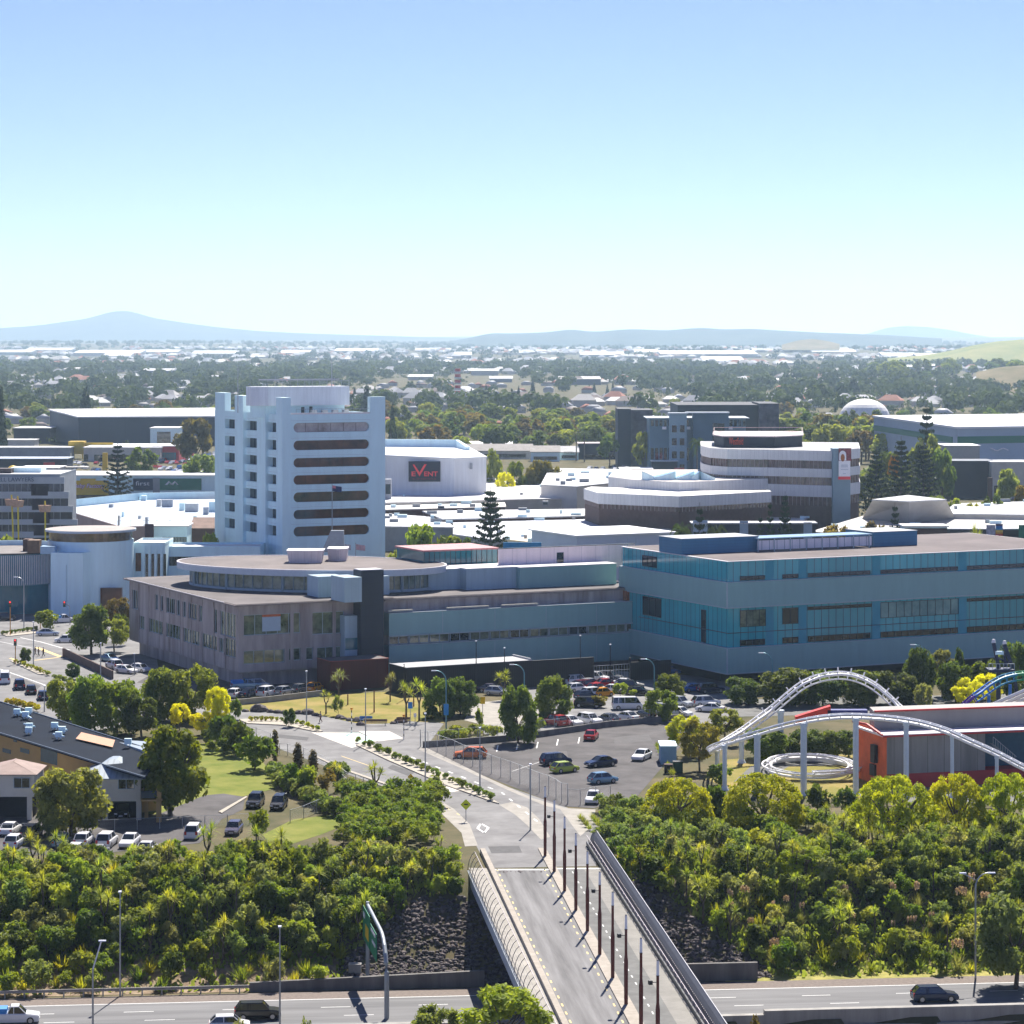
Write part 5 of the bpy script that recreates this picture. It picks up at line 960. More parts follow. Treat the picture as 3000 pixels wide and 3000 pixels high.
for r_ in range(4):
    for c_ in range(2): MB().cbox((p.x+w*(.27+.46*c_), p.y-.03, 3.4+r_*5.6), w*.28, .08, 3.0).build('window', M_GLASS, t)
p = pO(2030, 1176); w = xat(2135, 1176)-p.x; zt = zat(1211, 1176); MB().ub(p, w, 6, 0, zt, Vector((1, 0)), Vector((0, 1))).build('front_bay', M_BGD, t); MB().ub(p-Vector((3, 1)), w+3.3, 8, zt, zt+.5, Vector((1, 0)), Vector((0, 1))).build('bay_roof', MATS['pale_eave'], t); MB().ub(p+Vector((w*.55, -.05)), w*.33, .06, 6, zt-4.2, Vector((1, 0)), Vector((0, 1))).build('window', M_GLASS, t)
for x in (1946, 2016, 2140): MB().cbox((xat(x, 1178), 1177.5, zat(1254, 1178)), 1.8, .2, 1.2).build('sign_plate', M_WHL, t)
# --- dome, green store and others on the right
p = pO(2533, 1900); rx = (2607-2458)/2/8000*1900; dm = thing('dome_hall', 'white dome rising behind dark trees among the houses', 'dome', (p.x, p.y, 0)); b = MB(); n, m_ = 24, 8; zt = zat(1168, 1900)
for j in range(m_):
    for i in range(n):
        f = lambda i, j: (p.x+rx*math.cos(2*math.pi*i/n)*math.cos(j/m_*math.pi/2), p.y+rx*math.sin(2*math.pi*i/n)*math.cos(j/m_*math.pi/2), 3+(zt-3)*math.sin(j/m_*math.pi/2))
        b.quad(f(i, j), f(i+1, j), f(i+1, j+1), f(i, j+1))
b.build('dome', mat('dome_white', (.8, .78, .74), .6, .04), dm, smooth=True); MB().cyl(p.x, p.y, 0, 3.0, rx-.1, n=24).build('base', M_WHITE, dm)
gs = thing('hardware_store', 'huge blue grey store with a broad green band along its walls', 'store', (xat(2805, 1130), 1130, 0)); Q0, Q1, Q2, Q3 = pO(2805, 1130), pO(3160, 1150), pO(3160, 1330), pO(2560, 1290)
zq = zat(1256, 1130); M_BGW = mat('blue_grey_wall', (.33, .42, .52), .65, .06, .1)
MB().prism([Q0, Q1, Q2, Q3], 0, zq).build('wall', M_BGW, gs); cen = (Q0+Q1+Q2+Q3)/4; MB().prism([p+(p-cen).normalized()*1.2 for p in (Q0, Q1, Q2, Q3)], zq+.01, zq+.8).build('roof', mat('store_roof', (.66, .68, .71), .6, .06, .05), gs)
b = MB(); n_ = lambda a, c: Vector(((c-a).y, -(c-a).x)).normalized()*.3
for a, c in ((Q0, Q1), (Q3, Q0)): o = n_(a, c); b.prism([a+o, c+o, c, a], zat(1300, 1130), zat(1279, 1130)) if a == Q0 else b.prism([a+o, a.lerp(c, .95)+o, a.lerp(c, .95), a], zat(1300, 1130), zat(1282, 1130))
b.build('green_band', mat('store_green', (.008, .16, .09), .5, .06), gs)
b = MB(); a = Q0.lerp(Q1, .3); b.tube([(a.x-3+1.1*k, a.y-.5, zat(1317, 1134)+.5*math.sin(k*1.3)) for k in range(9)], .25, 5); b.build('wave_logo', M_WHL, gs)
block('grey_shed', 'grey louvred shed with white roof in front of the green banded store', 2768, 2870, 0, 1307, 20, mat('grey_louvre', (.3, .3, .3), .7, .08), M_WHITER, Y=1060, z0=0)
block('dark_canopy', 'dark blue grey canopy building above the packed yard of cars', 2762, 2915, 0, 1352, 18, M_WALLN, mat('slate_roof', (.07, .09, .12), .6, .1), Y=1010, pitch=-.1)
block('brick_kiosk', 'pale shop with brown posts beside the yard of cars', 2905, 3060, 0, 1355, 15, M_WALLC, M_WHITER, Y=1005, wins=[(.05, .9, 1, 5, 6, M_GLASS)])
single(MB().ub(pO(2895, 985), 1.6, 1.6, 0, 9, Vector((1, 0)), Vector((0, 1))), 'brown_pylon', M_BROWNW, 'dark brown pylon beside the yard of cars', 'pylon', (*pO(2895, 985), 0))
# --- right mall roofs
roofslab('wide mall roof deck behind the glass office, with grey pyramid rooflight', [(2380, 1560), (2560, 1580), (3100, 1588), (3100, 1500), (2760, 1508), (2560, 1506)], 9, M_WALLN, mat('mall_deck', (.52, .5, .47), .8, .1, .15))
roofslab('grey white curved edge mall roof at the right edge', [(2760, 1508), (3100, 1512), (3100, 1470), (2800, 1478)], 10.5, M_WALLC, M_WR3)
t = thing('pyramid_rooflight', 'truncated grey pyramid rooflight on the mall deck', 'rooflight', (*gp(2650, 1530, 9.3), 9.3)); q = [gp(2525, 1520, 9.3), gp(2662, 1534, 9.3), gp(2800, 1520, 9.3), gp(2660, 1506, 9.3)]
zt = zat(1468, 737); c = (q[0]+q[1]+q[2]+q[3])/4; hi = [Vector((xat(2556, 740), 740)), Vector((xat(2664, 732), 732)), Vector((xat(2772, 740), 740)), Vector((xat(2660, 760), 760))]
MB().prism(q, 9.3, zt, top=hi).build('slope', mat('grey_slate_light', (.36, .35, .34), .7, .15, .15), t); MB().prism([p+(p-c).normalized()*.3 for p in hi], zt+.004, zt+.3).build('roof', M_WR3, t)
block('white_kiosk', 'small white block with dark roof band before the mall deck', 2650, 2775, 0, 1544, 7, M_WHITE, M_WR2, Y=640, wins=[(.0, 1, 12.8, 15.0, 0, M_BROWNW)])
block('dark_shop', 'charcoal shop wall behind the glass office at the palms', 2030, 2390, 0, 1535, 6, M_WALLN, M_WR3, Y=668, wins=[(.0, .12, 6, 15, 0, M_BGW), (.38, .45, 6, 14.8, 0, M_BGW), (.9, .97, 6, 14.5, 0, M_BGW)])
block('dark_shop', 'charcoal shop wall with a colourful poster at the right of the mall deck', 2760, 3080, 0, 1552, 6, M_WALLN, M_WR3, Y=645)
for lab, x0, x1, y0, y1, m in (('poster panel with grey picture on the charcoal shop wall', 2890, 2916, 1538, 1572, mat('grey_poster', (.35, .35, .42), .6, .4, 1.5)), ('rainbow striped poster panel on the charcoal shop wall', 2917, 2938, 1535, 1570, None), ('green sign panel at the right edge of the charcoal wall', 2985, 3030, 1538, 1575, M_GRNS)):
    Yp = 642.5; p = pO(x0, Yp); w = xat(x1, Yp)-p.x; za, zb = zat(y1, Yp), zat(y0, Yp); t = thing('poster_panel', lab, 'poster', (p.x, p.y, za))
    if m: MB().ub(p, w, .2, za, zb, Vector((1, 0)), Vector((0, 1))).build('panel', m, t)
    else:
        for k, c in enumerate(((.5, .05, .05), (.6, .3, .05), (.7, .5, .08), (.03, .25, .5), (.02, .15, .45), (.05, .03, .1))): MB().ub(p, w, .2, za+(zb-za)*k/6, za+(zb-za)*(k+1)/6-.004, Vector((1, 0)), Vector((0, 1))).build('colour_stripe', mat('stripe_%d' % k, c, .6), t)
# --- motel roofs among the trees
for lab, x0, x1, yb, yt, dp, wm, rm, pt in (('long low motel range with grey pitched roof beyond the cinema', 1360, 1560, 1345, 1322, 10, M_WALLC, mat('grey_tile', (.3, .28, .26), .9, .15, .4), 3.0), ('motel house with grey roof and white walls beside the long range', 1555, 1640, 1352, 1325, 10, M_WHITE, MATS['grey_tile'], 2.6), ('white gabled motel wing facing the palm trees', 1640, 1695, 1348, 1326, 12, M_WHITE, M_ROOFG, 2.5), ('pale roofed hall behind the motel range', 1330, 1500, 1330, 1306, 14, M_WALLC, M_WHITER, 1.5),
                                            ('red fasciaed car sales shed behind the palms', 1695, 1872, 1345, 1300, 14, M_WALLN, mat('pale_red_edge_roof', (.6, .5, .5), .6), 0), ('blue grey flat shop at the foot of the blue offices', 1818, 1912, 1400, 1375, 14, M_WALLG, M_WHITER, 0), ('dark glass shop in front of the blue offices', 1910, 1985, 1395, 1352, 8, M_WALLN, M_WHITER, 0), ('yellow fronted small shop behind the palms', 1640, 1700, 1335, 1312, 10, M_YEL, M_WHITER, 0)):
    block('motel_building' if 'motel' in lab else 'shop_building', lab, x0, x1, yb, yt, dp, wm, rm, pitch=pt, wins=[(.1, .9, .8, 2.4, 8, M_GLASS)])
text('MOTEL', 1.6, M_FRAMED, bpy.data.objects['motel_building.002'], (xat(1667, 1322), 1321.5), 0, 3.6, width=5) if 'motel_building.002' in bpy.data.objects else None
single(MB().ub(gp(1975, 1418), 4.2, .5, 2, 6.5, Vector((1, 0)), Vector((0, 1))).ub(gp(1990, 1418)+Vector((0, .1)), .4, .3, 0, 2, Vector((1, 0)), Vector((0, 1))), 'sign_pylon', mat('maroon_sign', (.3, .02, .05), .6), 'maroon roadside sign behind the fan shaped skylights', 'sign', (*gp(1975, 1418), 0))
# ================================================================== plants: prototypes
def leafcol(name, a, b, r=.25, tl=.43, sc=.5): return mat(name, a, .7, sc=sc, c2=b, objrand=r, tl=tl, spec=.25)
L_DARK = leafcol('leaf_dark', (0.048, 0.092, 0.017), (0.169, 0.218, 0.037)); L_MID = leafcol('leaf_mid', (0.076, 0.138, 0.017), (0.239, 0.294, 0.038)); L_LIGHT = leafcol('leaf_light', (0.157, 0.207, 0.028), (0.362, 0.402, 0.055))
L_LIME = leafcol('leaf_lime', (0.165, 0.221, 0.010), (0.463, 0.483, 0.021)); L_YEL = leafcol('leaf_yellow', (.52, .5, .008), (.76, .76, .03), .08); L_OLIVE = leafcol('leaf_olive', (.095, .145, .035), (.27, .335, .095))
L_BROWN = leafcol('leaf_brown', (0.087, 0.072, 0.031), (0.173, 0.138, 0.062)); L_FLAX = leafcol('leaf_flax', (0.116, 0.165, 0.013), (0.508, 0.484, 0.044)); L_RUST = leafcol('leaf_rust', (0.104, 0.094, 0.022), (0.231, 0.187, 0.044)); L_CONIF = leafcol('needle_dark', (.016, .038, .016), (.05, .08, .03), tl=.1); L_CABB = leafcol('leaf_cabbage', (0.121, 0.184, 0.018), (0.507, 0.529, 0.074))
L_GREY = leafcol('leaf_grey', (0.144, 0.169, 0.060), (0.368, 0.388, 0.150)); L_PLUME = mat('plume', (.55, .42, .33), .9, .15, 2, tl=.3); M_BARK = mat('bark', (.07, .055, .04), .95, sc=2, c2=(.15, .12, .09)); M_BARKG = mat('bark_grey', (.16, .14, .12), .95, .25, 2)
def leaves(cl, n, size, seed, flat=.35, asp=1.6, shell=.55):
    """leaf quads through the volume of ellipsoid clumps cl = (x,y,z,rx,rz)"""
    r = np.random.default_rng(seed); cl = np.asarray(cl, float); w = cl[:, 3]**2*cl[:, 4]; k = r.choice(len(cl), n, p=w/w.sum()); c = cl[k]
    d = r.normal(size=(n, 3)); d[:, 2] += .35; d /= np.linalg.norm(d, axis=1)[:, None]
    q = (shell+(1-shell)*r.random(n))[:, None]*np.where(r.random(n) < .8, 1, r.random(n))[:, None]
    p = c[:, :3]+d*q*np.stack([c[:, 3], c[:, 3], c[:, 4]], -1)
    nn = d*(1-flat)+r.normal(size=(n, 3))*.55; nn[:, 2] += flat*.6; nn /= np.linalg.norm(nn, axis=1)[:, None]
    a = np.cross(nn, r.normal(size=(n, 3))); a /= np.linalg.norm(a, axis=1)[:, None]; b_ = np.cross(nn, a)
    s = size*(.6+.8*r.random(n))[:, None]; a = a*s*.5*asp; b_ = b_*s*.5
    V_ = np.stack([p-a, p-b_*.9, p+a, p+b_*.9], 1).reshape(-1, 3); return V_, np.arange(4*n).reshape(n, 4)
def blades(heads, nb, ln, wd, seed, up=.2, droop=.5):
    """sword leaves spraying from heads (x,y,z)"""
    r = np.random.default_rng(seed); Vs = []; i = 0
    for h in heads:
        for _ in range(nb):
            az = r.random()*2*math.pi; el = up+(1.45-up)*r.random()**.8 if droop else up
            L = ln*(.7+.5*r.random()); dr = np.array([math.cos(az)*math.cos(el), math.sin(az)*math.cos(el), math.sin(el)]); sd = np.array([-math.sin(az), math.cos(az), 0])*wd/2
            p0 = np.array(h); p1 = p0+dr*L*.55; p2 = p0+dr*L-np.array([0, 0, droop*L*.35*math.cos(el)])
            Vs += [p0-sd*.6, p0+sd*.6, p1+sd, p1-sd, p1-sd, p1+sd, p2+sd*.15, p2-sd*.15]
    V_ = np.array(Vs); return V_, np.arange(len(V_)).reshape(-1, 4)
PROTO = {}
def proto(key, name, cat, crown, m, trunk=None, mt=None, crown_name='crown', extra=None):
    """a plant kept as data: list of (part name, mesh)"""
    parts = [(crown_name, npmesh(key+'_'+crown_name, crown[0], crown[1], m), m)]
    if trunk:
        me = bpy.data.meshes.new(key+'_trunk'); me.from_pydata(trunk.v, [], trunk.f); me.materials.append(mt or M_BARK); parts.append(('trunk', me, mt or M_BARK))
    for e in extra or []: parts.append((e[0], npmesh(key+'_'+e[0], e[1][0], e[1][1], e[2]), e[2]))
    PROTO[key] = (name, cat, parts)
def plant(key, x, y, z, s, label, group=None, m=None, rot=None, sz=None, name=None, cat=None):
    n, c, parts = PROTO[key]; t = bpy.data.objects.new(name or n, None); COL.objects.link(t); t.location = (x, y, z); t.rotation_euler = (0, 0, random.random()*6.28 if rot is None else rot)
    t.scale = (s, s, s if sz is None else sz); tag(t, label, cat or c, group)
    for pn, me, pm in parts:
        o = bpy.data.objects.new(pn, me); COL.objects.link(o); o.parent = t
        if m and pn in ('crown', 'foliage', 'leaves'): o.material_slots[0].link = 'OBJECT'; o.material_slots[0].material = m
    return t
def rclumps(seed, n, R_, zc, rz, r0, r1, top=True):
    r = np.random.default_rng(seed); out = []
    for i in range(n):
        a = r.random()*6.283; u = r.random()**.5; zz = r.uniform(-.8, .9) ; k = math.sqrt(max(0, 1-zz*zz))*(.55+.4*u)
        out.append((R_*k*math.cos(a), R_*k*math.sin(a), zc+rz*zz*.75, *(lambda q: (q, q*.8))(r.uniform(r0, r1))))
    return out
def branchy(h, spread, n, r, seed):
    q = np.random.default_rng(seed); b = MB(); b.tube([(0, 0, -.4), (.04*h, 0, h*.3), (0, .03*h, h*.55)], r, 7, r*.6)
    for i in range(n):
        a = i*2.4+q.random(); b.tube([(0, .02*h, h*(.28+.22*q.random())), (spread*.5*math.cos(a), spread*.5*math.sin(a), h*.62), (spread*.85*math.cos(a), spread*.85*math.sin(a), h*.85)], r*.5, 5, r*.15)
    return b
# all prototypes: crown of unit sized in metres, scaled at planting
for v in range(3):
    proto('broad%d' % v, 'broadleaf_tree', 'tree', leaves(rclumps(10+v, 40, 3.5, 4.3, 4.3, 1.0, 1.65), 7000, .36, 20+v), L_DARK, branchy(7, 3, 6, .28, v))
    proto('full%d' % v, 'broadleaf_tree', 'tree', leaves(rclumps(15+v, 44, 3.5, 3.3, 4.2, 1.0, 1.6), 7000, .34, 25+v), L_DARK, branchy(5, 2.4, 5, .2, v))
    proto('airy%d' % v, 'broadleaf_tree', 'tree', leaves(rclumps(30+v, 42, 3.7, 4.9, 4.0, .75, 1.3), 6000, .27, 40+v, shell=.3, asp=2.4), L_LIGHT, branchy(8, 3.4, 8, .22, v+3))
    proto('mid%d' % v, 'broadleaf_tree', 'tree', leaves(rclumps(50+v, 16, 4.2, 6.2, 4.6, 1.5, 2.5), 1500, .85, 60+v), L_DARK, branchy(7, 3, 4, .35, v+6))
    r = np.random.default_rng(70+v); cl = []
    for i in range(150):
        a = r.random()*6.283; zz = r.uniform(-.55, 1); k = math.sqrt(1-zz*zz*.98); cl.append((4.2*k*math.cos(a), 4.2*k*math.sin(a), 2.2+3.2*zz, r.uniform(.5, .85), r.uniform(.4, .6)))
    proto('dome%d' % v, 'domed_tree', 'tree', leaves(cl, 11000, .2, 80+v, flat=.5, shell=.7), L_LIME, branchy(5, 3.2, 7, .3, v+9))
    proto('shrub%d' % v, 'scrub_bush', 'bush', leaves(rclumps(90+v, 12, .85, 1.15, .9, .35, .6), 900, .16, 95+v, shell=.35), L_OLIVE, branchy(1.6, .8, 4, .05, v), crown_name='foliage')
    proto('bush%d' % v, 'leafy_bush', 'bush', leaves(rclumps(100+v, 10, .8, 1.0, .8, .4, .65), 650, .22, 105+v), L_MID, branchy(1.4, .7, 3, .05, v), crown_name='foliage')
    heads = [(0, 0, 3.2)] if v == 0 else [(.35, 0, 3.4), (-.4, .25, 3.0)] if v == 1 else [(.45, .1, 3.3), (-.35, .35, 2.9), (-.1, -.45, 3.6)]
    tb_ = MB(); tb_.tube([(0, 0, -.3), (0, 0, 1.8)], .13, 6, .1)
    for h in heads: tb_.tube([(0, 0, 1.7), (h[0]*.6, h[1]*.6, 2.2), h], .09, 5, .07)
    proto('cabb%d' % v, 'cabbage_tree', 'tree', blades(heads, 60 if v == 0 else 46, 1.0, .085, 110+v, up=-.5, droop=.5), L_CABB, tb_)
    proto('flax%d' % v, 'flax_bush', 'bush', blades([(0, 0, 0), (.25, .1, 0), (-.2, .2, 0), (0, -.3, 0)], 20, 1.9, .11, 120+v, up=.45, droop=.55), L_FLAX, crown_name='leaves')
    b_ = MB(); b_.tube([(0, 0, -.3), (0, 0, 15.5)], .32, 7, .06)
    r = np.random.default_rng(130+v); cl = []; nt_ = 14 if v == 0 else 11
    for i in range(nt_):
        z = 2.2+13*i/nt_; Lb = (1-(i/nt_)**1.25)*(3.6 if v == 0 else 3.2)+.35
        for k in range(6):
            a = k*math.pi/3+i*.5
            for q in np.linspace(.25, 1, 5 if v == 0 else 4): cl.append((Lb*q*math.cos(a), Lb*q*math.sin(a), z+.25*Lb*q*q, .34+.12*(1-q), .15))
            b_.tube([(0, 0, z), (Lb*.95*math.cos(a), Lb*.95*math.sin(a), z+.22*Lb)], .05, 3, .02)
    proto('norf%d' % v, 'norfolk_pine', 'tree', leaves(cl, 5200, .3, 140+v, asp=2.2), L_CONIF, b_, M_BARKG)
    cl = [(0, 0, 1.2+9*i/12, 2.3*(1-i/12.6)+.3, .9) for i in range(12)]
    proto('cone%d' % v, 'conifer', 'tree', leaves(cl, 1300, .6, 150+v), L_CONIF, MB().tube([(0, 0, -.3), (0, 0, 3)], .25, 6, .15))
def palm(key, n, L, h, seed):
    r = np.random.default_rng(seed); Vs = []
    for i in range(n):
        az = i*2.4; el = .9-1.1*i/n; d = np.array([math.cos(az), math.sin(az)]); sd = np.array([-d[1], d[0], 0]); pr = []
        for k in range(7): q = k/6; pr.append(np.array([d[0]*L*q*math.cos(el*(1-q*.3)), d[1]*L*q*math.cos(el*(1-q*.3)), h+L*q*math.sin(el)-L*.55*q*q]))
        for a, c in zip(pr, pr[1:]):
            for s in (1, -1):
                for f in (0, .5): p = a+(c-a)*f; e = p+sd*s*L*.17+np.array([0, 0, -L*.09])+(c-a)*.7; Vs += [p, p+(c-a)*.28, e+(c-a)*.1, e]
    V_ = np.array(Vs); tk = MB().tube([(0, 0, -.3), (.1, 0, h*.5), (0, 0, h)], .3, 8, .2)
    proto(key, 'palm_tree', 'palm', (V_, np.arange(len(V_)).reshape(-1, 4)), leafcol('palm_leaf', (.03, .055, .015), (.07, .1, .03)), tk, M_BARKG, crown_name='fronds')
palm('palm0', 22, 3.2, 6.0, 1); palm('palm1', 18, 2.8, 7.0, 2)
pl = leaves([(.2*i-.3, .15*((i*7) % 3)-.1, 2.3+.12*(i % 2), .09, .42) for i in range(5)], 260, .12, 3, shell=.1)
for v in range(2): proto('toe%d' % v, 'plumed_grass', 'grass clump', blades([(0, 0, 0), (.15, .1, 0), (-.15, .1, 0)], 40, 1.7, .05, 160+v, up=.5, droop=.7), L_GREY, extra=[('plumes', pl, L_PLUME)], crown_name='leaves')
proto('cyp', 'slim_cypress', 'tree', leaves([(0, 0, .5+.5*i, .48*math.sin(math.pi*(i+1)/11)**.5+.1, .45) for i in range(10)], 1100, .2, 5), L_BROWN, MB().tube([(0, 0, -.2), (0, 0, 1)], .1, 5))
# ================================================================== planting by photo position
def treeat(key, cx, yb, yt, label, w=None, m=None, group=None, Y=None, native=None, name=None, cat=None):
    """base row yb (street level) or distance Y, top row yt, crown width w (photo px)"""
    p = gp(cx, yb) if Y is None else Vector((xat(cx, Y), Y)); h = zat(yt, p.y); nat = {'full': 7.6, 'broa': 9.0, 'airy': 9.4, 'mid': 11.6, 'dome': 5.9, 'shru': 2.2, 'bush': 2.0, 'cabb': 4.2, 'flax': 1.7, 'norf': 16, 'cone': 11, 'palm': 8.0, 'toe0': 2.6, 'toe1': 2.6, 'cyp': 5.6}
    wid = {'full': 8.4, 'broa': 8.2, 'airy': 8.0, 'mid': 11.0, 'dome': 9.6, 'shru': 2.5, 'bush': 2.4, 'cabb': 2.2, 'flax': 2.8, 'norf': 7.4, 'cone': 5.0, 'palm': 6, 'cyp': 1.15}
    k = key[:4] if key[:4] in nat else key[:3]; sz = h/nat[k]; s = sz if w is None else (w/8000*p.y)/wid[k]
    return plant(key, p.x, p.y, 0, s, label, group, m, sz=sz, name=name, cat=cat)
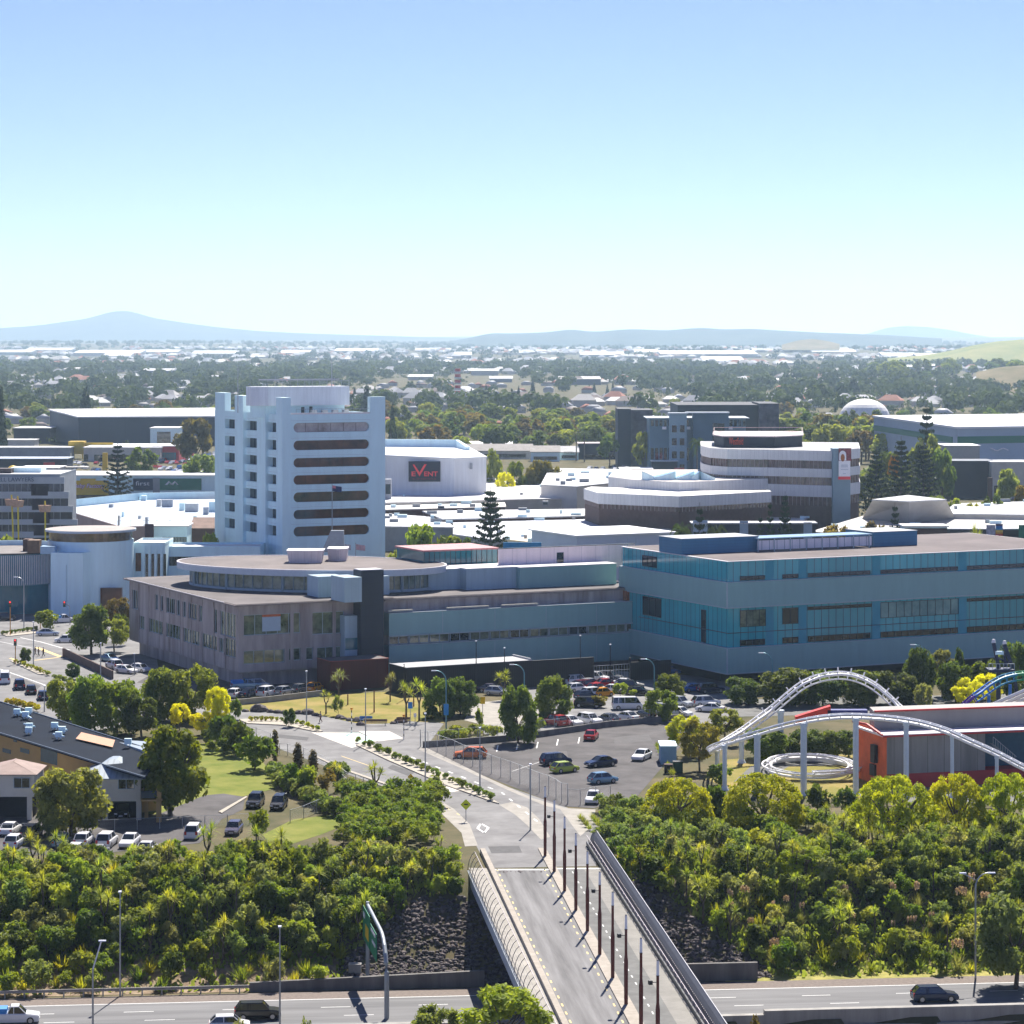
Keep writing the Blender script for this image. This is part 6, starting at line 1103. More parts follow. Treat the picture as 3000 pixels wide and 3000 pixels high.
TR = [  # key, centre, base row, top row, width, material, label
 ('broad0', 268, 1918, 1752, 125, L_DARK, 'tall dense dark tree at the corner of the concrete civic block'), ('airy1', 350, 1850, 1738, 95, L_RUST, 'brownish yellow tree between the round showroom and the concrete block'), ('airy0', 335, 1910, 1798, 95, L_LIGHT, 'pale green tree leaning out behind the tall dark street tree'),
 ('bush1', 352, 1890, 1790, 60, L_DARK, 'dark low tree against the end of the concrete block'), ('bush0', 138, 1846, 1784, 78, L_MID, 'round clipped green tree on the street corner by the glass drum'), ('broad1', 76, 1945, 1892, 34, L_DARK, 'small dark conical tree on the crossing island'), ('broad2', 213, 1990, 1935, 44, L_DARK, 'small dark tree at the end of the brick wall by the car park'),
 ('full0', 185, 2110, 1975, 120, L_LIGHT, 'light green tree, outermost of the airy group by the dark blue roof'), ('full1', 262, 2140, 1965, 150, L_MID, 'airy green tree in the middle of the group behind the dark blue roof'), ('full2', 345, 2152, 1975, 150, L_MID, 'airy green tree with twin trunks behind the pale lean-to roof'), ('full1', 470, 2112, 1945, 140, L_MID, 'tall airy tree before the long face of the concrete block'), ('full0', 560, 2112, 1935, 170, L_LIGHT, 'broad feathery tree before the street corner of the concrete block'), ('broad1', 415, 2160, 2020, 110, L_DARK, 'shaded tree between the two airy groups'),
 ('airy1', 638, 2150, 1992, 78, L_YEL, 'tall golden yellow tree beside the parked cars of the concrete block'), ('airy0', 525, 2140, 2048, 62, L_YEL, 'small golden yellow tree, thin and leaning, above the round green tree'), ('airy2', 590, 2155, 2075, 75, L_YEL, 'small golden yellow tree just behind the round green tree'),
 ('broad1', 500, 2392, 2090, 235, leafcol('leaf_deciduous', (0.069, 0.114, 0.010), (0.252, 0.264, 0.019)), 'big round green tree with bare trunk on the lawn edge'), ('full2', 205, 2448, 2222, 225, leafcol('leaf_pohut', (0.076, 0.102, 0.024), (0.290, 0.300, 0.067)), 'dense dome of dark green tree before the yellow house'),
 ('bush1', 655, 2190, 2085, 95, L_DARK, 'dark leafy tree above the shaded lawn corner'), ('bush2', 690, 2215, 2110, 90, L_DARK, 'dark leafy tree at the top of the shaded lawn'), ('bush0', 745, 2255, 2145, 130, L_MID, 'broad leafy bush by the street fence above the lawn'), ('bush2', 690, 2108, 2043, 42, L_DARK, 'small dark tree at the end of the car park wall'), ('broad1', 846, 2130, 2068, 38, L_DARK, 'small dark tree standing in the flowering median bed'),
 ('cyp', 806, 2235, 2134, 24, L_BROWN, 'slim brown topped cypress, farthest of the three by the street fence'), ('cyp', 873, 2282, 2172, 32, L_BROWN, 'slim brown topped cypress, middle of the three by the street fence'), ('cyp', 917, 2298, 2192, 32, L_BROWN, 'slim brown topped cypress, nearest of the three by the street fence'), ('bush0', 850, 2320, 2230, 75, L_MID, 'leafy green bush at the foot of the slim cypresses'), ('bush1', 900, 2330, 2235, 80, L_MID, 'leafy green bush below the nearest slim cypress'), ('shrub0', 960, 2330, 2250, 70, L_RUST, 'rusty shrub by the street fence'),
 ('cabb2', 1100, 2333, 2236, 70, L_CABB, 'tall many headed cabbage tree beside the street bend'), ('cabb1', 985, 2318, 2228, 50, L_CABB, 'cabbage tree behind the fence rail at the street bend'), ('bush2', 757, 2462, 2366, 72, L_MID, 'clipped green block of bush in the small car park'),
 ('cabb1', 955, 2092, 2020, 45, L_CABB, 'slender cabbage tree at the edge of the lawn path'), ('cabb2', 992, 2062, 1962, 55, L_GREY, 'tall grey green cabbage tree against the rust red store'), ('shrub1', 990, 2097, 2030, 38, L_OLIVE, 'bushy skirted palm lily on the lawn'), ('cabb2', 1143, 2056, 1972, 38, L_GREY, 'small pale topped tree on the mound of lawn'),
 ('cabb2', 1190, 2105, 2000, 55, L_CABB, 'pale cabbage tree clump by the crossing pole'), ('cabb1', 1228, 2112, 1985, 60, L_CABB, 'taller pale cabbage tree clump beside the dark round trees'), ('full0', 1290, 2100, 1975, 110, L_DARK, 'dark round tree, first of the pair by the curved street lamp'), ('full2', 1350, 2095, 1972, 110, L_DARK, 'dark round tree, second of the pair by the curved street lamp'),
 ('cabb2', 1475, 2050, 1966, 60, L_CABB, 'cabbage tree head rising behind the dark trees of the upper car park'), ('full1', 1518, 2178, 1995, 122, L_DARK, 'dark dense tree reaching the ground by the retaining wall'), ('full0', 1620, 2112, 1963, 122, L_DARK, 'large dark green tree beside the rows of parked cars'), ('bush0', 1405, 2135, 2070, 30, L_MID, 'narrow green bush beside the pale paved island'),
 ('full1', 1962, 2055, 1968, 100, L_MID, 'round green tree behind, of the pair by the white van'), ('full0', 1936, 2112, 2008, 100, L_MID, 'round green tree in front, of the pair by the white van'), ('bush1', 1818, 2042, 1996, 50, L_LIGHT, 'yellow green bush in the car park island'), ('bush2', 1755, 2072, 2035, 65, L_RUST, 'rusty green bush behind the black parked car'), ('bush1', 1855, 2040, 2018, 30, L_LIGHT, 'small yellow green bush beside the black parked car'),
 ('bush0', 1582, 2140, 2100, 40, L_LIGHT, 'small pale shrub at the end of the red parked car'), ('bush1', 1265, 2110, 2080, 60, L_DARK, 'low dark hedge shrub under the pale cabbage trees'),
 ('full2', 2300, 2065, 1945, 190, L_DARK, 'bulky dark hedge tree at the corner of the glass office'), ('full0', 2170, 2062, 1975, 120, L_DARK, 'first dark hedge tree by the shaded parked cars'), ('full1', 2410, 2065, 1955, 150, L_DARK, 'dark hedge tree under the top of the white arch'), ('full2', 2520, 2065, 1952, 150, L_DARK, 'dark hedge tree right of the arch top'), ('full0', 2620, 2065, 1955, 140, L_DARK, 'dark hedge tree where the white arch comes down'), ('full1', 2690, 2055, 1885, 110, L_DARK, 'tall dark tree behind the tall curved lamp'), ('airy0', 2760, 2040, 1882, 80, L_GREY, 'tall grey leaved tree with pale flowers before the cladding'), ('bush0', 2812, 2000, 1890, 40, L_DARK, 'narrow dark tree against the lower cladding band'), ('full2', 2800, 2060, 1925, 120, L_DARK, 'dark hedge tree left of the blue ride tower'), ('full0', 2890, 2050, 1920, 110, L_DARK, 'dark hedge tree behind the yellow tree'), ('full1', 2975, 2060, 1868, 120, L_DARK, 'tall dark tree at the right edge behind the ride tower'), ('airy1', 2705, 2090, 1990, 60, L_GREY, 'thin grey shrub tree at the end of the dark hedge'),
 ('airy2', 2840, 2085, 1975, 100, L_YEL, 'golden yellow tree beside the blue and purple coaster track'), ('airy0', 2895, 2075, 1958, 90, L_YEL, 'taller golden yellow tree under the blue ride tower'),
 ('full0', 2240, 2225, 2125, 150, L_MID, 'low green hedge tree inside the coaster loop'), ('full1', 2360, 2222, 2130, 130, L_DARK, 'dark hedge tree behind the coaster columns'), ('full2', 2450, 2220, 2128, 130, L_DARK, 'dark hedge tree beside the orange gable'),
 ('airy1', 2010, 2215, 2080, 120, L_LIME, 'feathery lime bamboo clump beside the blue container'), ('airy2', 2050, 2260, 2090, 120, leafcol('leaf_bamboo', (.16, .17, .02), (.34, .32, .06)), 'tall yellow bamboo clump beside the white coaster turn'), ('airy0', 2120, 2180, 2060, 110, L_LIGHT, 'light green bamboo clump below the hedge'),
 ('dome0', 1985, 2440, 2275, 215, L_LIME, 'lime green domed tree next to the asphalt car park'), ('dome1', 2235, 2445, 2262, 250, L_LIME, 'lime green domed tree before the ground level coaster loop'), ('dome2', 2620, 2485, 2268, 270, L_LIME, 'largest lime green domed tree, before the orange building'), ('dome0', 2800, 2470, 2262, 190, L_LIME, 'lime green domed tree with a pointed lobe, before the grey wall'), ('dome1', 2950, 2470, 2260, 200, L_LIME, 'lime green domed tree at the right edge below the coaster drop'),
 ('bush1', 2095, 2420, 2290, 80, L_DARK, 'dark ivy covered tree between the two lime domes'), ('bush0', 2400, 2390, 2290, 90, L_DARK, 'dark square hedge below the white coaster column'), ('bush2', 2475, 2390, 2300, 80, L_DARK, 'dark hedge bush at the foot of the tallest coaster column'), ('bush0', 2110, 2300, 2235, 80, L_MID, 'green tree at the foot of the first coaster columns'),
]
for k, cx, yb, yt, w, m, lab in TR: treeat(k, cx, yb, yt, lab, w, m)
LOWD = [('dome2', 2238, 2560, 2413, 150, L_LIME, 'small lime green dome in the scrub above the bridge screen'), ('dome0', 2360, 2660, 2478, 175, L_LIME, 'middle lime green dome on the scrub bank'), ('broad0', 2975, 2880, 2570, 260, L_OLIVE, 'large dark olive tree at the right end of the scrub bank')]
def bankz(x, y): return float(hgt(x, y))
for k, cx, yb, yt, w, m, lab in LOWD:
    t = 15 if yb < 2700 else 9; z = -4.5 if yb < 2700 else -7.4; p = gp(cx, yb, z); z = bankz(p.x, p.y); h = zat(yt, p.y)-z; sz = h/(5.9 if k[0] == 'd' else 9.6); plant(k, p.x, p.y, z, (w/8000*p.y)/9.4, lab, None, m, sz=sz)
# norfolk pines, palms and single trees among the buildings
MT = [('norf0', 1437, 1000, 1415, 120, L_CONIF, 655, 'tall narrow norfolk pine standing before the mall roofs'), ('norf1', 345, 0, 1288, 95, L_CONIF, 985, 'norfolk pine before the yellow sign board'), ('mid0', 412, 0, 1300, 95, L_DARK, 1130, 'round dark tree among the sales yard cars'), ('mid1', 575, 0, 1212, 125, L_RUST, 1230, 'broad brownish tree at the corner of the white tower'), ('mid2', 590, 0, 1320, 110, L_OLIVE, 1020, 'olive tree leaning on the left side of the white tower'), ('mid0', 195, 0, 1425, 24, L_DARK, 715, 'narrow green tree at the end wall of the lawyers block'),
      ('airy0', 615, 0, 1535, 60, L_LIGHT, 640, 'small light green tree at the foot of the white tower'), ('bush0', 20, 0, 1560, 90, L_MID, 640, 'green bush behind the finned glass drum'),
      ('mid1', 1230, 0, 1520, 120, L_MID, 640, 'green tree right of the tower base'), ('mid2', 1310, 0, 1555, 110, L_MID, 638, 'green tree second right of the tower base'), ('mid0', 1370, 0, 1562, 80, L_DARK, 636, 'dark green tree beside the norfolk pine foot'), ('airy1', 1170, 0, 1585, 90, L_LIGHT, 600, 'light green low tree below the tower corner'), ('airy2', 1250, 0, 1605, 110, L_LIGHT, 600, 'light green low tree behind the pavilion roof'),
      ('mid0', 1440, 0, 1300, 75, L_OLIVE, 960, 'olive tree right of the cinema hall'), ('mid1', 1510, 0, 1340, 70, L_DARK, 940, 'dark tree behind the mall deck, left of the flat topped tree'), ('mid2', 1590, 0, 1335, 120, L_RUST, 945, 'broad flat topped brownish tree beyond the mall deck'), ('airy0', 1478, 0, 1365, 60, L_YEL, 930, 'small yellow tree peeping over the mall deck'),
      ('palm0', 1668, 0, 1522, 55, None, 640, 'short palm on the pale grey mall roof terrace'), ('palm0', 1998, 0, 1487, 75, None, 600, 'palm tree left of the thin norfolk pine by the glass office'), ('norf1', 2050, 0, 1462, 70, L_CONIF, 606, 'thin norfolk pine between the two palms'), ('palm0', 2098, 0, 1492, 70, None, 600, 'palm tree right of the thin norfolk pine by the glass office'), ('norf2', 2228, 0, 1495, 50, L_CONIF, 640, 'small norfolk pine before the charcoal shop wall'), ('norf0', 2300, 0, 1430, 60, L_CONIF, 655, 'taller norfolk pine beside the stair tower of the striped offices'), ('norf1', 2256, 0, 1452, 42, L_CONIF, 650, 'slim norfolk pine between two others at the charcoal shop'), ('norf2', 2622, 0, 1460, 60, L_CONIF, 650, 'sparse young norfolk pine before the grey pyramid rooflight'),
      ('airy1', 2455, 0, 1512, 130, L_RUST, 640, 'brown leaved tree behind the blue plant rooms'), ('airy2', 2560, 0, 1505, 120, L_BROWN, 640, 'dry brown tree beside the sparse young pine'), ('cabb2', 2860, 0, 1545, 50, L_CABB, 620, 'cabbage tree head by the poster panels'),
      ('norf0', 2568, 0, 1300, 100, L_CONIF, 850, 'big norfolk pine right of the tall banner'), ('norf0', 2640, 0, 1270, 110, L_CONIF, 870, 'second big norfolk pine in the dark stand'), ('norf0', 2705, 0, 1285, 120, L_CONIF, 880, 'third big norfolk pine before the grey shed'), ('mid0', 2720, 0, 1255, 110, L_OLIVE, 960, 'rounded dark tree under the tallest norfolk pine'), ('norf1', 2715, 0, 1168, 85, L_CONIF, 1000, 'tallest norfolk pine rising over the green banded store'), ('mid1', 2760, 0, 1300, 80, L_DARK, 950, 'dark tree against the grey shed'), ('mid2', 2600, 0, 1310, 90, L_MID, 960, 'green tree behind the big norfolk pines'),
      ('airy0', 2620, 0, 1310, 40, leafcol('leaf_orange', (.3, .16, .02), (.5, .27, .04)), 940, 'orange flowering tree between the big norfolk pines'), ('mid0', 2800, 0, 1450, 80, L_LIGHT, 800, 'light green tree below the packed car yard'), ('mid1', 2740, 0, 1440, 90, L_OLIVE, 805, 'olive green tree below the packed car yard'), ('airy1', 2850, 0, 1458, 60, L_LIME, 790, 'yellow green tree at the edge of the right mall roof'), ('mid2', 2960, 0, 1360, 90, L_OLIVE, 870, 'dark olive tree at the right edge beside the brown pylon'), ('mid0', 2910, 0, 1435, 80, L_DARK, 800, 'dark tree before the packed car yard'), ('mid2', 2995, 0, 1410, 60, L_RUST, 830, 'dry tree at the right edge below the kiosk'),
      ('palm1', 1570+118, 0, 1262, 40, None, 1310, 'tall palm left of the car sales shed'), ('palm1', 1712, 0, 1258, 42, None, 1305, 'tall palm in front of the car sales shed'), ('palm1', 2042, 0, 1276, 55, None, 1060, 'palm before the blue offices'), ('mid1', 1885, 0, 1255, 60, L_LIGHT, 1200, 'light green tree left of the blue offices'), ('mid2', 1785, 0, 1268, 70, L_DARK, 1240, 'dark spreading tree left of the dark cube'),
      ('cone0', 2, 0, 1110, 46, L_CONIF, 1350, 'dark tall conifer cut by the left edge'), ('cone1', 252, 0, 1122, 62, L_CONIF, 1650, 'pair like dark conifer clump above the white warehouse roof'), ('cone2', 1150, 0, 1172, 30, L_CONIF, 1450, 'dark slim conifer beside the tower edge'), ('cone0', 1075, 0, 1120, 55, L_CONIF, 1900, 'dark conifer behind the tower fin'),
      ('palm1', 1145, 0, 1225, 34, None, 1300, 'brown skirted palm beside the tower edge'), ('cone1', 2500, 0, 1102, 60, L_CONIF, 2600, 'dark pointed conifer above the dome'), ('mid0', 2490, 0, 1193, 60, L_DARK, 1650, 'dark tree before the left of the dome'), ('mid1', 2535, 0, 1200, 34, L_DARK, 1640, 'small dark tree before the middle of the dome'), ('mid2', 2570, 0, 1193, 38, L_DARK, 1640, 'small dark tree before the right of the dome')]
for k, cx, yb, yt, w, m, Y, lab in MT: treeat(k, cx, yb, yt, lab, w, m, Y=Y)
# front trees on the near bank of the motorway
for k, cx, Y, yt, w, m, lab in (('airy0', 1480, 226, 2846, 310, L_LIGHT, 'leafy light green tree crown in front, overlapping the bridge parapet'), ('airy1', 1275, 232, 2912, 190, L_OLIVE, 'olive green tree crown in front, beside the bridge tree'), ('shrub1', 900, 238, 2965, 60, L_OLIVE, 'sparse twig tips in front, above the dark motorway car'), ('shrub2', 690, 240, 2975, 90, L_GREY, 'pale leafy twig tips in front at the lower edge'), ('shrub0', 2205, 240, 2968, 60, L_RUST, 'orange brown dry bush tip in front of the median wall')):
    x = xat(cx, Y); z = bankz(x, Y); h = zat(yt, Y)-z; nat = 9.9 if k[0] == 'a' else 2.2; plant(k, x, Y, z, (w/8000*Y)/(9.2 if k[0] == 'a' else 2.5), lab, None, m, sz=h/nat)
# ================================================================== scrub on the two motorway banks
def inrock(x, y, t): return (-18+max(0, t-11)*.9 < x < -1 and 3.5 < t < 19.5) or (10.5 < x < 27.5-max(0, t-8)*.95 and 3.5 < t < 21)
def onbridge(x, y): a, c = on(BO, y), on(BR, y); return a.x-1.6 < x < c.x+2.0
LEFTG, RIGHTG = 'below the yellow house', 'below the white coaster'
cnt = dict(cabb=0, flax=0, shrub=0, bush=0, toe=0); placed = []
rs = np.random.default_rng(11)
def tryplace(x, y, mind):
    if any((x-a)**2+(y-b)**2 < mind*mind for a, b in placed[-400:]): return False
    placed.append((x, y)); return True
M_OK = [L_OLIVE, L_GREY, L_MID, L_GREY, L_MID, L_OLIVE, L_LIGHT]
for n in range(6000):
    left = rs.random() < .52
    x = rs.uniform(-66, 1) if left else rs.uniform(10, 68); t = rs.uniform(5.0, 30); y = 282+.0995*x+t*1.005
    py = HY+F*(H-bankz(x, y))/y; px = CX+F*x/y
    if onbridge(x, y) or inrock(x, y, t) or px < -120 or px > 3120: continue
    if left and x < -15 and t < 10.5+1.2*math.sin(x*.5) and rs.random() < .86: continue
    if not left and x > 24 and t < 8 and rs.random() < .85: continue
    if left and t > 24.5 and (py < 2500 or px < 640 and py < 2525 or (770 < px < 1040 and py < 2480)): continue
    if not left and t > 25.5 and (py < 2420 or px < 1800 and py < 2380): continue
    if left and px > 1235 and py < 2460: continue
    if not tryplace(x, y, 1.55): continue
    z = bankz(x, y); where = LEFTG if left else RIGHTG; q = rs.random(); s = rs.uniform(.75, 1.35); v = int(rs.integers(3))
    if q < .17 and cnt['cabb'] < 150 and t > 9: cnt['cabb'] += 1; plant('cabb%d' % v, x, y, z, s*.95, 'spiky headed cabbage tree in the scrub on the bank '+where, 'cabbage trees on the bank '+where)
    elif q < (.48 if (t < 12 or abs(x-6) < 18) else .24): cnt['flax'] += 1; plant('flax%d' % v, x, y, z, s*.8, 'sword leaved flax bush on the motorway bank '+where, 'flax bushes on the bank '+where, m=L_FLAX if rs.random() < .7 else L_MID)
    elif q < .52 and not left and t < 17: cnt['toe'] += 1; plant('toe%d' % (v % 2), x, y, z, s, 'grass clump with pale plumes on the bank '+where, 'plumed grass clumps on the bank '+where)
    elif (q < .82 or cnt['bush'] >= 285) and cnt['shrub'] < 285: cnt['shrub'] += 1; plant('shrub%d' % v, x, y, z, s*1.1, 'rounded olive and brown scrub bush on the bank '+where, 'scrub bushes on the bank '+where, m=M_OK[int(rs.integers(7))], sz=s*rs.uniform(1.0, 1.5))
    elif cnt['bush'] < 285: cnt['bush'] += 1; plant('bush%d' % v, x, y, z, s*1.1, 'leafy green bush in the scrub on the bank '+where, 'leafy bushes on the bank '+where, m=[L_MID, L_DARK, L_LIGHT][int(rs.integers(3))], sz=s*rs.uniform(1.0, 1.5))
print('BANK', cnt)
# low ground cover as one mass, tussock and median planting
r = np.random.default_rng(5); n = 26000; x = np.where(r.random(n) < .52, r.uniform(-68, 1, n), r.uniform(9, 68, n)); t = r.uniform(4.6, 27.5, n); y = 282+.0995*x+t*1.005; z = hgt(x, y)
ok = np.array([not (inrock(a, b, c) or onbridge(a, b)) and not (a < -15 and c < 10 and r.random() < .75) and not (a > 24 and c < 7.5 and r.random() < .7) for a, b, c in zip(x, y, t)]); x, y, z = x[ok], y[ok], z[ok]; n = len(x)
az = r.random(n)*6.283; sz = r.uniform(.25, .7, n); dx_, dy_ = np.cos(az)*sz*.35, np.sin(az)*sz*.35; le = r.normal(size=(n, 2))*.25
V_ = np.stack([np.stack([x-dx_, y-dy_, z], -1), np.stack([x+dx_, y+dy_, z], -1), np.stack([x+dx_*.7+le[:, 0], y+dy_*.7+le[:, 1], z+sz], -1), np.stack([x-dx_*.7+le[:, 0], y-dy_*.7+le[:, 1], z+sz*.9], -1)], 1).reshape(-1, 3)
o = bpy.data.objects.new('undergrowth', npmesh('undergrowth', V_, np.arange(4*n).reshape(n, 4), leafcol('undergrowth_leaf', (.1, .15, .035), (.3, .34, .08)))); COL.objects.link(o); tag(o, 'tangled low undergrowth between the bushes on both motorway banks', None, None, 'stuff')
# ================================================================== lava rock slopes
def rocks(name, label, pts, m, seed, rmin, rmax):
    r = np.random.default_rng(seed); base = bmesh.new(); bmesh.ops.create_icosphere(base, subdivisions=1, radius=1); bv = np.array([v.co[:] for v in base.verts]); bf = np.array([[v.index for v in f.verts] for f in base.faces]); base.free(); Vs, Fs = [], []
    for i, (x, y, z) in enumerate(pts):
        s = r.uniform(rmin, rmax); d = bv*(1+.35*r.normal(size=(len(bv), 1)))*np.array([s*r.uniform(.8, 1.4), s*r.uniform(.7, 1.2), s*r.uniform(.5, .9)]); a = r.random()*6.28; c, q = math.cos(a), math.sin(a)
        Vs.append(d@np.array([[c, q, 0], [-q, c, 0], [0, 0, 1]])+np.array([x, y, z])); Fs.append(bf+i*len(bv))
    o = bpy.data.objects.new(name, npmesh(name, np.concatenate(Vs), np.concatenate(Fs), m)); COL.objects.link(o); tag(o, label, None, None, 'stuff'); return o
M_LAVA = mat('lava_rock', (.035, .029, .03), .95, sc=2.2, c2=(.2, .17, .165))
pts = []; r = np.random.default_rng(9)
while len(pts) < 6000:
    x = r.uniform(-26, 34); t = r.uniform(4.6, 25); y = 282+.0995*x+t*1.005
    if inrock(x, y, t) or (-3 < x < 14 and t < 24): pts.append((x, y, bankz(x, y)+.05))
rocks('lava_rocks', 'loose dark lava rocks covering the slopes under the bridge', pts, M_LAVA, 4, .13, .33)
# median and verge planting as small plants
def bed(name, lab, group, pxs, key, s0, s1, m):
    for i, (a, b_) in enumerate(pxs):
        p = gp(a, b_, .12); plant(key+str(i % 3), p.x, p.y, .1, random.uniform(s0, s1), lab, group, m, name={'bush': 'garden_shrub', 'shrub': 'wild_shrub'}.get(key))
med = [(1052+i*(1440-1052)/23+((i*37) % 7-3), 2181+i*(2345-2181)/23-6+((i*13) % 5)) for i in range(24)]
bed('s', 'low green groundcover shrub in the long median bed of the street', 'median shrubs of the street', med, 'bush', .42, .62, L_MID)
bed('s', 'yellow green tuft in the flowering median bed by the lawn', 'tufts in the flowering median bed', [(735+i*15, 2110+(2 if i < 8 else (i-7)*5)) for i in range(14)], 'bush', .32, .46, L_LIME)
bed('s', 'bright yellow green low hedge shrub by the dark blue roof', 'yellow hedge by the dark blue roof', [(20+i*11, 2063+i*2.5) for i in range(9)], 'bush', .55, .7, leafcol('leaf_gold', (.3, .27, .01), (.5, .42, .02)))
bed('s', 'yellow green shrub on the crossing island of the side street', 'shrubs on the crossing island', [(45+i*12, 1942+i*4.6) for i in range(9)], 'bush', .4, .55, L_LIME)
bed('s', 'low dark hedge shrub on the traffic island at the side street', 'hedge on the traffic island', [(8+i*12, 1860-i*1.6) for i in range(9)], 'bush', .4, .55, L_MID)
bed('s', 'low shrub in the verge beside the side street kerb', 'verge shrubs by the side street', [(160+i*14, 1990+i*4) for i in range(4)], 'bush', .5, .7, L_OLIVE)
bed('s', 'flowering pale shrub along the fence of the lower car park', 'pale shrubs by the car park fence', [(1318+i*14, 2160-(i % 3)*6) for i in range(11)]+[(1300+i*18, 2172) for i in range(4)], 'bush', .6, .95, L_LIGHT)
bed('s', 'shrub in the planted triangle below the street fence', 'shrubs below the street fence', [(800+((i*61) % 210), 2265+((i*37) % 125)) for i in range(46)], 'bush', .7, 1.2, L_OLIVE)
bed('s', 'shrub among the trees at the head of the lawn', 'shrubs at the head of the lawn', [(600+((i*47) % 130), 2150+((i*29) % 60)) for i in range(12)], 'bush', .8, 1.3, L_DARK)
bed('s', 'scrub bush behind the lower lawn on top of the bank', 'bushes on top of the bank by the bridge', [(1000+((i*53) % 285), 2335+((i*31) % 145)) for i in range(78)], 'shrub', 1.0, 1.5, L_MID)
bed('s', 'scrub bush on top of the bank between car park and bridge screen', 'bushes on the bank top by the bridge screen', [(1760+((i*71) % 360), 2375+((i*43) % 120)) for i in range(66)], 'shrub', .9, 1.5, L_OLIVE)
bed('s', 'scrub bush under the lime green domed trees', 'bushes under the lime green domes', [(2080+((i*97) % 900), 2400+((i*41) % 95)) for i in range(60)], 'shrub', 1.0, 1.7, L_MID)
bed('s', 'cabbage tree head under the lime green domed trees', 'cabbage trees under the lime green domes', [(2420+((i*83) % 560), 2455+((i*29) % 60)) for i in range(22)], 'cabb', .8, 1.1, L_CABB)
bed('s', 'rough grass clump on the edge of the worn car park corner', 'rough grass by the worn car park', [(1700+i*9, 2400+(i % 4)*10) for i in range(10)]+[(1925+i*5, 2190+i*9) for i in range(10)], 'flax', .4, .6, L_LIGHT)
# ================================================================== cars
M_TYRE = mat('tyre', (.015, .015, .016), .9, .1); M_RIM = mat('rim', (.4, .4, .42), .35, .05, metal=.7); M_CGL = mat('car_glass', (.012, .016, .02), .04, .1, spec=.9); M_HEAD = mat('headlight_glass', (.75, .76, .78), .15, .03); M_TAIL = mat('tail_light_glass', (.45, .012, .012), .25, .1); M_PLATE = mat('number_plate', (.7, .7, .68), .5, .05); M_UNDER = mat('underbody', (.02, .02, .022), .8)
PAINT = {k: mat('paint_'+k, c, .22, .03, spec=.6, metal=mt) for k, c, mt in (('white', (.78, .78, .78), 0), ('silver', (.5, .52, .54), .5), ('grey', (.16, .165, .175), .4), ('black', (.012, .012, .014), .1), ('red', (.42, .018, .025), .1), ('orange', (.72, .16, .02), .1), ('lime', (.42, .5, .06), .1), ('navy', (.012, .025, .07), .3), ('blue', (.02, .12, .38), .2), ('steelblue', (.22, .36, .46), .4), ('purple', (.09, .08, .12), .3), ('amber', (.8, .33, .02), .1), ('maroon', (.13, .015, .03), .2))}
# length, half width, roof height, bonnet end, windscreen foot, roof front, roof rear, rear glass foot, waist, bonnet height
KIND = {'hatch': (4.0, .86, 1.5, .55, .95, 1.55, 3.35, 3.92, .92, .84), 'sedan': (4.6, .88, 1.45, .6, 1.25, 2.0, 3.3, 4.05, .92, .82), 'suv': (4.6, .92, 1.72, .6, 1.15, 1.75, 4.05, 4.52, 1.02, .98), 'wagon': (4.7, .9, 1.58, .6, 1.25, 2.0, 4.1, 4.62, .95, .86), 'van': (4.9, .95, 2.05, .15, .35, 1.0, 4.75, 4.87, 1.1, 1.0), 'mpv': (4.4, .88, 1.7, .4, .75, 1.5, 4.0, 4.35, 1.0, .92), 'ute': (5.2, .92, 1.75, .8, 1.3, 1.95, 2.8, 3.1, 1.05, .98)}
CARS = {}
def ring(x, w, zs): return [(x, -w*.94, zs[0]), (x, -w, zs[1]), (x, -w*.97, zs[2]), (x, -w*.86, zs[3]), (x, w*.86, zs[3]), (x, w*.97, zs[2]), (x, w, zs[1]), (x, w*.94, zs[0])]
def loft(b, rings):
    i0 = len(b.v); n = len(rings[0])
    for r in rings: b.v += r
    for k in range(len(rings)-1):
        for q in range(n): q2 = (q+1) % n; b.f.append((i0+k*n+q, i0+(k+1)*n+q, i0+(k+1)*n+q2, i0+k*n+q2))
    b.f.append(tuple(i0+q for q in range(n))); b.f.append(tuple(i0+(len(rings)-1)*n+q for q in range(n-1, -1, -1)))
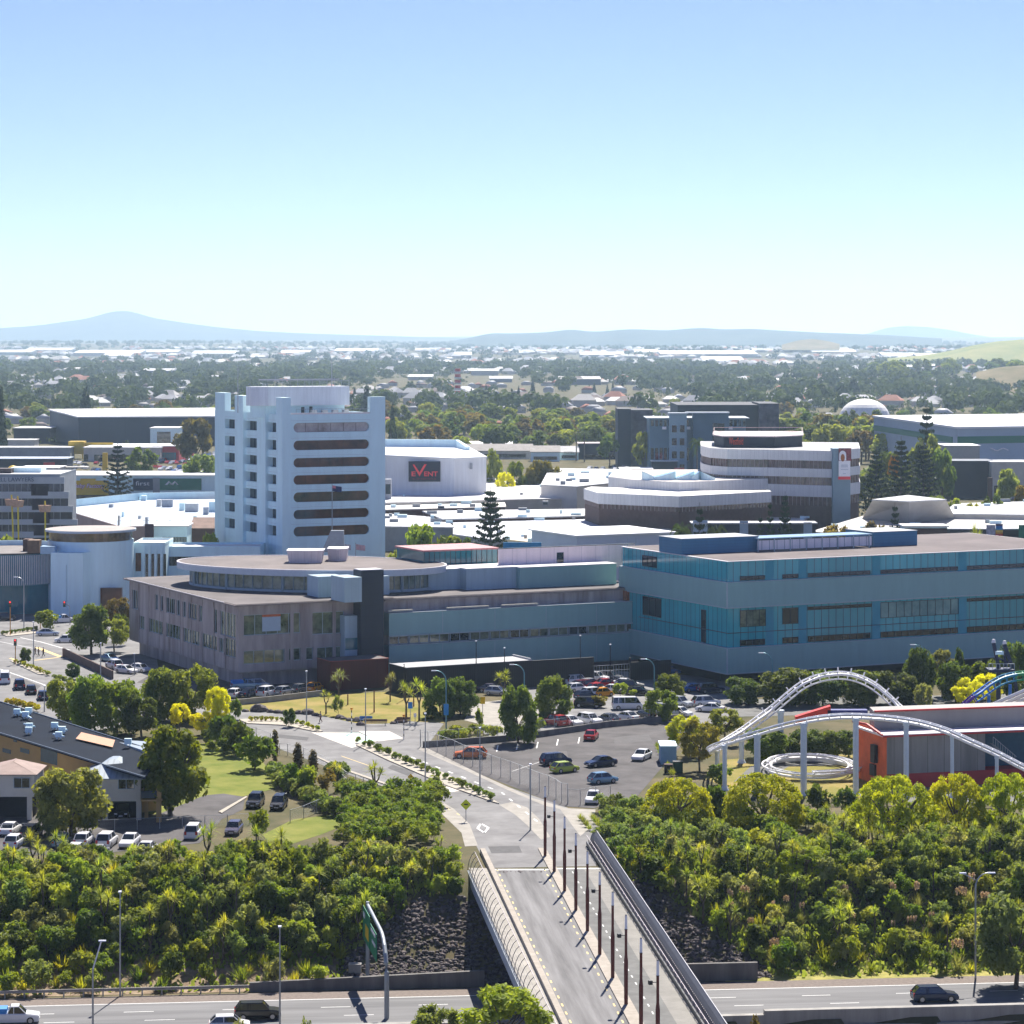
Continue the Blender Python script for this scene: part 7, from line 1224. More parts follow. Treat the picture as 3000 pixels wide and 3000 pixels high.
def make_car(k):
    L, w, hr, bf, ws, rf, rr, rb, wl, bh = KIND[k]; t = bpy.data.objects.new('parked_car', None); COL.objects.link(t); X = lambda x: L/2-x   # front towards +x
    b = MB(); body = [(0, .9, .32, .5, bh*.8), (.12, .97, .24, .5, bh*.9), (bf, 1, .2, .55, bh), (ws, 1, .2, .55, wl), (rb if k != 'ute' else 3.1, 1, .2, .55, wl+.02), (L-.15, .98, .26, .55, wl if k not in ('sedan',) else wl+.03), (L, .92, .34, .55, wl*.92)]
    rings = [ring(X(x), w*ww, (z0, zm, zs-.1, zs)) for x, ww, z0, zm, zs in body]; loft(b, rings); B = b.build('body', PAINT['white'], t)
    g = MB(); q = lambda x, ww, z: [(X(x), -w*ww, z), (X(x), w*ww, z)]
    lo, hi = q(ws, .85, wl)+q(rb, .85, wl)[::-1], q(rf, .72, hr-.06)+q(rr, .72, hr-.08)[::-1]
    g.prism([(p[0], p[1]) for p in lo], wl-.02, hr-.06, top=[(p[0], p[1]) for p in hi]); g.build('window', M_CGL, t)
    r = MB(); lo = [(X(rf)-.02, -w*.73), (X(rr), -w*.73), (X(rr), w*.73), (X(rf)-.02, w*.73)]; r.prism(lo, hr-.07, hr, top=[((p[0]-X((rf+rr)/2))*.94+X((rf+rr)/2), p[1]*.9) for p in lo])
    for x0, x1 in ((ws, rf), (rb, rr)):
        for s in (-1, 1): r.bar((X(x0), s*w*.85, wl), (X(x1), s*w*.735, hr-.05), .07, .07)
    xm = (rf+rr)/2+.1
    for s in (-1, 1): r.bar((X(xm), s*w*.865, wl), (X(xm), s*w*.745, hr-.05), .08, .05)
    if k in ('van', 'suv', 'wagon', 'mpv'):
        for s in (-1, 1): r.bar((X(rr-.75), s*w*.865, wl), (X(rr-.8), s*w*.745, hr-.05), .12, .05)
    r.build('roof', PAINT['white'], t)
    for x in (.85 if k != 'van' else .75, L-.85):
        for s in (-1, 1):
            rad = .33 if k in ('hatch', 'sedan') else .36; n = 12; y0, y1 = s*(w*.78), s*(w*1.01); m = MB(); a = [(X(x)+rad*math.cos(v), rad+rad*math.sin(v)) for v in (2*math.pi*i/n for i in range(n))]
            i0 = len(m.v); m.v += [(p, y0, z) for p, z in a]+[(p, y1, z) for p, z in a]; m.f += [(i, (i+1) % n, n+(i+1) % n, n+i) for i in range(n)]+[tuple(range(n))[::-1], tuple(range(n, 2*n))]; wh = m.build('wheel', M_TYRE, t)
            m = MB(); m.quad(*[(X(x)+rad*.62*math.cos(v), y1+s*.012, rad+rad*.62*math.sin(v)) for v in (2*math.pi*i/n for i in range(n))]); m.build('rim', M_RIM, wh)
    for s in (-1, 1):
        m = MB().cbox((X(.1), s*w*.68, bh*.72), .22, .36, .15); m.build('headlight', M_HEAD, t); m = MB().cbox((X(L-.06), s*w*.74, wl*.82), .16, .26, .2 if k in ('sedan', 'hatch') else .4); m.build('tail_light', M_TAIL, t)
    MB().cbox((X(L)-.012, 0, wl*.62), .03, .5, .13).cbox((X(0)+.01, 0, .45), .03, .5, .12).build('number_plate', M_PLATE, t)
    if k == 'ute': MB().prism([(X(3.15), -w*.86), (X(5.05), -w*.86), (X(5.05), w*.86), (X(3.15), w*.86)], wl+.0, wl+.5).build('tray_load', mat('blue_load', (.03, .22, .6), .6, .2, 2), t)
    return t
for k in KIND: CARS[k] = make_car(k)
used = set()
def car(k, colr, px, py, head, label, z=0.008, name='parked_car', group=None, sc=1.0, cat='car'):
    p = gp(px, py, z); t = CARS[k] if k not in used else copy_tree(CARS[k]); used.add(k)
    t.location = (p.x, p.y, z); t.rotation_euler = (0, 0, R(head)); t.scale = (sc, sc, sc); t.name = name; tag(t, label, cat, group)
    for ch in t.children:
        if ch.name.split('.')[0] in ('body', 'roof'): ch.material_slots[0].link = 'OBJECT'; ch.material_slots[0].material = PAINT[colr]
    return t
CL = [('wagon', 'orange', 1378, 2220, 176, 'orange estate car behind the chain link fence'), ('mpv', 'navy', 1628, 2240, 28, 'dark blue people carrier behind the lime green hatchback'), ('hatch', 'lime', 1654, 2262, 32, 'lime green hatchback on the dark asphalt car park'), ('sedan', 'navy', 1760, 2245, 212, 'dark blue saloon with glinting windscreen on the car park'), ('hatch', 'steelblue', 1766, 2294, 28, 'pale blue hatchback on the car park above the bridge'), ('sedan', 'white', 1880, 2225, 248, 'white saloon alone near the blue container'), ('sedan', 'white', 1738, 2350, 262, 'white car at the lowest corner of the car park'), ('sedan', 'red', 1732, 2166, 80, 'bright red saloon parked below the retaining wall'),
      ('suv', 'red', 1627, 2125, 125, 'dark red hatchback, first in the row on the retaining wall'), ('sedan', 'white', 1672, 2124, -55, 'white saloon beside the dark red car on the wall'), ('suv', 'white', 1727, 2121, -52, 'white sport utility car in the row on the wall'), ('sedan', 'navy', 1782, 2116, 122, 'dark saloon between white cars on the wall'), ('sedan', 'white', 1836, 2110, 128, 'white saloon seen from behind on the wall'), ('hatch', 'black', 1890, 2104, 124, 'black hatchback at the end of the row on the wall'),
      ('van', 'white', 1838, 2078, 6, 'white minibus with dark side windows'), ('suv', 'black', 1723, 2072, -6, 'black off road car beside the rusty bush'), ('suv', 'silver', 1990, 2070, -42, 'silver car beyond the front round tree'), ('hatch', 'white', 1992, 2098, -40, 'white hatchback by the low wall end'), ('sedan', 'white', 2080, 2085, 160, 'white saloon at the edge of the bamboo'), ('suv', 'silver', 2068, 2068, 20, 'grey car behind the white saloon by the bamboo'),
      ('suv', 'white', 1690, 2004, 35, 'white car with red lights in the upper rows'), ('suv', 'white', 1746, 1996, -30, 'white sport utility car at the top of the upper rows'), ('sedan', 'red', 1776, 2012, 30, 'red saloon half behind the black lamp post'), ('mpv', 'maroon', 1715, 2020, 35, 'maroon car in the middle of the upper rows'), ('hatch', 'white', 1690, 2026, 35, 'white hatchback in the second upper row'), ('hatch', 'silver', 1728, 2012, 35, 'silver hatchback between the upper rows'), ('suv', 'white', 1738, 2042, 35, 'white car at the front of the upper rows'), ('hatch', 'amber', 1766, 2040, 35, 'amber orange car behind the island bush'), ('sedan', 'white', 1832, 2012, -20, 'white saloon near the yard gate'), ('sedan', 'black', 1872, 2036, -14, 'black saloon left of the pair of round trees'), ('suv', 'black', 1846, 2022, -14, 'black car in front of the yard gate'),
      ('hatch', 'red', 1752, 2026, 32, 'small red hatchback between the maroon and amber cars'), ('sedan', 'silver', 1712, 1990, 30, 'silver saloon at the back left of the upper rows'), ('suv', 'grey', 1786, 1994, -25, 'grey car at the back right of the upper rows'), ('sedan', 'white', 1800, 2030, -20, 'white saloon before the island bush'), ('hatch', 'navy', 1716, 2048, 35, 'dark blue hatchback at the front left of the upper rows'), ('suv', 'silver', 1935, 2090, 125, 'silver car behind the black hatchback on the wall'), ('suv', 'maroon', 1412, 2018, -20, 'dark maroon car under the cabbage tree head'), ('sedan', 'purple', 1440, 2028, -20, 'dark purple saloon before the black garage'), ('hatch', 'silver', 1455, 2036, -20, 'silver hatchback beside the dark purple saloon'), ('sedan', 'blue', 2035, 2026, 20, 'blue saloon in the shade under the glass office'), ('suv', 'navy', 2082, 2030, 20, 'dark blue car in the shade under the glass office'), ('sedan', 'navy', 1915, 1978, 10, 'navy car deep in the shade of the overhang'), ('hatch', 'blue', 1960, 1975, 10, 'blue hatchback deep in the shade of the overhang'),
      ('hatch', 'white', 688, 2042, 75, 'white hatchback at the left end of the civic block row'), ('sedan', 'navy', 732, 2040, 60, 'dark blue saloon in the civic block row'), ('suv', 'white', 784, 2038, 62, 'white car with rear window glint in the civic block row'), ('hatch', 'silver', 833, 2035, 60, 'silver hatchback in the civic block row'), ('hatch', 'grey', 880, 2028, 60, 'grey hatchback in the civic block row'), ('hatch', 'amber', 922, 2024, 70, 'orange hatchback at the right end of the civic block row'), ('ute', 'steelblue', 720, 2018, 20, 'pale blue pickup behind the civic block row'), ('mpv', 'silver', 752, 2016, 20, 'silver people carrier behind the civic block row'),
      ('van', 'white', 14, 2000, 100, 'white van at the left edge of the side street'), ('suv', 'navy', 57, 2018, 103, 'dark blue off road car in the side street queue'), ('hatch', 'black', 91, 2032, 103, 'black hatchback with lit red tail lights in the street queue'), ('hatch', 'navy', 126, 2049, 103, 'dark blue hatchback, last of the street queue'), ('sedan', 'silver', 140, 1862, 4, 'silver saloon crossing the junction'), ('hatch', 'white', 190, 1882, 188, 'white hatchback at the junction before the dark tree'), ('ute', 'white', 183, 1824, 30, 'white pickup behind the round clipped tree'), ('suv', 'black', 14, 1818, 10, 'black car with red light at the showroom front'), ('suv', 'white', 322, 1818, 10, 'white car beside the showroom bronze window'),
      ('sedan', 'steelblue', 322, 1938, -50, 'pale blue saloon under the dark tree by the civic block'), ('suv', 'white', 334, 1958, 120, 'white off road car beside the lamp post by the civic block'), ('sedan', 'white', 370, 1972, -40, 'white saloon with bright bonnet by the civic block'), ('hatch', 'white', 412, 1968, -40, 'white hatchback by the short lamp of the civic block'),
      ('sedan', 'white', 30, 2442, 85, 'white saloon at the back of the lower car park'), ('hatch', 'white', 42, 2480, 85, 'white hatchback at the front left of the lower car park'), ('suv', 'black', 92, 2455, 85, 'black off road car in the lower car park'), ('hatch', 'steelblue', 180, 2478, 88, 'pale blue hatchback seen from behind in the lower car park'), ('hatch', 'white', 245, 2474, 86, 'white hatchback behind the cabbage tree in the lower car park'), ('suv', 'white', 313, 2478, 85, 'white car with dark rear window and red lights in the lower car park'), ('sedan', 'white', 380, 2478, 265, 'white saloon facing out at the end of the lower car park'), ('mpv', 'white', 567, 2452, 88, 'white car with roof rack on the lower drive'), ('hatch', 'purple', 685, 2442, 266, 'purple grey hatchback facing out beside the clipped bush'), ('suv', 'black', 748, 2362, 266, 'black car with white bonnet top on the upper drive'), ('mpv', 'black', 817, 2368, 266, 'black car facing out at the head of the drive'), ('suv', 'black', 365, 2392, 266, 'black car parked under the yellow house'), ('hatch', 'white', 222, 2506, 85, 'white car roof glimpsed through the cabbage trees'), ('sedan', 'silver', 288, 2510, 85, 'silver car roof glimpsed through the cabbage trees'), ('sedan', 'white', 430, 2500, 85, 'white car roof glimpsed at the hedge end')]
for a in CL: car(*a)
def mcar(k, colr, px, py, head, lab, **q): return car(k, colr, px, py, head, lab, z=-7.99, **q)
mcar('ute', 'white', 38, 2996, 6, 'white pickup with a blue load on the motorway', name='motorway_car', cat='pickup')
mcar('suv', 'black', 755, 2984, 6, 'black car on the motorway behind the twig tips', name='motorway_car'); mcar('wagon', 'navy', 2738, 2932, 6, 'dark estate car on the motorway beyond the bridge', name='motorway_car'); mcar('hatch', 'white', 672, 3018, 6, 'white car roof behind the pale twig tips', name='motorway_car')
# far yards: simple one piece cars
def tinycar():
    b = MB(); loft(b, [ring(2.2, .8, (.25, .5, .7, .75)), ring(1.2, .9, (.2, .5, .85, .92)), ring(.55, .78, (.2, .6, 1.3, 1.45)), ring(-1.1, .78, (.2, .6, 1.3, 1.48)), ring(-1.8, .88, (.2, .5, .9, 1.0)), ring(-2.2, .8, (.3, .5, .8, .9))]); return b
tc = tinycar().build('yard_car', PAINT['white']); first = True
def yard(n, x0, x1, y0, y1, lab, grp, seed):
    global first; q = np.random.default_rng(seed); i = 0; P = []
    while i < n:
        px, py = q.uniform(x0, x1), q.uniform(y0, y1); p = gp(px, py); row = round(p.y/6)*6; colx = round(p.x/2.7)*2.7
        i += 1
        if (row, colx) in P: continue
        P.append((row, colx)); o = tc if first else tc.copy(); 
        if not first: COL.objects.link(o)
        first = False; o.location = (colx+q.uniform(-.2, .2), row, .01); o.rotation_euler = (0, 0, R(90*q.choice([1, 3])+q.uniform(-25, -5))); tag(o, lab, 'car', grp)
        o.material_slots[0].link = 'OBJECT'; o.material_slots[0].material = PAINT[q.choice(['white', 'white', 'white', 'silver', 'red', 'blue', 'navy', 'black', 'grey', 'silver'])]
yard(120, 440, 640, 1328, 1392, 'small car in the packed sales yard beside the red fronted store', 'cars in the left sales yard', 1)
yard(130, 2742, 2892, 1383, 1442, 'small car in the packed sales yard under the dark canopy', 'cars in the right sales yard', 2)
yard(22, 170, 300, 1356, 1392, 'small car parked before the yellow fronted store', 'cars before the yellow store', 3)
yard(18, 1690, 1850, 1352, 1402, 'small car parked before the car sales shed by the palms', 'cars by the palms', 4)
yard(16, 1985, 2060, 1372, 1400, 'small car parked behind the striped offices by the palm', 'cars behind the striped offices', 5)
# ================================================================== people
def person(px, py, hd, lab, shirt, trousers, hair=(.02, .015, .01), stride=.18):
    p = gp(px, py, .01); t = thing('person', lab, 'person', (p.x, p.y, .01))
    def skin(name, vs, es, rs, m, par):
        me = bpy.data.meshes.new(name); me.from_pydata(vs, es, []); o = bpy.data.objects.new(name, me); COL.objects.link(o); md = o.modifiers.new('s', 'SKIN'); me.skin_vertices[0].data[0].use_root = True
        for i, r_ in enumerate(rs): me.skin_vertices[0].data[i].radius = (r_, r_)
        o.modifiers.new('d', 'SUBSURF').levels = 1; bpy.context.view_layer.update(); m2 = bpy.data.meshes.new_from_object(o.evaluated_get(bpy.context.evaluated_depsgraph_get())); bpy.data.objects.remove(o); m2.materials.clear(); m2.materials.append(m)
        q = bpy.data.objects.new(name, m2); COL.objects.link(q); q.parent = par; q.rotation_euler = (0, 0, R(hd)); return q
    s = stride; vs = [(0, 0, .95), (0, 0, 1.2), (0, 0, 1.42), (.02, 0, 1.54), (.03, 0, 1.64), (.04, 0, 1.74), (0, .2, 1.4), (-.12, .26, 1.15), (.05, .27, .9), (.08, .27, .8), (0, -.2, 1.4), (.12, -.26, 1.15), (.25, -.26, .92), (.29, -.26, .83), (0, .1, .9), (s*.6, .1, .5), (s, .1, .09), (s+.16, .1, .05), (0, -.1, .9), (-s*.3, -.1, .5), (-s-.1, -.1, .12), (-s+.06, -.1, .05)]
    es = [(0, 1), (1, 2), (2, 3), (3, 4), (4, 5), (2, 6), (6, 7), (7, 8), (8, 9), (2, 10), (10, 11), (11, 12), (12, 13), (0, 14), (14, 15), (15, 16), (16, 17), (0, 18), (18, 19), (19, 20), (20, 21)]
    rs_ = [.13, .13, .14, .06, .1, .08, .06, .045, .035, .04, .06, .045, .035, .04, .09, .06, .04, .035, .09, .06, .04, .035]
    skin('body', vs, es, rs_, mat('skin_tone', (.35, .2, .13), .6, .05), t)
    skin('shirt', [vs[i] for i in (0, 1, 2, 6, 7, 10, 11)], [(0, 1), (1, 2), (2, 3), (3, 4), (2, 5), (5, 6)], [.15, .15, .16, .075, .06, .075, .06], mat('cloth_%s' % shirt[0], shirt[1], .9, .1), t)
    skin('trousers', [vs[i] for i in (0, 14, 15, 16, 18, 19, 20)], [(0, 1), (1, 2), (2, 3), (0, 4), (4, 5), (5, 6)], [.145, .1, .075, .06, .1, .075, .06], mat('cloth_%s' % trousers[0], trousers[1], .9, .1), t)
    skin('hair', [(.0, 0, 1.66), (-.02, 0, 1.74), (.01, 0, 1.79)], [(0, 1), (1, 2)], [.09, .1, .07], mat('hair_dark', hair, .8, .1), t)
person(103, 1921, 200, 'person in dark clothes, first of three at the crossing', ('black', (.02, .02, .025)), ('charcoal', (.03, .03, .035)))
person(113, 1923, 190, 'person in dark clothes walking in the middle of three', ('maroon', (.06, .02, .03)), ('black', (.02, .02, .025)), stride=.1)
person(127, 1924, 200, 'person in brown top, apart from the other two at the crossing', ('brown', (.1, .05, .04)), ('black', (.02, .02, .025)), stride=.22)
person(939, 2117, 190, 'person in a grey blue top and dark red shorts walking by the lawn', ('grey_blue', (.22, .27, .33)), ('dark_red', (.08, .02, .025)))
# ================================================================== lamps, signs, poles
def lamp(px, yb, yt, tip, lab, m=M_GALV, z=0, Y=None, banner=False, double=False, straight=False):
    p = gp(px, yb, z) if Y is None else Vector((xat(px, Y), Y)); zt = zat(yt, p.y); t = thing('street_lamp', lab, 'street lamp', (p.x, p.y, z)); r = .11
    if straight: MB().tube([(p.x, p.y, z), (p.x, p.y, zt)], r, 8, .06).build('pole', m, t); MB().cbox((p.x, p.y-.1, zt), .3, .55, .14).build('lamp_head', M_OPAL, t); return t
    d = (tip-px)/8000*p.y; n = 7; a = [(p.x, p.y, z), (p.x, p.y, zt-1.6)]+[(p.x+d*(1-math.cos(k*math.pi/2/n)), p.y, zt-1.6+1.55*math.sin(k*math.pi/2/n)) for k in range(1, n+1)]
    MB().tube(a, r, 8, .05).build('pole', m, t); e = a[-1]; MB().cbox((e[0]+(.35 if d > 0 else -.35), e[1], e[2]), .8, .28, .14).build('lamp_head', M_OPAL, t)
    if double: MB().tube([(p.x, p.y, zt-.8), (p.x-d, p.y, zt-.1)], .06, 6).build('arm', m, t); MB().cbox((p.x-d, p.y, zt-.08), .7, .28, .14).build('lamp_head', M_OPAL, t)
    if banner: MB().cbox((p.x-.0, p.y-.16, 3.0), .75, .05, 1.7).build('banner', mat('sky_blue_banner', (.03, .25, .55), .6, .1), t)
    return t
M_TEALP2 = mat('blue_green_pole', (.1, .25, .3), .4, .05, metal=.3)
lamp(1307, 2136, 1964, 1278, 'curved lamp post with a blue banner beside the dark round trees', M_TEALP2, banner=True); lamp(1536, 2075, 1946, 1506, 'curved lamp post rising behind the dark dense tree', M_TEALP2); lamp(1917, 2055, 1930, 1890, 'curved lamp post beside the pair of round trees', M_TEALP2); lamp(2263, 2068, 1912, 2236, 'curved lamp post behind the bulky hedge tree', M_TEALP2); lamp(2709, 2056, 1888, 2680, 'curved lamp post rising over the dark hedge', M_TEALP2)
lamp(898, 2122, 1966, 0, 'straight post with double heads at the flowering median bed', straight=True); lamp(1071, 2180, 2018, 0, 'straight grey post at the head of the long median bed', straight=True); lamp(1246, 2292, 2090, 0, 'straight grey post in the long median bed by the small tree', straight=True); lamp(1406, 2306, 2132, 0, 'straight grey post at the lower end of the long median bed', straight=True); lamp(1554, 2432, 2238, 0, 'straight grey post standing alone where the footpaths meet', straight=True)
for px, yb, yt, lab in ((1395, 2030, 1878, 'slim black post before the ribbed wing, first of four'), (1478, 2022, 1898, 'slim black post before the garage block end'), (1700, 2012, 1862, 'slim black post at the steel yard gate'), (1788, 2018, 1888, 'slim black post among the red cars of the upper rows'), (1184, 2050, 1945, 'slim black post at the black garage corner')): lamp(px, yb, yt, 0, lab, M_BLACK, straight=True)
lamp(352, 2918, 2612, 0, 'tall grey motorway lamp standing at the guard rail', z=-8, straight=True); lamp(820, 3000, 2714, 0, 'grey motorway lamp near the dark motorway car', Y=262, z=-9.3, straight=True); lamp(2858, 2866, 2556, 2895, 'tall twin armed motorway lamp right of the bridge', z=-8, double=True)
p = Vector((xat(272, 262), 262.0)); t = thing('street_lamp', 'motorway lamp with a long slanting white arm', 'street lamp', (p.x, p.y, -9.3)); zt = zat(2840, 262); MB().tube([(p.x, p.y, -9.3), (p.x, p.y, zt)], .12, 8, .08).build('pole', M_GALV, t); e = (p.x+.75, p.y+.4, zat(2760, 262)); MB().tube([(p.x, p.y, zt), e], .07, 6).build('arm', M_TRIM, t); MB().cbox((e[0]+.1, e[1], e[2]+.03), .7, .3, .12).build('lamp_head', M_OPAL, t)
lamp(295, 1985, 1884, 0, 'grey post by the brick wall near the white off road car', straight=True); lamp(394, 1978, 1915, 0, 'short grey lamp by the white hatchback of the civic block', straight=True); lamp(70, 1842, 1690, 50, 'slim tall lamp before the finned glass drum'); lamp(98, 1950, 1822, 0, 'slim post on the crossing island', straight=True); lamp(130, 2085, 2010, 0, 'slim grey sign post in the side street', straight=True)
M_ORP = mat('orange_pole', (.55, .25, .03), .5)
def signal(px, yb, yt, lab, arm=None):
    p = gp(px, yb); zt = zat(yt, p.y); t = thing('traffic_light', lab, 'traffic light', (p.x, p.y, 0)); MB().tube([(p.x, p.y, 0), (p.x, p.y, zt)], .09, 6).build('pole', M_ORP if not arm else M_GALV, t); x = p.x
    if arm: x = xat(arm[0], p.y); z2 = zat(arm[1], p.y); MB().tube([(p.x, p.y, zt), (p.x-.1, p.y, zt+1.4), (x, p.y, z2)], .08, 6).build('arm', M_GALV, t); zt = z2
    b = MB().cbox((x, p.y-.12, zt-.1), .5, .3, 1.2); h = b.build('signal_head', M_BLACK, t)
    for k, c in enumerate(((.6, .02, .02), (.25, .15, .02), (.02, .15, .06))): MB().cyl(x, p.y-.36, 0, .06, .13, n=8); q = MB(); q.quad(*[(x+.14*math.cos(w), p.y-.285, zt+.28-.38*k+.14*math.sin(w)) for w in np.linspace(0, 6.28, 11)[:-1]]); q.build('signal_lens', mat('lens_%d' % k, c, .4, .05, emit=(c, 2.0) if k == 0 else None), h)
signal(45, 1946, 1880, 'traffic light on a thin orange post at the corner island'); signal(205, 1830, 1795, 'traffic light with red signal on a curved mast arm', arm=(189, 1768)); signal(30, 1862, 1768, 'traffic light on an orange post at the traffic island'); signal(118, 1842, 1800, 'short traffic light by the round clipped tree')
def belisha(px, yb, yt, lab):
    p = gp(px, yb, .02); zt = zat(yt, p.y); t = thing('crossing_beacon', lab, 'crossing beacon', (p.x, p.y, .02))
    for k in range(8): MB().cyl(p.x, p.y, .02+zt*k/8, zt*(k+1)/8, .07, n=8).build('pole_band', M_BLACK if k % 2 else M_TRIM, t)
    b = MB(); b.cyl(p.x, p.y, zt, zt+.12, .12, .22, 10).cyl(p.x, p.y, zt+.12, zt+.34, .22, .14, 10); b.build('globe', mat('amber_globe', (.75, .3, .02), .4, .05), t)
belisha(1030, 2147, 2080, 'black and white banded crossing pole with amber globe on the green crossing'); belisha(1183, 2166, 2100, 'black and white banded crossing pole at the kerb by the cabbage trees')
def sgn(px, yb, yt, w, m, lab, shape='diamond', body=None, z=0):
    p = gp(px, yb, z); zt = zat(yt, p.y); t = thing('road_sign', lab, 'road sign', (p.x, p.y, z)); MB().tube([(p.x, p.y, z), (p.x, p.y, zt+w*.3)], .05, 6).build('post', M_GALV, t); y = p.y-.09
    pts = [(0, -w), (w, 0), (0, w), (-w, 0)] if shape == 'diamond' else [(-w*.7, -w), (w*.7, -w), (w*.7, w), (-w*.7, w)]
    b = MB(); b.quad(*[(p.x+a, y, zt+c) for a, c in pts]); b.quad(*[(p.x+a, y+.03, zt+c) for a, c in pts[::-1]]); b.build('plate', m, t)
    if shape == 'diamond': MB().cbox((p.x, y-.012, zt+.02), w*.7, .01, w*.22).build('symbol', M_BLACK, t)
M_SGN = mat('yellow_green_sign', (.6, .68, .01), .5, .04)
sgn(1365, 2406, 2357, .68, M_SGN, 'yellow green diamond sign at the bend to the bridge'); sgn(1203, 2320, 2276, .42, M_YEL, 'small yellow sign at the pale raised crossing'); sgn(1202, 2130, 2066, .5, mat('blue_sign', (.02, .2, .5), .5), 'blue sign under the pale cabbage trees', 'rect'); sgn(1414, 2090, 2052, .55, M_YEL, 'yellow sign by the pale paved island', 'rect'); sgn(1216, 2135, 2095, .3, M_TRIM, 'thin white post sign by the crossing', 'rect')
# overhead sign gantry on the motorway
a, c = gp(1133, 2984, -8), gp(1077, 2869, -8); t = thing('sign_gantry', 'motorway gantry on a curved grey mast with green direction boards seen edge on', 'gantry', (a.x, a.y, -8))
pts = [(a.x, a.y, -8), (a.x, a.y, -4.2)]+[(a.x+(c.x-a.x)*.30*(1-math.cos(w)), a.y+(c.y-a.y)*.30*(1-math.cos(w)), -4.2+3.9*math.sin(w)) for w in np.linspace(.2, 1.57, 7)]; e = (c.x, c.y, -.1)
MB().tube(pts+[e], .25, 10, .18).build('mast', mat('pale_gantry_steel', (.3, .33, .35), .5, .05, metal=.2), t); MB().tube([(c.x, c.y, -8), (c.x, c.y, .2)], .22, 10, .18).build('mast', MATS['pale_gantry_steel'], t)
d = Vector((c.x-a.x, c.y-a.y)).normalized(); nn = Vector((d.y, -d.x)); L = (c-a).length
def board(u0, u1, z0, z1, m, o, nm='sign_board'): P = a+d*u0+nm_*o; return MB().prism([P, a+d*u1+nm_*o, a+d*u1+nm_*(o+.06), a+d*u0+nm_*(o+.06)], z0, z1).build(nm, m, t)
nm_ = Vector((-d.y, d.x)); nm_ = nm_ if nm_.x < 0 else -nm_
board(L*.3, L*.62, -3.5, -.7, mat('direction_green', (.01, .2, .09), .5, .05), .4); board(L*.66, L*1.02, -3.6, -.2, MATS['direction_green'], .4); board(L*.7, L*.86, -2.9, -1.6, M_YEL, .47, 'sign_panel'); board(L*.34, L*.56, -1.2, -.9, M_TRIM, .47, 'sign_line'); board(L*.34, L*.5, -2.2, -1.9, M_TRIM, .47, 'sign_line'); board(L*.9, L*.98, -1.2, -.7, M_TRIM, .47, 'sign_line')
single(MB().cbox((*gp(1040, 2864, -8), -7.3), 1.3, 1.0, 1.4).cbox((*gp(1040, 2864, -8), -6.55), 1.36, 1.06, .1), 'control_cabinet', M_CONC, 'grey concrete cabinet at the foot of the sign gantry', 'cabinet', (*gp(1040, 2864, -8), -8))
# ================================================================== fences, walls, rocks, benches
def chain(lab, pts, h, name='chain_link_fence', rails=(1.0,), r=.045):
    P = [gp(*q) for q in pts]; t = thing(name, lab, 'fence', (P[0].x, P[0].y, 0))
    for p in P: MB().tube([(p.x, p.y, 0), (p.x, p.y, h)], r, 6).build('post', M_GALV, t)
    b = MB()
    for a, c in zip(P, P[1:]):
        for q in rails: b.bar((a.x, a.y, h*q-.03), (c.x, c.y, h*q-.03), .04, .04)
        for q in np.linspace(.08, .92, 12): b.bar((a.x, a.y, h*q), (c.x, c.y, h*q), .006, .006)
    b.build('wire_mesh', M_GALV, t)
z6 = lambda x, y: (1200+x*.41408, 1950+y*.41408)
chain('tall chain link fence along the footpath above the bridge', [z6(*q) for q in ((75, 577), (130, 592), (195, 614), (258, 637), (318, 660), (380, 690), (447, 711), (512, 738), (578, 766), (645, 790), (712, 812), (780, 838), (850, 868), (918, 897), (984, 918), (1036, 945), (1075, 972), (1118, 976))], 2.6)
chain('wire fence on top of the car park retaining wall', [(1232+i*56, 2188-i*5.9) for i in range(14)], 2.1)
chain('short wire fence behind the lowest white car', [(1664, 2356), (1700, 2358), (1745, 2350), (1788, 2346)], 2.0)
z5 = lambda x, y: (600+x*.3623, 1950+y*.3623)
chain('pale railed fence along the street edge above the planted triangle', [z5(*q) for q in ((350, 585), (415, 592), (530, 640), (605, 720), (670, 728), (800, 760), (905, 800), (1050, 880), (1150, 965), (1220, 985), (1282, 1010))], 1.7, rails=(1.0, .5)); chain('wire fence at the corner of the drive', [z5(*q) for q in ((690, 1270), (800, 1235), (905, 1190), (1000, 1150))], 1.6)
chain('low wire fence in front of the yellow house', [(-60+i*66, 2452-i*3) for i in range(13)], 1.4, rails=(1.0,))
def wall(lab, pts, h, w=.25, m=M_CONC, name='retaining_wall', z0=0):
    b = MB(); P = [gp(*q) for q in pts]
    for a, c in zip(P, P[1:]): b.bar((a.x, a.y, z0+h/2), (c.x, c.y, z0+h/2), w, h)
    return single(b, name, m, lab, 'wall', (P[0].x, P[0].y, 0))
wall('low concrete wall before the parked cars of the civic block', [(662, 2069), (800, 2056), (948, 2038)], .95)
wall('dark concrete retaining wall along the upper edge of the asphalt car park', [(1240, 2190), (1480, 2172), (1590, 2158), (1780, 2130), (2005, 2108)], .9, .35, M_CONCD)
wall('brick brown garden wall beside the dark street trees', [(185, 1922), (220, 1938), (330, 1990)], 1.5, .3, M_BROWNW); wall('low timber edge wall at the white car end of the upper row', [(1935, 2080), (1975, 2085), (2000, 2110)], 1.1, .2, M_CONCD)
bm = bmesh.new(); bmesh.ops.create_icosphere(bm, subdivisions=2, radius=1); bv = [v.co.copy() for v in bm.verts]; bf = [[v.index for v in f.verts] for f in bm.faces]; bm.free()
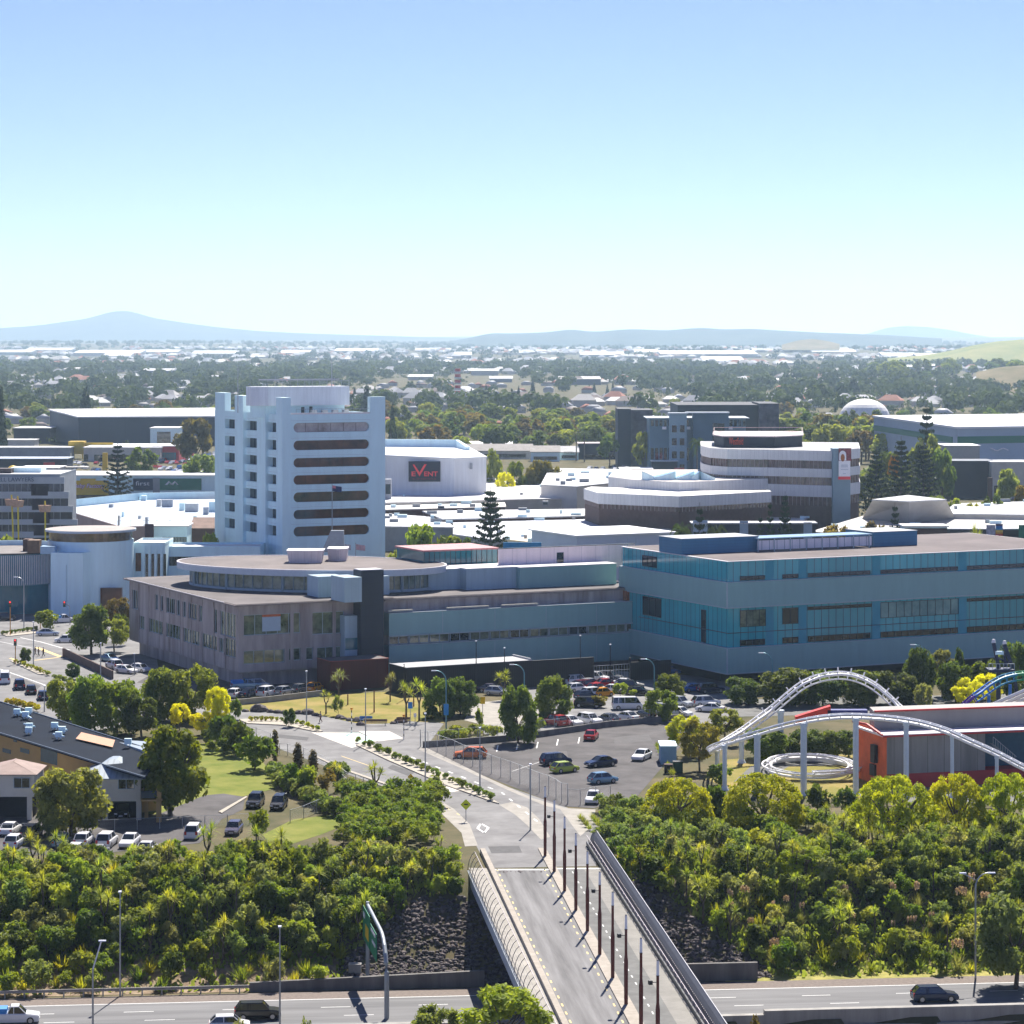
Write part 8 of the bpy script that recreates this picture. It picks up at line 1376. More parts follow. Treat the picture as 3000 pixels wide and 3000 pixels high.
RK = [(330, 372, .45), (440, 370, 1.15), (533, 379, .5), (590, 384, .55), (640, 386, .5), (757, 390, .6), (838, 392, .85), (893, 405, .5), (1088, 427, .6), (1122, 434, .45), (1175, 446, .5), (1238, 450, .7), (1258, 482, .55), (1590, 458, .8), (168, 355, .6), (205, 360, .5), (1520, 470, .4)]
wr = ['at the wall end', 'largest of the row, long and flat', 'after the largest', 'fourth of the row', 'behind the small median tree', 'before the lamp post', 'long pair by the lamp post', 'beside the walking person', 'past the walking person', 'small, past the walking person', 'before the blue bench', 'behind the blue bench', 'at the foot of the bench', 'under the pale cabbage trees', 'beside the golden tree', 'beside the small dark tree', 'small, by the brown bench']
for (x, y, s), w_ in zip(RK, wr):
    p = gp(*z5(x, y)); b = MB(); q = random.Random(x); b.v = [(p.x+v.x*s*1.3*(1+q.uniform(-.2, .2)), p.y+v.y*s*(1+q.uniform(-.2, .2)), max(-.1, .25*s+v.z*s*.75*(1+q.uniform(-.2, .2)))) for v in bv]; b.f = bf
    single(b, 'boulder', M_LAVA, 'dark lava boulder on the lawn edge, '+w_, 'boulder', (p.x, p.y, 0), 'boulders along the lawn edge')
def bench(px, py, lab, m, L=2.0):
    p = gp(px, py); t = thing('bench', lab, 'bench', (p.x, p.y, 0)); MB().cbox((p.x, p.y, .45), L, .5, .08).build('seat', m, t); MB().cbox((p.x, p.y+.24, .78), L, .06, .4).build('backrest', m, t)
    for s in (-1, 1): MB().cbox((p.x+s*L*.42, p.y, .2), .1, .45, .4).build('leg', M_GALV, t)
bench(1072, 2117, 'blue bench at the corner of the lawn', mat('bench_blue', (.03, .2, .5), .5)); bench(1100, 2126, 'long brown timber bench at the corner of the lawn', mat('bench_timber', (.2, .12, .08), .8, .2, 3), 3.6); bench(1182, 2120, 'grey timber bench under the pale cabbage trees', MATS['bench_timber'], 2.2)
for px, yb, yt, lab in ((1096, 2087, 2024, 'slim red brown totem post on the lawn, nearest the bench'), (1019, 2065, 2035, 'slim red brown totem post by the rust red store'), (1212, 2070, 2030, 'slim red brown totem post between the pale cabbage trees')): p = gp(px, yb); single(MB().cyl(p.x, p.y, 0, zat(yt, p.y), .11, .09, 8).cyl(p.x, p.y, zat(yt, p.y), zat(yt, p.y)+.1, .11, .02, 8), 'totem_post', M_RUST, lab, 'post', (p.x, p.y, 0))
t = thing('shipping_container', 'pale blue site container with a white roof beside the bamboo', 'container', (*gp(1940, 2238), 0)); p = gp(1936, 2240); MB().ub(p, 2.2, 5, 0, 2.5, Vector((1, 0)), Vector((0, 1))).build('body', mat('container_blue', (.2, .36, .5), .6, .08), t); MB().ub(p-Vector((.1, .1)), 2.4, 5.2, 2.5, 2.62, Vector((1, 0)), Vector((0, 1))).build('roof', M_WHITE, t)
t = thing('wheelie_bin', 'dark green waste bin by the pale blue container', 'bin', (*gp(1986, 2262), 0)); p = gp(1986, 2264); MB().cbox((p.x, p.y, .75), 1.3, 1.0, 1.5).build('body', mat('bin_green', (.01, .06, .03), .6), t); MB().cbox((p.x, p.y, 1.55), 1.4, 1.1, .1).build('lid', M_BLACK, t)
t = thing('wheelie_bin', 'black waste bin with brown lid by the pale blue container', 'bin', (*gp(1958, 2266), 0)); p = gp(1958, 2266); MB().cbox((p.x, p.y, .6), 1.1, .9, 1.2).build('body', M_BLACK, t); MB().cbox((p.x, p.y, 1.25), 1.2, 1.0, .1).build('lid', M_BROWNW, t)
# ================================================================== yellow house with the dark blue roof
M_OCH = mat('ochre_wall', (.5, .32, .12), .85, .1, .3); M_CRM = mat('cream_house_wall', (.66, .62, .5), .85, .08, .4); M_BLR = ribmat('blue_roof_sheet', (.018, .035, .065), (.012, .025, .045), .35, 'H', .4, duty=.3); M_GRR = ribmat('grey_roof_sheet', (.36, .42, .46), (.28, .33, .37), .3, 'H', .4, duty=.3)
M_BLR = mat('blue_roof_paint', (.005, .011, .024), .8, .25, .3, spec=.08); yh = thing('office_house', 'ochre house with a long dark blue roof and cream wings on posts', 'house', (-52, 342, 0))
RA, RB, RC, RD = Vector((xat(-90, 370.5), 370.5, 7.4)), Vector((xat(424, 333), 333, 6.2)), Vector((xat(470, 346), 346, 7.2)), Vector((xat(-40, 386), 386, 8.9))
roofn = (RB-RA).cross(RD-RA).normalized()
def rp(px, py, up=.0):
    d = Vector(((px-CX)/F, 1, -(py-HY)/F)); o = Vector((0, 0, H)); k = (RA-o).dot(roofn)/d.dot(roofn); q = o+d*k; return q+Vector((0, 0, up))
b = MB(); q = [RA, RB, RC, RD]; b.prism([(v.x, v.y) for v in q], [v.z-.25 for v in q], [v.z for v in q]); b.build('roof', M_BLR, yh)
b = MB(); b.bar(RA+Vector((0, -.05, .02)), RB+Vector((0, -.05, .02)), .18, .2); b.bar(RD+Vector((0, .05, .02)), RC+Vector((0, .05, .02)), .15, .2); b.build('roof_flashing', mat('blue_flashing', (.05, .08, .12), .4), yh)
wA, wB = RA+Vector((.5, .9, -.27)), RA.lerp(RB, .8)+Vector((.5, .9, -.27)); wd = Vector((wB.x-wA.x, wB.y-wA.y)); Lw = wd.length; wd.normalize(); nb_ = Vector((-wd.y, wd.x)); nb_ = nb_ if nb_.y > 0 else -nb_
pq = [Vector((wA.x, wA.y)), Vector((wB.x, wB.y)), Vector((wB.x, wB.y))+nb_*7, Vector((wA.x, wA.y))+nb_*7]; MB().prism(pq, 0, [wA.z, wB.z, wB.z+.4, wA.z+.4]).build('wall', M_OCH, yh)
def wallwin(px0, px1, py0, py1, nm='window'):
    P = Vector((wA.x, wA.y)); a, c = along(P, wd, px0), along(P, wd, px1); Y = (P+wd*((a+c)/2)).y; MB().prism([P+wd*a-nb_*.05, P+wd*c-nb_*.05, P+wd*c, P+wd*a], zat(py1, Y), zat(py0, Y)).build(nm, mat('blue_house_glass', (.03, .1, .16), .1, .2, spec=.7), yh)
for w_ in ((8, 32, 2194, 2206), (60, 86, 2193, 2206), (120, 168, 2197, 2236), (40, 50, 2167, 2174)): wallwin(*w_)
def wing(px0, px1, Y, dep, z0, z1, rise, m, rm, lab_posts):
    x0, x1 = xat(px0, Y), xat(px1, Y); MB().box(x0, Y, z0, x1, Y+dep, z1).build('wing_wall', m, yh); r = MB(); e = .4
    r.prism([(x0-e, Y-e), (x1+e, Y-e), (x1+e, Y+dep), (x0-e, Y+dep)], z1, z1+.12, cap=False); r.prism([(x0-e, Y-e), (x1+e, Y-e), (x1+e, Y+dep), (x0-e, Y+dep)], z1+.12, z1+rise, top=[(x0+dep*.5, Y+dep*.55), (x1-dep*.5, Y+dep*.55), (x1-dep*.5, Y+dep*.9), (x0+dep*.5, Y+dep*.9)]); r.build('wing_roof', rm, yh)
    for px in lab_posts: x = xat(px, Y); MB().box(x-.3, Y+.02, 0, x+.3, Y+.5, z0).build('post', m, yh)
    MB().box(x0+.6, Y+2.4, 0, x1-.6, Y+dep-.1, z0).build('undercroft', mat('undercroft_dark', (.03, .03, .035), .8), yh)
wing(228, 412, 338.5, 7, 2.35, 5.1, 1.9, M_CRM, M_GRR, (308, 406)); wing(-60, 100, 338.5, 7, 2.9, 5.6, 1.1, M_CRM, mat('faded_tile_roof', (.3, .22, .19), .8, .15, .6), (86, -20))
for px0, px1, py0, py1, m in ((346, 394, 2282, 2312, M_GLASS), (40, 88, 2278, 2309, M_GLASS)):
    Y = 338.46; winpart(yh, Vector((xat(px0, Y), Y)), Vector((1, 0)), (0, xat(px1, Y)-xat(px0, Y), zat(py1, Y), zat(py0, Y)), m, M_FRAME, 0.0, nv=1)
x0, x1 = xat(414, 337), xat(474, 337); MB().box(x0, 337, 2.6, x1, 340.5, 2.8).build('balcony_floor', M_OCH, yh); bq = MB(); bq.box(x0, 336.98, 3.0, x1-.6, 337.04, 3.9); bq.build('balustrade', M_FRAMED, yh); MB().box(x1-.7, 337, 0, x1-.1, 337.5, 4.2).build('post', M_OCH, yh); MB().box(x0, 340, .0, x0+.4, 340.5, 2.6).build('post', M_OCH, yh)
q = [rp(238, 2146, .05), rp(337, 2169, .05), rp(330, 2190, .05), rp(222, 2165, .05)]; MB().quad(*q).build('rooflight', mat('salmon_sheet', (.55, .3, .18), .6, .06), yh)
b = MB(); b.prism([(v.x, v.y) for v in (rp(322, 2157), rp(436, 2157), rp(440, 2200), rp(420, 2200))], 6.3, 7.45); b.build('leanto_roof', M_GRR, yh)
for i, (px, py) in enumerate(((50, 2096), (75, 2104), (86, 2138), (84, 2150), (160, 2136), (182, 2148), (172, 2164), (375, 2184), (84, 2092))):
    v = rp(px, py); b = MB(); b.cbox((v.x, v.y, v.z+.55), .9, .5, .7); b.cbox((v.x-.2, v.y-.02, v.z+.12), .1, .4, .3); b.cbox((v.x+.25, v.y-.02, v.z+.12), .1, .4, .3); b.build('air_conditioner', M_WHITE, yh)
b = MB()
for a, c in (((45, 2086), (92, 2112)), ((158, 2132), (196, 2146)), ((70, 2128), (102, 2136)), ((156, 2158), (188, 2166))): b.tube([rp(*a, .35), rp(*c, .35)], .12, 6)
b.build('roof_pipe', M_WHITE, yh)
# ================================================================== white coaster and its station
M_COAST = mat('coaster_white', (.86, .86, .87), .4, .03); M_CCOL = mat('column_white', (.62, .7, .76), .45, .05)
z7 = lambda x, y: (2000+x*.5176, 1900+y*.5176)
def P3(x, y, Y): px, py = z7(x, y); return Vector((xat(px, Y), Y, zat(py, Y)))
def smooth(pts, n=6):
    out = []
    for i in range(len(pts)-1):
        p0, p1, p2, p3 = pts[max(i-1, 0)], pts[i], pts[i+1], pts[min(i+2, len(pts)-1)]
        for k in range(n): t_ = k/n; out.append(.5*((2*p1)+(p2-p0)*t_+(2*p0-5*p1+4*p2-p3)*t_*t_+(3*p1-p0-3*p2+p3)*t_**3))
    return out+[pts[-1]]
def track(root, pts, lat, m, gauge=.55, spine=.5, rr=.12, sr=.2, tie=1.2, nm='track'):
    """two running rails, a spine tube and cross ties; lat(i, tangent) gives the sideways vector"""
    L_, R_, S_ = [], [], []; ties = MB(); acc = 0
    for i, p in enumerate(pts):
        tg = (pts[min(i+1, len(pts)-1)]-pts[max(i-1, 0)]).normalized(); s = lat(i/(len(pts)-1), tg); up = s.cross(tg).normalized(); up = up if up.z >= 0 or abs(s.z) > .5 else -up
        L_.append(p+s*gauge); R_.append(p-s*gauge); S_.append(p-up*spine)
        if i: acc += (p-pts[i-1]).length
        if acc > tie or i == 0: acc = 0; ties.bar(L_[-1], S_[-1], .12, .1); ties.bar(R_[-1], S_[-1], .12, .1); ties.bar(L_[-1]+Vector((0, 0, .01)), R_[-1]+Vector((0, 0, .01)), .1, .08)
    MB().tube(L_, rr, 6).build('rail', m, root); MB().tube(R_, rr, 6).build('rail', m, root); MB().tube(S_, sr, 8).build('spine', m, root); ties.build('cross_ties', m, root)
ro = thing('roller_coaster', 'white corkscrew roller coaster on thick pale columns', 'roller coaster', (*gp(2355, 2330), 0))
YF = 357.0
fr = [(2050, 712, 350), (1932, 662, 351), (1780, 584, 352), (1620, 512, 353), (1500, 458, 354), (1380, 420, 355), (1260, 396, 356), (1120, 380, 357), (960, 372, 357), (830, 378, 357), (700, 397, 357), (560, 428, 358), (420, 468, 359), (300, 505, 360), (210, 535, 362), (165, 560, 366), (160, 572, 372), (190, 562, 377), (260, 520, 381), (340, 470, 384), (430, 405, 386), (510, 345, 388), (600, 268, 389), (680, 207, 390), (760, 172, 391), (840, 155, 391), (920, 153, 391), (1000, 172, 391), (1080, 212, 390), (1150, 268, 389), (1210, 325, 388), (1260, 372, 386)]
pts = smooth([P3(*q) for q in fr], 6); n0 = 15/len(fr); n1 = 21/len(fr)
def latf(f, tg):
    a = Vector((tg.y, -tg.x, 0)).normalized(); a = -a; c = tg.cross(Vector((0, 1, 0))).normalized(); k = min(1, max(0, (f-n0)/(n1-n0))); k = k*k*(3-2*k)
    c = c if c.z > 0 else -c
    v = a*(1-k)+(c*.92+Vector((0, .35, 0)))*k; return v.normalized()
track(ro, pts, latf, M_COAST)
b = MB()                       # clamp stubs on the outside of the arch
for i in range(int(.66*len(pts)), len(pts)-4, 5):
    tg = (pts[i+1]-pts[i-1]).normalized(); c = tg.cross(Vector((0, 1, 0))).normalized(); c = c if c.z > 0 else -c; b.bar(pts[i]+c*.5, pts[i]+c*1.15, .16, .16)
b.build('clamp_stubs', M_COAST, ro)
for x, yt, yb, Y, r_ in ((238, 528, 0, 361, .3), (422, 466, 0, 359, .42), (685, 400, 0, 357, .42), (980, 374, 0, 357, .38), (1265, 398, 0, 356, .34), (1525, 470, 0, 354, .24), (1778, 585, 0, 352, .24), (555, 330, 0, 389, .42), (333, 478, 0, 384, .36), (195, 558, 0, 378, .3)):
    p = P3(x, yt, Y); b = MB(); b.cyl(p.x, p.y, 0, p.z-.5, r_, n=14); b.build('column', M_CCOL, ro); MB().cyl(p.x, p.y, 0, .5, r_*1.8, r_*1.1, 10).build('column_base', M_CCOL, ro); MB().cyl(p.x, p.y, p.z-.9, p.z-.45, r_*1.25, n=12).build('column_head', M_CCOL, ro)
ce = gp(2385, 2262); lo = []
for k in range(46): w = k*2*math.pi/30; rr_ = 1-.0035*k; lo.append(Vector((ce.x-.5+6.4*rr_*math.cos(w), ce.y+9*rr_*math.sin(w), .7+.015*k)))
e = gp(2566, 2262); lo2 = smooth([lo[0]+Vector((0, 0, .0)), lo[0]+Vector((1.5, -4, .1)), Vector((e.x, e.y, 2.0))], 6)
flat = lambda f, tg: Vector((-tg.y, tg.x, 0)).normalized()
track(ro, lo, flat, M_COAST, tie=2.2); track(ro, smooth([Vector((ce.x-1, ce.y-8.6, 1.4)), Vector((ce.x+4, ce.y-7, 1.5)), Vector((ce.x+7, ce.y-3.5, 1.9)), Vector((e.x+.5, e.y+1, 2.3))], 6), flat, M_COAST, tie=2.0)
tr = thing('coaster_train', 'red roller coaster train cover with a dark blue tail behind the white rail', 'train', (*P3(700, 390, 372).xy, 6)); p = P3(640, 400, 374); MB().prism([(p.x, p.y), (p.x+4.8, p.y), (p.x+4.8, p.y+1.4), (p.x, p.y+1.4)], [p.z-.5, p.z+.5, p.z+.5, p.z-.5], [p.z+.3, p.z+1.8, p.z+1.8, p.z+.3]).build('cover', mat('coaster_red', (.65, .04, .02), .45, .1), tr); p2 = P3(820, 372, 374); MB().box(p2.x, p2.y, p2.z-.6, p2.x+5.5, p2.y+1.4, p2.z+.55).build('tail', mat('coaster_navy', (.02, .03, .2), .45, .1), tr)
# station shed
M_ORG = mat('orange_render', (.66, .12, .035), .7, .16, .6); M_GRYC = ribmat('grey_shed_sheet', (.25, .235, .21), (.17, .16, .145), 2.4, 'H', .7, duty=.05, sc=.4, var=.3); M_REDB = mat('red_base', (.4, .035, .04), .7, .1, .4)
sh = thing('ride_station', 'orange gabled ride station with long grey walls, red trim and white roof edge', 'ride building', (*gp(2600, 2310), 0))
gY = 362.0; gx0, gx1 = xat(2512, gY+9), xat(2598, gY); zt = zat(2158, gY); zg = zat(2140, gY+4)
G0, G1 = Vector((gx0, gY+9)), Vector((gx1, gY)); gd = (G1-G0); gl = gd.length; gd.normalize(); Gm = (G0+G1)/2; bk = Vector((gd.y, -gd.x)); bk = bk if bk.x > 0 else -bk
b = MB(); far = bk*34
b.quad((*G0, 0), (*G1, 0), (*G1, zt), (*Gm, zg+.6), (*G0, zt+.6)); b.build('gable_wall', M_ORG, sh)
E1 = Vector((xat(3060, gY+6), gY+6)); sd_ = (E1-G1); sl_ = sd_.length; sd_.normalize()
b = MB(); b.prism([G1, G1+sd_*sl_*.62, G1+sd_*sl_*.62+Vector((0, 8)), G1+Vector((0, 8))], 1.9, zt); b.build('side_wall', M_GRYC, sh); MB().prism([G1-Vector((0, .08)), G1+sd_*sl_-Vector((0, .08)), G1+sd_*sl_+Vector((0, 7)), G1+Vector((0, 7))], 0, 1.9).build('red_base', M_REDB, sh)
MB().prism([G1+sd_*sl_*.62+Vector((0, 3)), G1+sd_*sl_+Vector((0, 3)), G1+sd_*sl_+Vector((0, 8)), G1+sd_*sl_*.62+Vector((0, 8))], 1.9, zt).build('blue_wall', mat('deep_blue_wall', (.03, .09, .14), .7), sh)
MB().prism([G1-Vector((.6, .7)), G1+sd_*(sl_+1)-Vector((0, .7)), G1+sd_*(sl_+1)+Vector((0, 3.5)), G1+Vector((0, 3.5)), G0+Vector((0, .2)), G0-Vector((.6, .3))], [zt+.02]*6, [zt+.3]*6).build('roof', mat('pinkish_white_roof', (.72, .66, .66), .6, .05), sh); b = MB(); b.bar((*(G1-Vector((.6, .74))), zt+.08), (*(G1+sd_*(sl_+1)-Vector((0, .74))), zt+.08), .1, .22); b.bar((*(G1-Vector((.7, .8))), zt+.3), (*(Gm-Vector((.7, .3))), zg+.8), .25, .25); b.bar((*(G0-Vector((.7, .3))), zt+.8), (*(Gm-Vector((.7, .3))), zg+.8), .25, .25); b.build('red_trim', mat('red_trim', (.5, .03, .03), .5), sh)
q0 = Vector((xat(2562, 366), 366)); q1 = Vector((xat(3080, 372), 372)); zu0, zu1 = zat(2086, 366), zat(2068, 372)
MB().prism([q0, q1, q1+Vector((0, 5)), q0+Vector((0, 5))], 0, [zu0, zu1, zu1, zu0]).build('upper_wall', mat('upper_shed_sheet', (.24, .225, .21), .7, sc=.12, c2=(.36, .345, .32), streak=True), sh); b = MB(); b.bar((*(q0-Vector((0, .1))), zu0+.1), (*(q1-Vector((0, .1))), zu1+.1), .35, .22); b.build('red_trim', MATS['red_trim'], sh)
m_ = G0.lerp(G1, .62); MB().cbox((m_.x-.25, m_.y-.35, 4.2), 1.3, .5, 2.4, math.atan2(gd.y, gd.x)).build('wall_mask', M_BLACK, sh); m_ = G0.lerp(G1, .55); MB().cbox((m_.x-.1, m_.y-.2, 1.9), 1.6, .3, 1.5, math.atan2(gd.y, gd.x)).build('tunnel_mouth', M_BLACK, sh)
b = MB()
for k in range(10): y0 = G1+sd_*(sl_*.66+k*.35)-Vector((0, .6)); b.cbox((y0.x, y0.y, 5.4-k*.28), .35, 1.6, .08); b.bar((y0.x, y0.y-.7, 5.4-k*.28), (y0.x, y0.y-.7, 6.5-k*.28), .05, .05)
b.bar((*(G1+sd_*sl_*.66-Vector((0, 1.3))), 6.5), (*(G1+sd_*(sl_*.66+3.4)-Vector((0, 1.3))), 3.7), .06, .06); b.build('stair', M_GALV, sh)
# blue and purple coaster track, white slide and dark ride tower at the right edge
z9 = lambda x, y: (2400+x*.31056, 1850+y*.31056)
def P9(x, y, Y): px, py = z9(x, y); return Vector((xat(px, Y), Y, zat(py, Y)))
rb_ = thing('rainbow_coaster', 'coaster track turning from purple to blue to green at the right edge', 'roller coaster', (*P9(1380, 700, 395).xy, 0))
ap = [(1330, 760, 396), (1400, 690, 396), (1470, 630, 396), (1550, 570, 397), (1640, 505, 398), (1740, 452, 399), (1850, 425, 400), (1960, 415, 401), (2080, 425, 402)]; pp = smooth([P9(*q) for q in ap], 5); n = len(pp); col3 = [mat('track_purple', (.09, .02, .3), .4), mat('track_blue', (.01, .16, .5), .4), mat('track_teal', (.01, .25, .4), .4), mat('track_green', (.01, .3, .12), .4)]
lz = lambda f, tg: (tg.cross(Vector((0, 1, 0))).normalized()*.75+Vector((0, .6, 0))).normalized()
for k in range(4): track(rb_, pp[k*n//4:(k+1)*n//4+1], lz, col3[k], gauge=.7, rr=.14, sr=.22)
for x, y in ((1600, 560), (1800, 460)): p = P9(x, y, 398); MB().cyl(p.x, p.y, 0, p.z-.6, .25, n=8).build('column', col3[1], rb_)
wt = thing('white_slide', 'pinkish white sloping slide lanes at the right edge behind the grey wall', 'slide', (*P9(1650, 700, 388).xy, 0))
for k in range(3):
    a, c = P9(1600+k*90, 705, 388+k), P9(2050+k*90, 505, 388+k); MB().bar(a, c, 1.1, .25).build('lane', mat('lane_white', (.72, .66, .68), .45), wt); MB().bar(a-Vector((0, .65, -.2)), c-Vector((0, .65, -.2)), .12, .35).build('lane_edge', M_COAST, wt)
for k in range(3): p = P9(1750+k*130, 660-k*58, 389); MB().cyl(p.x, p.y, 0, p.z-.2, .2, n=8).build('support', M_COAST, wt)
dt = thing('ride_tower', 'dark blue ride tower of leaning legs and a platform beside the yellow tree', 'ride tower', (*P9(1700, 600, 405).xy, 0)); M_DBL = mat('dark_ride_blue', (.012, .022, .06), .45, .1)
b = MB(); YT = 405
for a, c, w in (((1645, 110), (1690, 330), .5), ((1745, 120), (1840, 400), .55), ((1690, 330), (1690, 640), .6), ((1840, 400), (1870, 640), .5), ((1685, 250), (1800, 300), .3), ((1690, 200), (1745, 200), .3), ((1745, 200), (1760, 330), .35)): b.bar(P9(*a, YT), P9(*c, YT), w, w)
p = P9(1870, 640, YT); b.bar(p, (p.x, p.y, 0), .5, .5); p = P9(1690, 640, YT); b.bar(p, (p.x, p.y, 0), .6, .6); b.build('frame', M_DBL, dt); p = P9(1590, 380, YT-1); q = P9(1830, 395, YT-1); MB().box(p.x, p.y-1, p.z, q.x, p.y+2, p.z+.4).build('platform', M_DBL, dt)
b = MB(); b.bar((p.x, p.y-1, p.z+1.3), (q.x, p.y-1, p.z+1.3), .08, .08)
for k in range(8): x = p.x+(q.x-p.x)*k/7; b.bar((x, p.y-1, p.z+.4), (x, p.y-1, p.z+1.3), .07, .07)
b.build('railing', M_GALV, dt); MB().cbox((*P9(1700, 198, YT-.5).xy, P9(1700, 198, YT).z), 1.2, .5, .5).build('carriage', M_WHITE, dt)
for x, y in ((1645, 105), (1748, 118)): v = P9(x, y, YT); MB().cyl(v.x, v.y, v.z, v.z+.5, .35, .2, 8).build('tip', M_TRIM, dt)
# park fence and paving inside the coaster loop
sheet('path', [(2600, 2350), (2600, 2290), (2640, 2300), (3100, 2300), (3100, 2360)], .003, M_PATHG); sheet('carpark', [(2140, 2100), (3100, 2080), (3100, 2030), (2140, 2050)], .003, M_PATHG)
# ================================================================== wooded belts and the suburbs
qs = np.random.default_rng(21); WM = [L_DARK, L_MID, L_DARK, L_OLIVE, L_RUST, L_LIGHT, L_MID]
def belt(n, x0, x1, y0, y1, h0, h1, lab, grp, key='mid', name='wood_tree', mats=WM):
    for i in range(n):
        Y = qs.uniform(y0, y1); px = qs.uniform(x0, x1); h = qs.uniform(h0, h1); s = h/11.6 if key == 'mid' else h/11
        plant(key+str(int(qs.integers(3))), xat(px, Y), Y, 0, s*qs.uniform(.85, 1.25) if key == 'mid' else s*.8, lab, grp, mats[int(qs.integers(len(mats)))], sz=s, name=name)
belt(118, 1130, 1880, 1375, 1900, 9, 17, 'bushy tree in the thick wood beyond the cinema hall', 'trees of the wood beyond the cinema hall')
belt(30, 2270, 2620, 1260, 1560, 13, 21, 'tall spreading tree in the grove right of the dark hall', 'trees of the grove right of the dark hall', mats=[L_OLIVE, L_LIGHT, L_RUST, L_DARK])
belt(22, 2480, 2760, 930, 1090, 8, 15, 'tree in the dark stand before the green banded store', 'trees before the green banded store', mats=[L_DARK, L_OLIVE, L_MID])
belt(26, 2600, 3060, 1420, 1900, 7, 12, 'tree along the back of the green banded store', 'trees behind the green banded store')
belt(30, -60, 640, 1620, 2000, 8, 15, 'bushy tree behind the huge dark warehouse', 'trees behind the dark warehouse')
belt(24, 2540, 3080, 3300, 4000, 18, 32, 'tall tree on the plain before the grassy hill', 'trees before the grassy hill', mats=[L_DARK, L_MID])
belt(32, 1850, 2430, 1620, 2100, 9, 14, 'bushy tree among the houses behind the dark hall', 'trees behind the dark hall')
belt(20, 640, 1160, 1500, 2100, 9, 15, 'bushy tree seen past the roof of the white tower', 'trees behind the white tower')
belt(34, -100, 3100, 1700, 3000, 10, 17, 'dark pointed conifer standing among the far houses', 'conifers among the far houses', key='cone', name='conifer', mats=[L_CONIF, L_DARK])
HR = [mat('roof_white', (.5, .5, .5), .6, .08, .05), mat('roof_grey', (.34, .34, .35), .7, .12, .05), mat('roof_terracotta', (.4, .16, .1), .8, .12, .05), mat('roof_brown', (.2, .15, .13), .8, .12, .05), mat('roof_pale', (.4, .38, .36), .7, .08, .05)]; HWALL = mat('house_wall', (.48, .45, .41), .8, .12, .02)
hw = npmesh('house_wall', np.array([(x*6.5, y*4.2, z*2.8) for z in (0, 1) for x, y in ((-1, -1), (1, -1), (1, 1), (-1, 1))], float), np.array([(0, 1, 5, 4), (1, 2, 6, 5), (2, 3, 7, 6), (3, 0, 4, 7)]), HWALL)
hrm = npmesh('house_roof', np.array([(-7.1, -4.8, 2.75), (7.1, -4.8, 2.75), (7.1, 4.8, 2.75), (-7.1, 4.8, 2.75), (-3.2, 0, 5.1), (3.2, 0, 5.1), (3.2, .01, 5.1), (-3.2, .01, 5.1)], float), np.array([(0, 1, 5, 4), (1, 2, 6, 5), (2, 3, 7, 6), (3, 0, 4, 7), (3, 2, 1, 0)]), HR[0])
RN = ['white', 'grey', 'terracotta', 'brown', 'pale']
def rc(): return int(qs.choice(5, p=[.4, .2, .12, .1, .18]))
for i in range(250):
    Y = 1480+1900*qs.random()**.8; px = qs.uniform(-60, 3060)
    if Y < 1700 and (1130 < px < 2560 or px < 650): Y += 320
    t = bpy.data.objects.new('house', None); COL.objects.link(t); t.location = (xat(px, Y), Y, 0); t.rotation_euler = (0, 0, qs.choice([.1, .5, 1.9, -.4])); k = qs.uniform(.75, 1.1); t.scale = (k, k, qs.uniform(.95, 1.5)); c = rc()
    tag(t, 'small %s roofed house among the trees of the far suburb' % RN[c], 'house', '%s roofed houses of the far suburb' % RN[c])
    for n_, me in (('wall', hw), ('roof', hrm)):
        o = bpy.data.objects.new(n_, me); COL.objects.link(o); o.parent = t
        if n_ == 'roof': o.material_slots[0].link = 'OBJECT'; o.material_slots[0].material = HR[c]
# long warehouses with bright roofs across the plain
WH = [(-40, 90, 1030, 1036), (70, 205, 1022, 1032), (215, 410, 1030, 1040), (300, 380, 1040, 1048), (400, 520, 1028, 1038), (560, 690, 1032, 1042), (820, 905, 1030, 1040), (980, 1105, 1024, 1035), (1215, 1320, 1022, 1034), (1330, 1380, 1034, 1050), (1490, 1600, 1028, 1040), (1610, 1700, 1026, 1038), (1700, 1830, 1034, 1048), (1860, 1930, 1026, 1040), (1936, 2220, 1028, 1050), (2060, 2180, 1052, 1064), (2190, 2300, 1024, 1036), (2380, 2510, 1022, 1042), (2590, 2690, 1038, 1052), (2690, 2775, 1036, 1060), (2780, 2925, 1044, 1066), (2530, 2700, 1070, 1082), (2700, 2800, 1066, 1080), (2925, 3080, 1082, 1110), (185, 240, 1075, 1092), (410, 500, 1078, 1098), (1195, 1265, 1101, 1110), (1435, 1500, 1106, 1116), (1640, 1760, 1102, 1124), (1380, 1460, 1080, 1096)]
WR = []
for i, (x0, x1, yr, yb) in enumerate(WH):
    Y = F*H/(yb+4-HY); z1 = zat(yr+(yb-yr)*.45, Y); x, w = xat(x0, Y), (x1-x0)/8000*Y; big = yb < 1070; t = thing('far_warehouse', 'long low warehouse with bright flat roof in the far %s' % ('industrial strip across the plain' if big else 'suburb among the trees'), 'warehouse', (x, Y, 0), 'far warehouses of the %s' % ('plain' if big else 'suburb'))
    d = min(190, 50+w*.4); WR.append((x, x+w, Y, d)); wm = [mat('far_grey_wall', (.2, .22, .26), .8), mat('far_dark_wall', (.06, .08, .12), .8), HWALL][i % 3]; MB().box(x, Y, 0, x+w, Y+d, z1).build('wall', wm, t); r = MB(); r.prism([(x-1, Y-1), (x+w+1, Y-1), (x+w+1, Y+d), (x-1, Y+d)], [z1+.01]*4, [z1+.8, z1+.8, z1+(9 if big else 3), z1+(9 if big else 3)]); r.build('roof', HR[0] if i % 4 else HR[4], t)
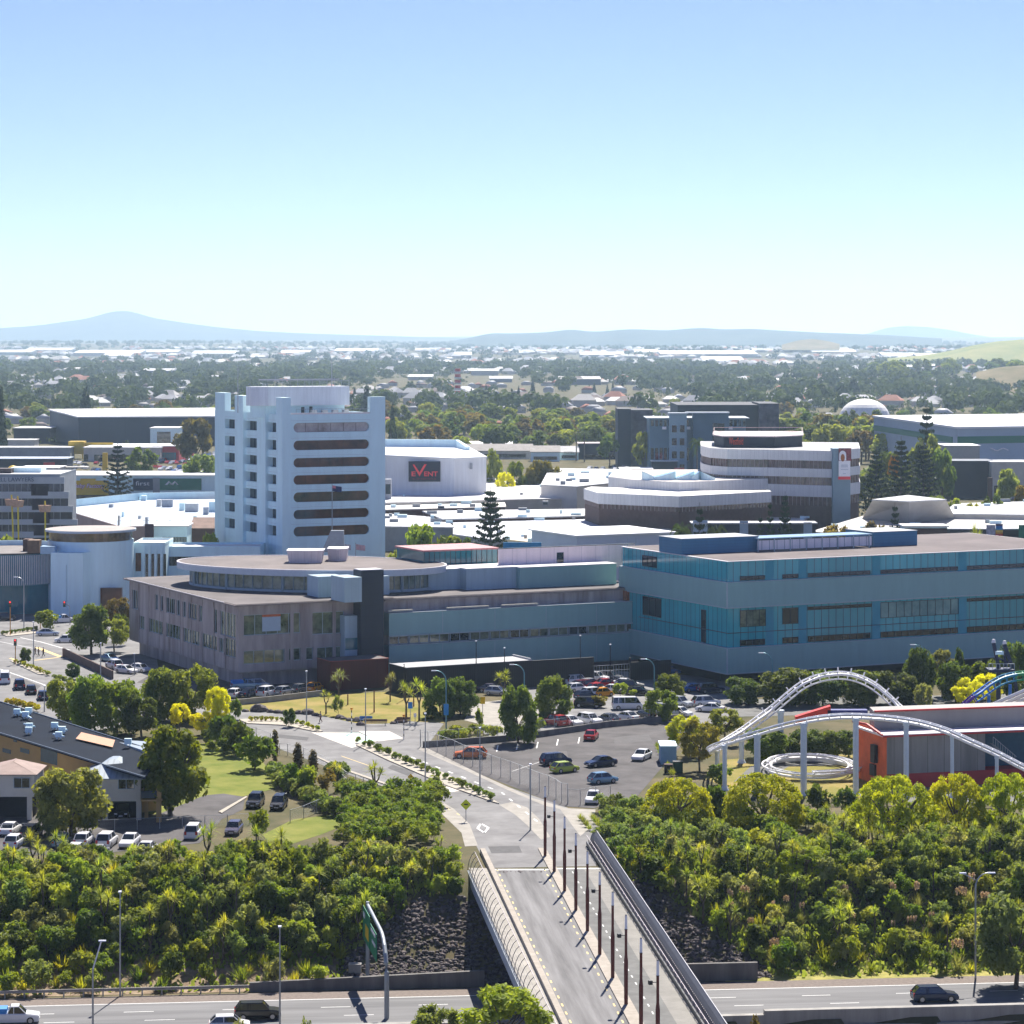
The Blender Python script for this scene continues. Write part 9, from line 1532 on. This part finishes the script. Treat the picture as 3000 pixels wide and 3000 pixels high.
p = Vector((xat(1341, 2450), 2450)); t = thing('water_tower', 'red and white banded mast tower rising among the far trees', 'tower', (p.x, p.y, 0)); zt = zat(1080, 2450)
for k in range(5): MB().cyl(p.x, p.y, zt-4-k*5, zt-k*5-2.6, 3.4, 3.4, 10).build('white_band', HR[0], t); MB().cyl(p.x, p.y, zt-2.6-k*5, zt-k*5, 2.6, 2.6, 10).build('red_band', mat('far_red', (.5, .06, .06), .7), t)
MB().cyl(p.x, p.y, 0, zt-24, 1.0, n=8).build('shaft', HR[1], t)
# the rest of the suburb: too many to count, one object each
n = 9000; Y = np.sqrt(qs.uniform(2300**2, 10500**2, n)); X = (qs.uniform(-90, 3090, n)-CX)/F*Y; kp = (np.sin(X/170+Y/310)+np.sin(X/95-Y/240+2)+np.sin(Y/180+1)) > .75; X, Y = X[kp], Y[kp]; n = len(X); an = qs.choice([.1, .5, 1.9, -.4], n); k = qs.uniform(.85, 1.5, n)*(1+.25*(Y > 5000))
hv = np.array([(x*6.5, y*4.2, z) for z in (0, 2.8) for x, y in ((-1, -1), (1, -1), (1, 1), (-1, 1))]+[(-7, -4.7, 2.8), (7, -4.7, 2.8), (7, 4.7, 2.8), (-7, 4.7, 2.8), (-3.2, 0, 5.2), (3.2, 0, 5.2)]); hf = np.array([(0, 1, 5, 4), (1, 2, 6, 5), (2, 3, 7, 6), (3, 0, 4, 7), (8, 9, 13, 12), (9, 10, 13, 13), (10, 11, 12, 13), (11, 8, 12, 12)])
c, s = np.cos(an), np.sin(an); Vh = np.empty((n, 14, 3)); Zg_ = hgt(X, Y); hk = k*qs.uniform(.95, 1.6, n)
Vh[:, :, 0] = X[:, None]+k[:, None]*(hv[None, :, 0]*c[:, None]-hv[None, :, 1]*s[:, None]); Vh[:, :, 1] = Y[:, None]+k[:, None]*(hv[None, :, 0]*s[:, None]+hv[None, :, 1]*c[:, None]); Vh[:, :, 2] = Zg_[:, None]+hk[:, None]*hv[None, :, 2]
tri = np.array([0, 1, 2, 3, 4, 6]); quad = (hf[None, tri]+14*np.arange(n)[:, None, None]).reshape(-1, 4); gab = np.concatenate([(np.array([[9, 10, 13]])+14*np.arange(n)[:, None]), (np.array([[11, 8, 12]])+14*np.arange(n)[:, None])])
me = bpy.data.meshes.new('far_houses'); me.from_pydata(Vh.reshape(-1, 3).tolist(), [], quad.tolist()+gab.tolist()); me.materials.append(HWALL); col = qs.choice(5, n, p=[.45, .2, .1, .08, .17])+1
for m in HR: me.materials.append(m)
mi = np.zeros(len(quad)+len(gab), np.int32); mq = mi[:len(quad)].reshape(n, 6); mq[:, 4] = col; mq[:, 5] = col; mi[len(quad):] = np.tile(col, 2); me.polygons.foreach_set('material_index', mi); o = bpy.data.objects.new('far_houses', me); COL.objects.link(o); tag(o, 'scattered pale roofs of the endless far suburb out to the hills', None, None, 'stuff')
def fartrees(name, lab, n, y0, y1, h0, h1, nl, m, seed, ls):
    r = np.random.default_rng(seed); Y = np.sqrt(r.uniform(y0**2, y1**2, n)); X = (r.uniform(-90, 3090, n)-CX)/F*Y; kp = np.array([not any(a-30 < x < c+30 and e-1300 < y < e+d_ and r.random() < .93 for a, c, e, d_ in WR) for x, y in zip(X, Y)]); X, Y = X[kp], Y[kp]; n = len(X); h = r.uniform(h0, h1, n); w = h*r.uniform(.4, .8, n); Zg_ = hgt(X, Y); N = n*nl; T_ = np.repeat(np.arange(n), nl); d = r.normal(size=(N, 3)); d[:, 2] = np.abs(d[:, 2])*.9-.25; d /= np.linalg.norm(d, axis=1)[:, None]
    lump = 1+.25*np.sin(d[:, 0]*5+T_)*np.cos(d[:, 1]*6+2*T_); p = np.stack([X[T_], Y[T_], Zg_[T_]+h[T_]*.5], -1)+d*np.stack([w[T_]*lump, w[T_]*lump, h[T_]*.5*lump], -1)*(.7+.3*r.random(N))[:, None]
    nn = d+r.normal(size=(N, 3))*.5; nn /= np.linalg.norm(nn, axis=1)[:, None]; a = np.cross(nn, r.normal(size=(N, 3))); a /= np.linalg.norm(a, axis=1)[:, None]; b_ = np.cross(nn, a); s = (ls*h[T_]*(.6+.8*r.random(N)))[:, None]
    V_ = np.stack([p-a*s, p-b_*s, p+a*s, p+b_*s], 1).reshape(-1, 3); o = bpy.data.objects.new(name, npmesh(name, V_, np.arange(4*N).reshape(N, 4), m)); COL.objects.link(o); tag(o, lab, None, None, 'stuff')
def farmat(nm, a, b): return mat(nm, a, .8, sc=.03, c2=b, spec=.1, tl=.2)
fartrees('far_trees', 'dark and mid green trees scattered through the far suburb', 2000, 1960, 5200, 7, 19, 150, farmat('far_leaf_a', (.014, .04, .018), (.12, .165, .045)), 1, .11)
fartrees('far_trees', 'tree clumps fading blue towards the hills', 2700, 4600, 14500, 8, 19, 60, farmat('far_leaf_b', (.02, .045, .025), (.08, .115, .05)), 2, .13)
fartrees('far_shrubs', 'low garden shrubs between the far houses', 5200, 1450, 5200, 2.2, 5, 26, farmat('far_leaf_c', (.04, .065, .02), (.13, .16, .045)), 3, .15)
# ================================================================== haze
hz = bpy.data.materials.new('haze_air'); hz.use_nodes = True; t = hz.node_tree; t.nodes.remove(t.nodes['Principled BSDF'])
pv = t.nodes.new('ShaderNodeVolumePrincipled'); pv.inputs['Color'].default_value = (0.60, 0.81, 1.0, 1); pv.inputs['Density'].default_value = 0.000058
pv.inputs['Anisotropy'].default_value = 0.45
t.links.new(pv.outputs[0], t.nodes['Material Output'].inputs['Volume'])
b = MB(); b.box(-30000, -30, -12, 30000, 25500, 420); hb = b.build('haze', hz); hb['kind'] = 'stuff'; hb['label'] = 'thin pale blue haze over the whole city and far hills'
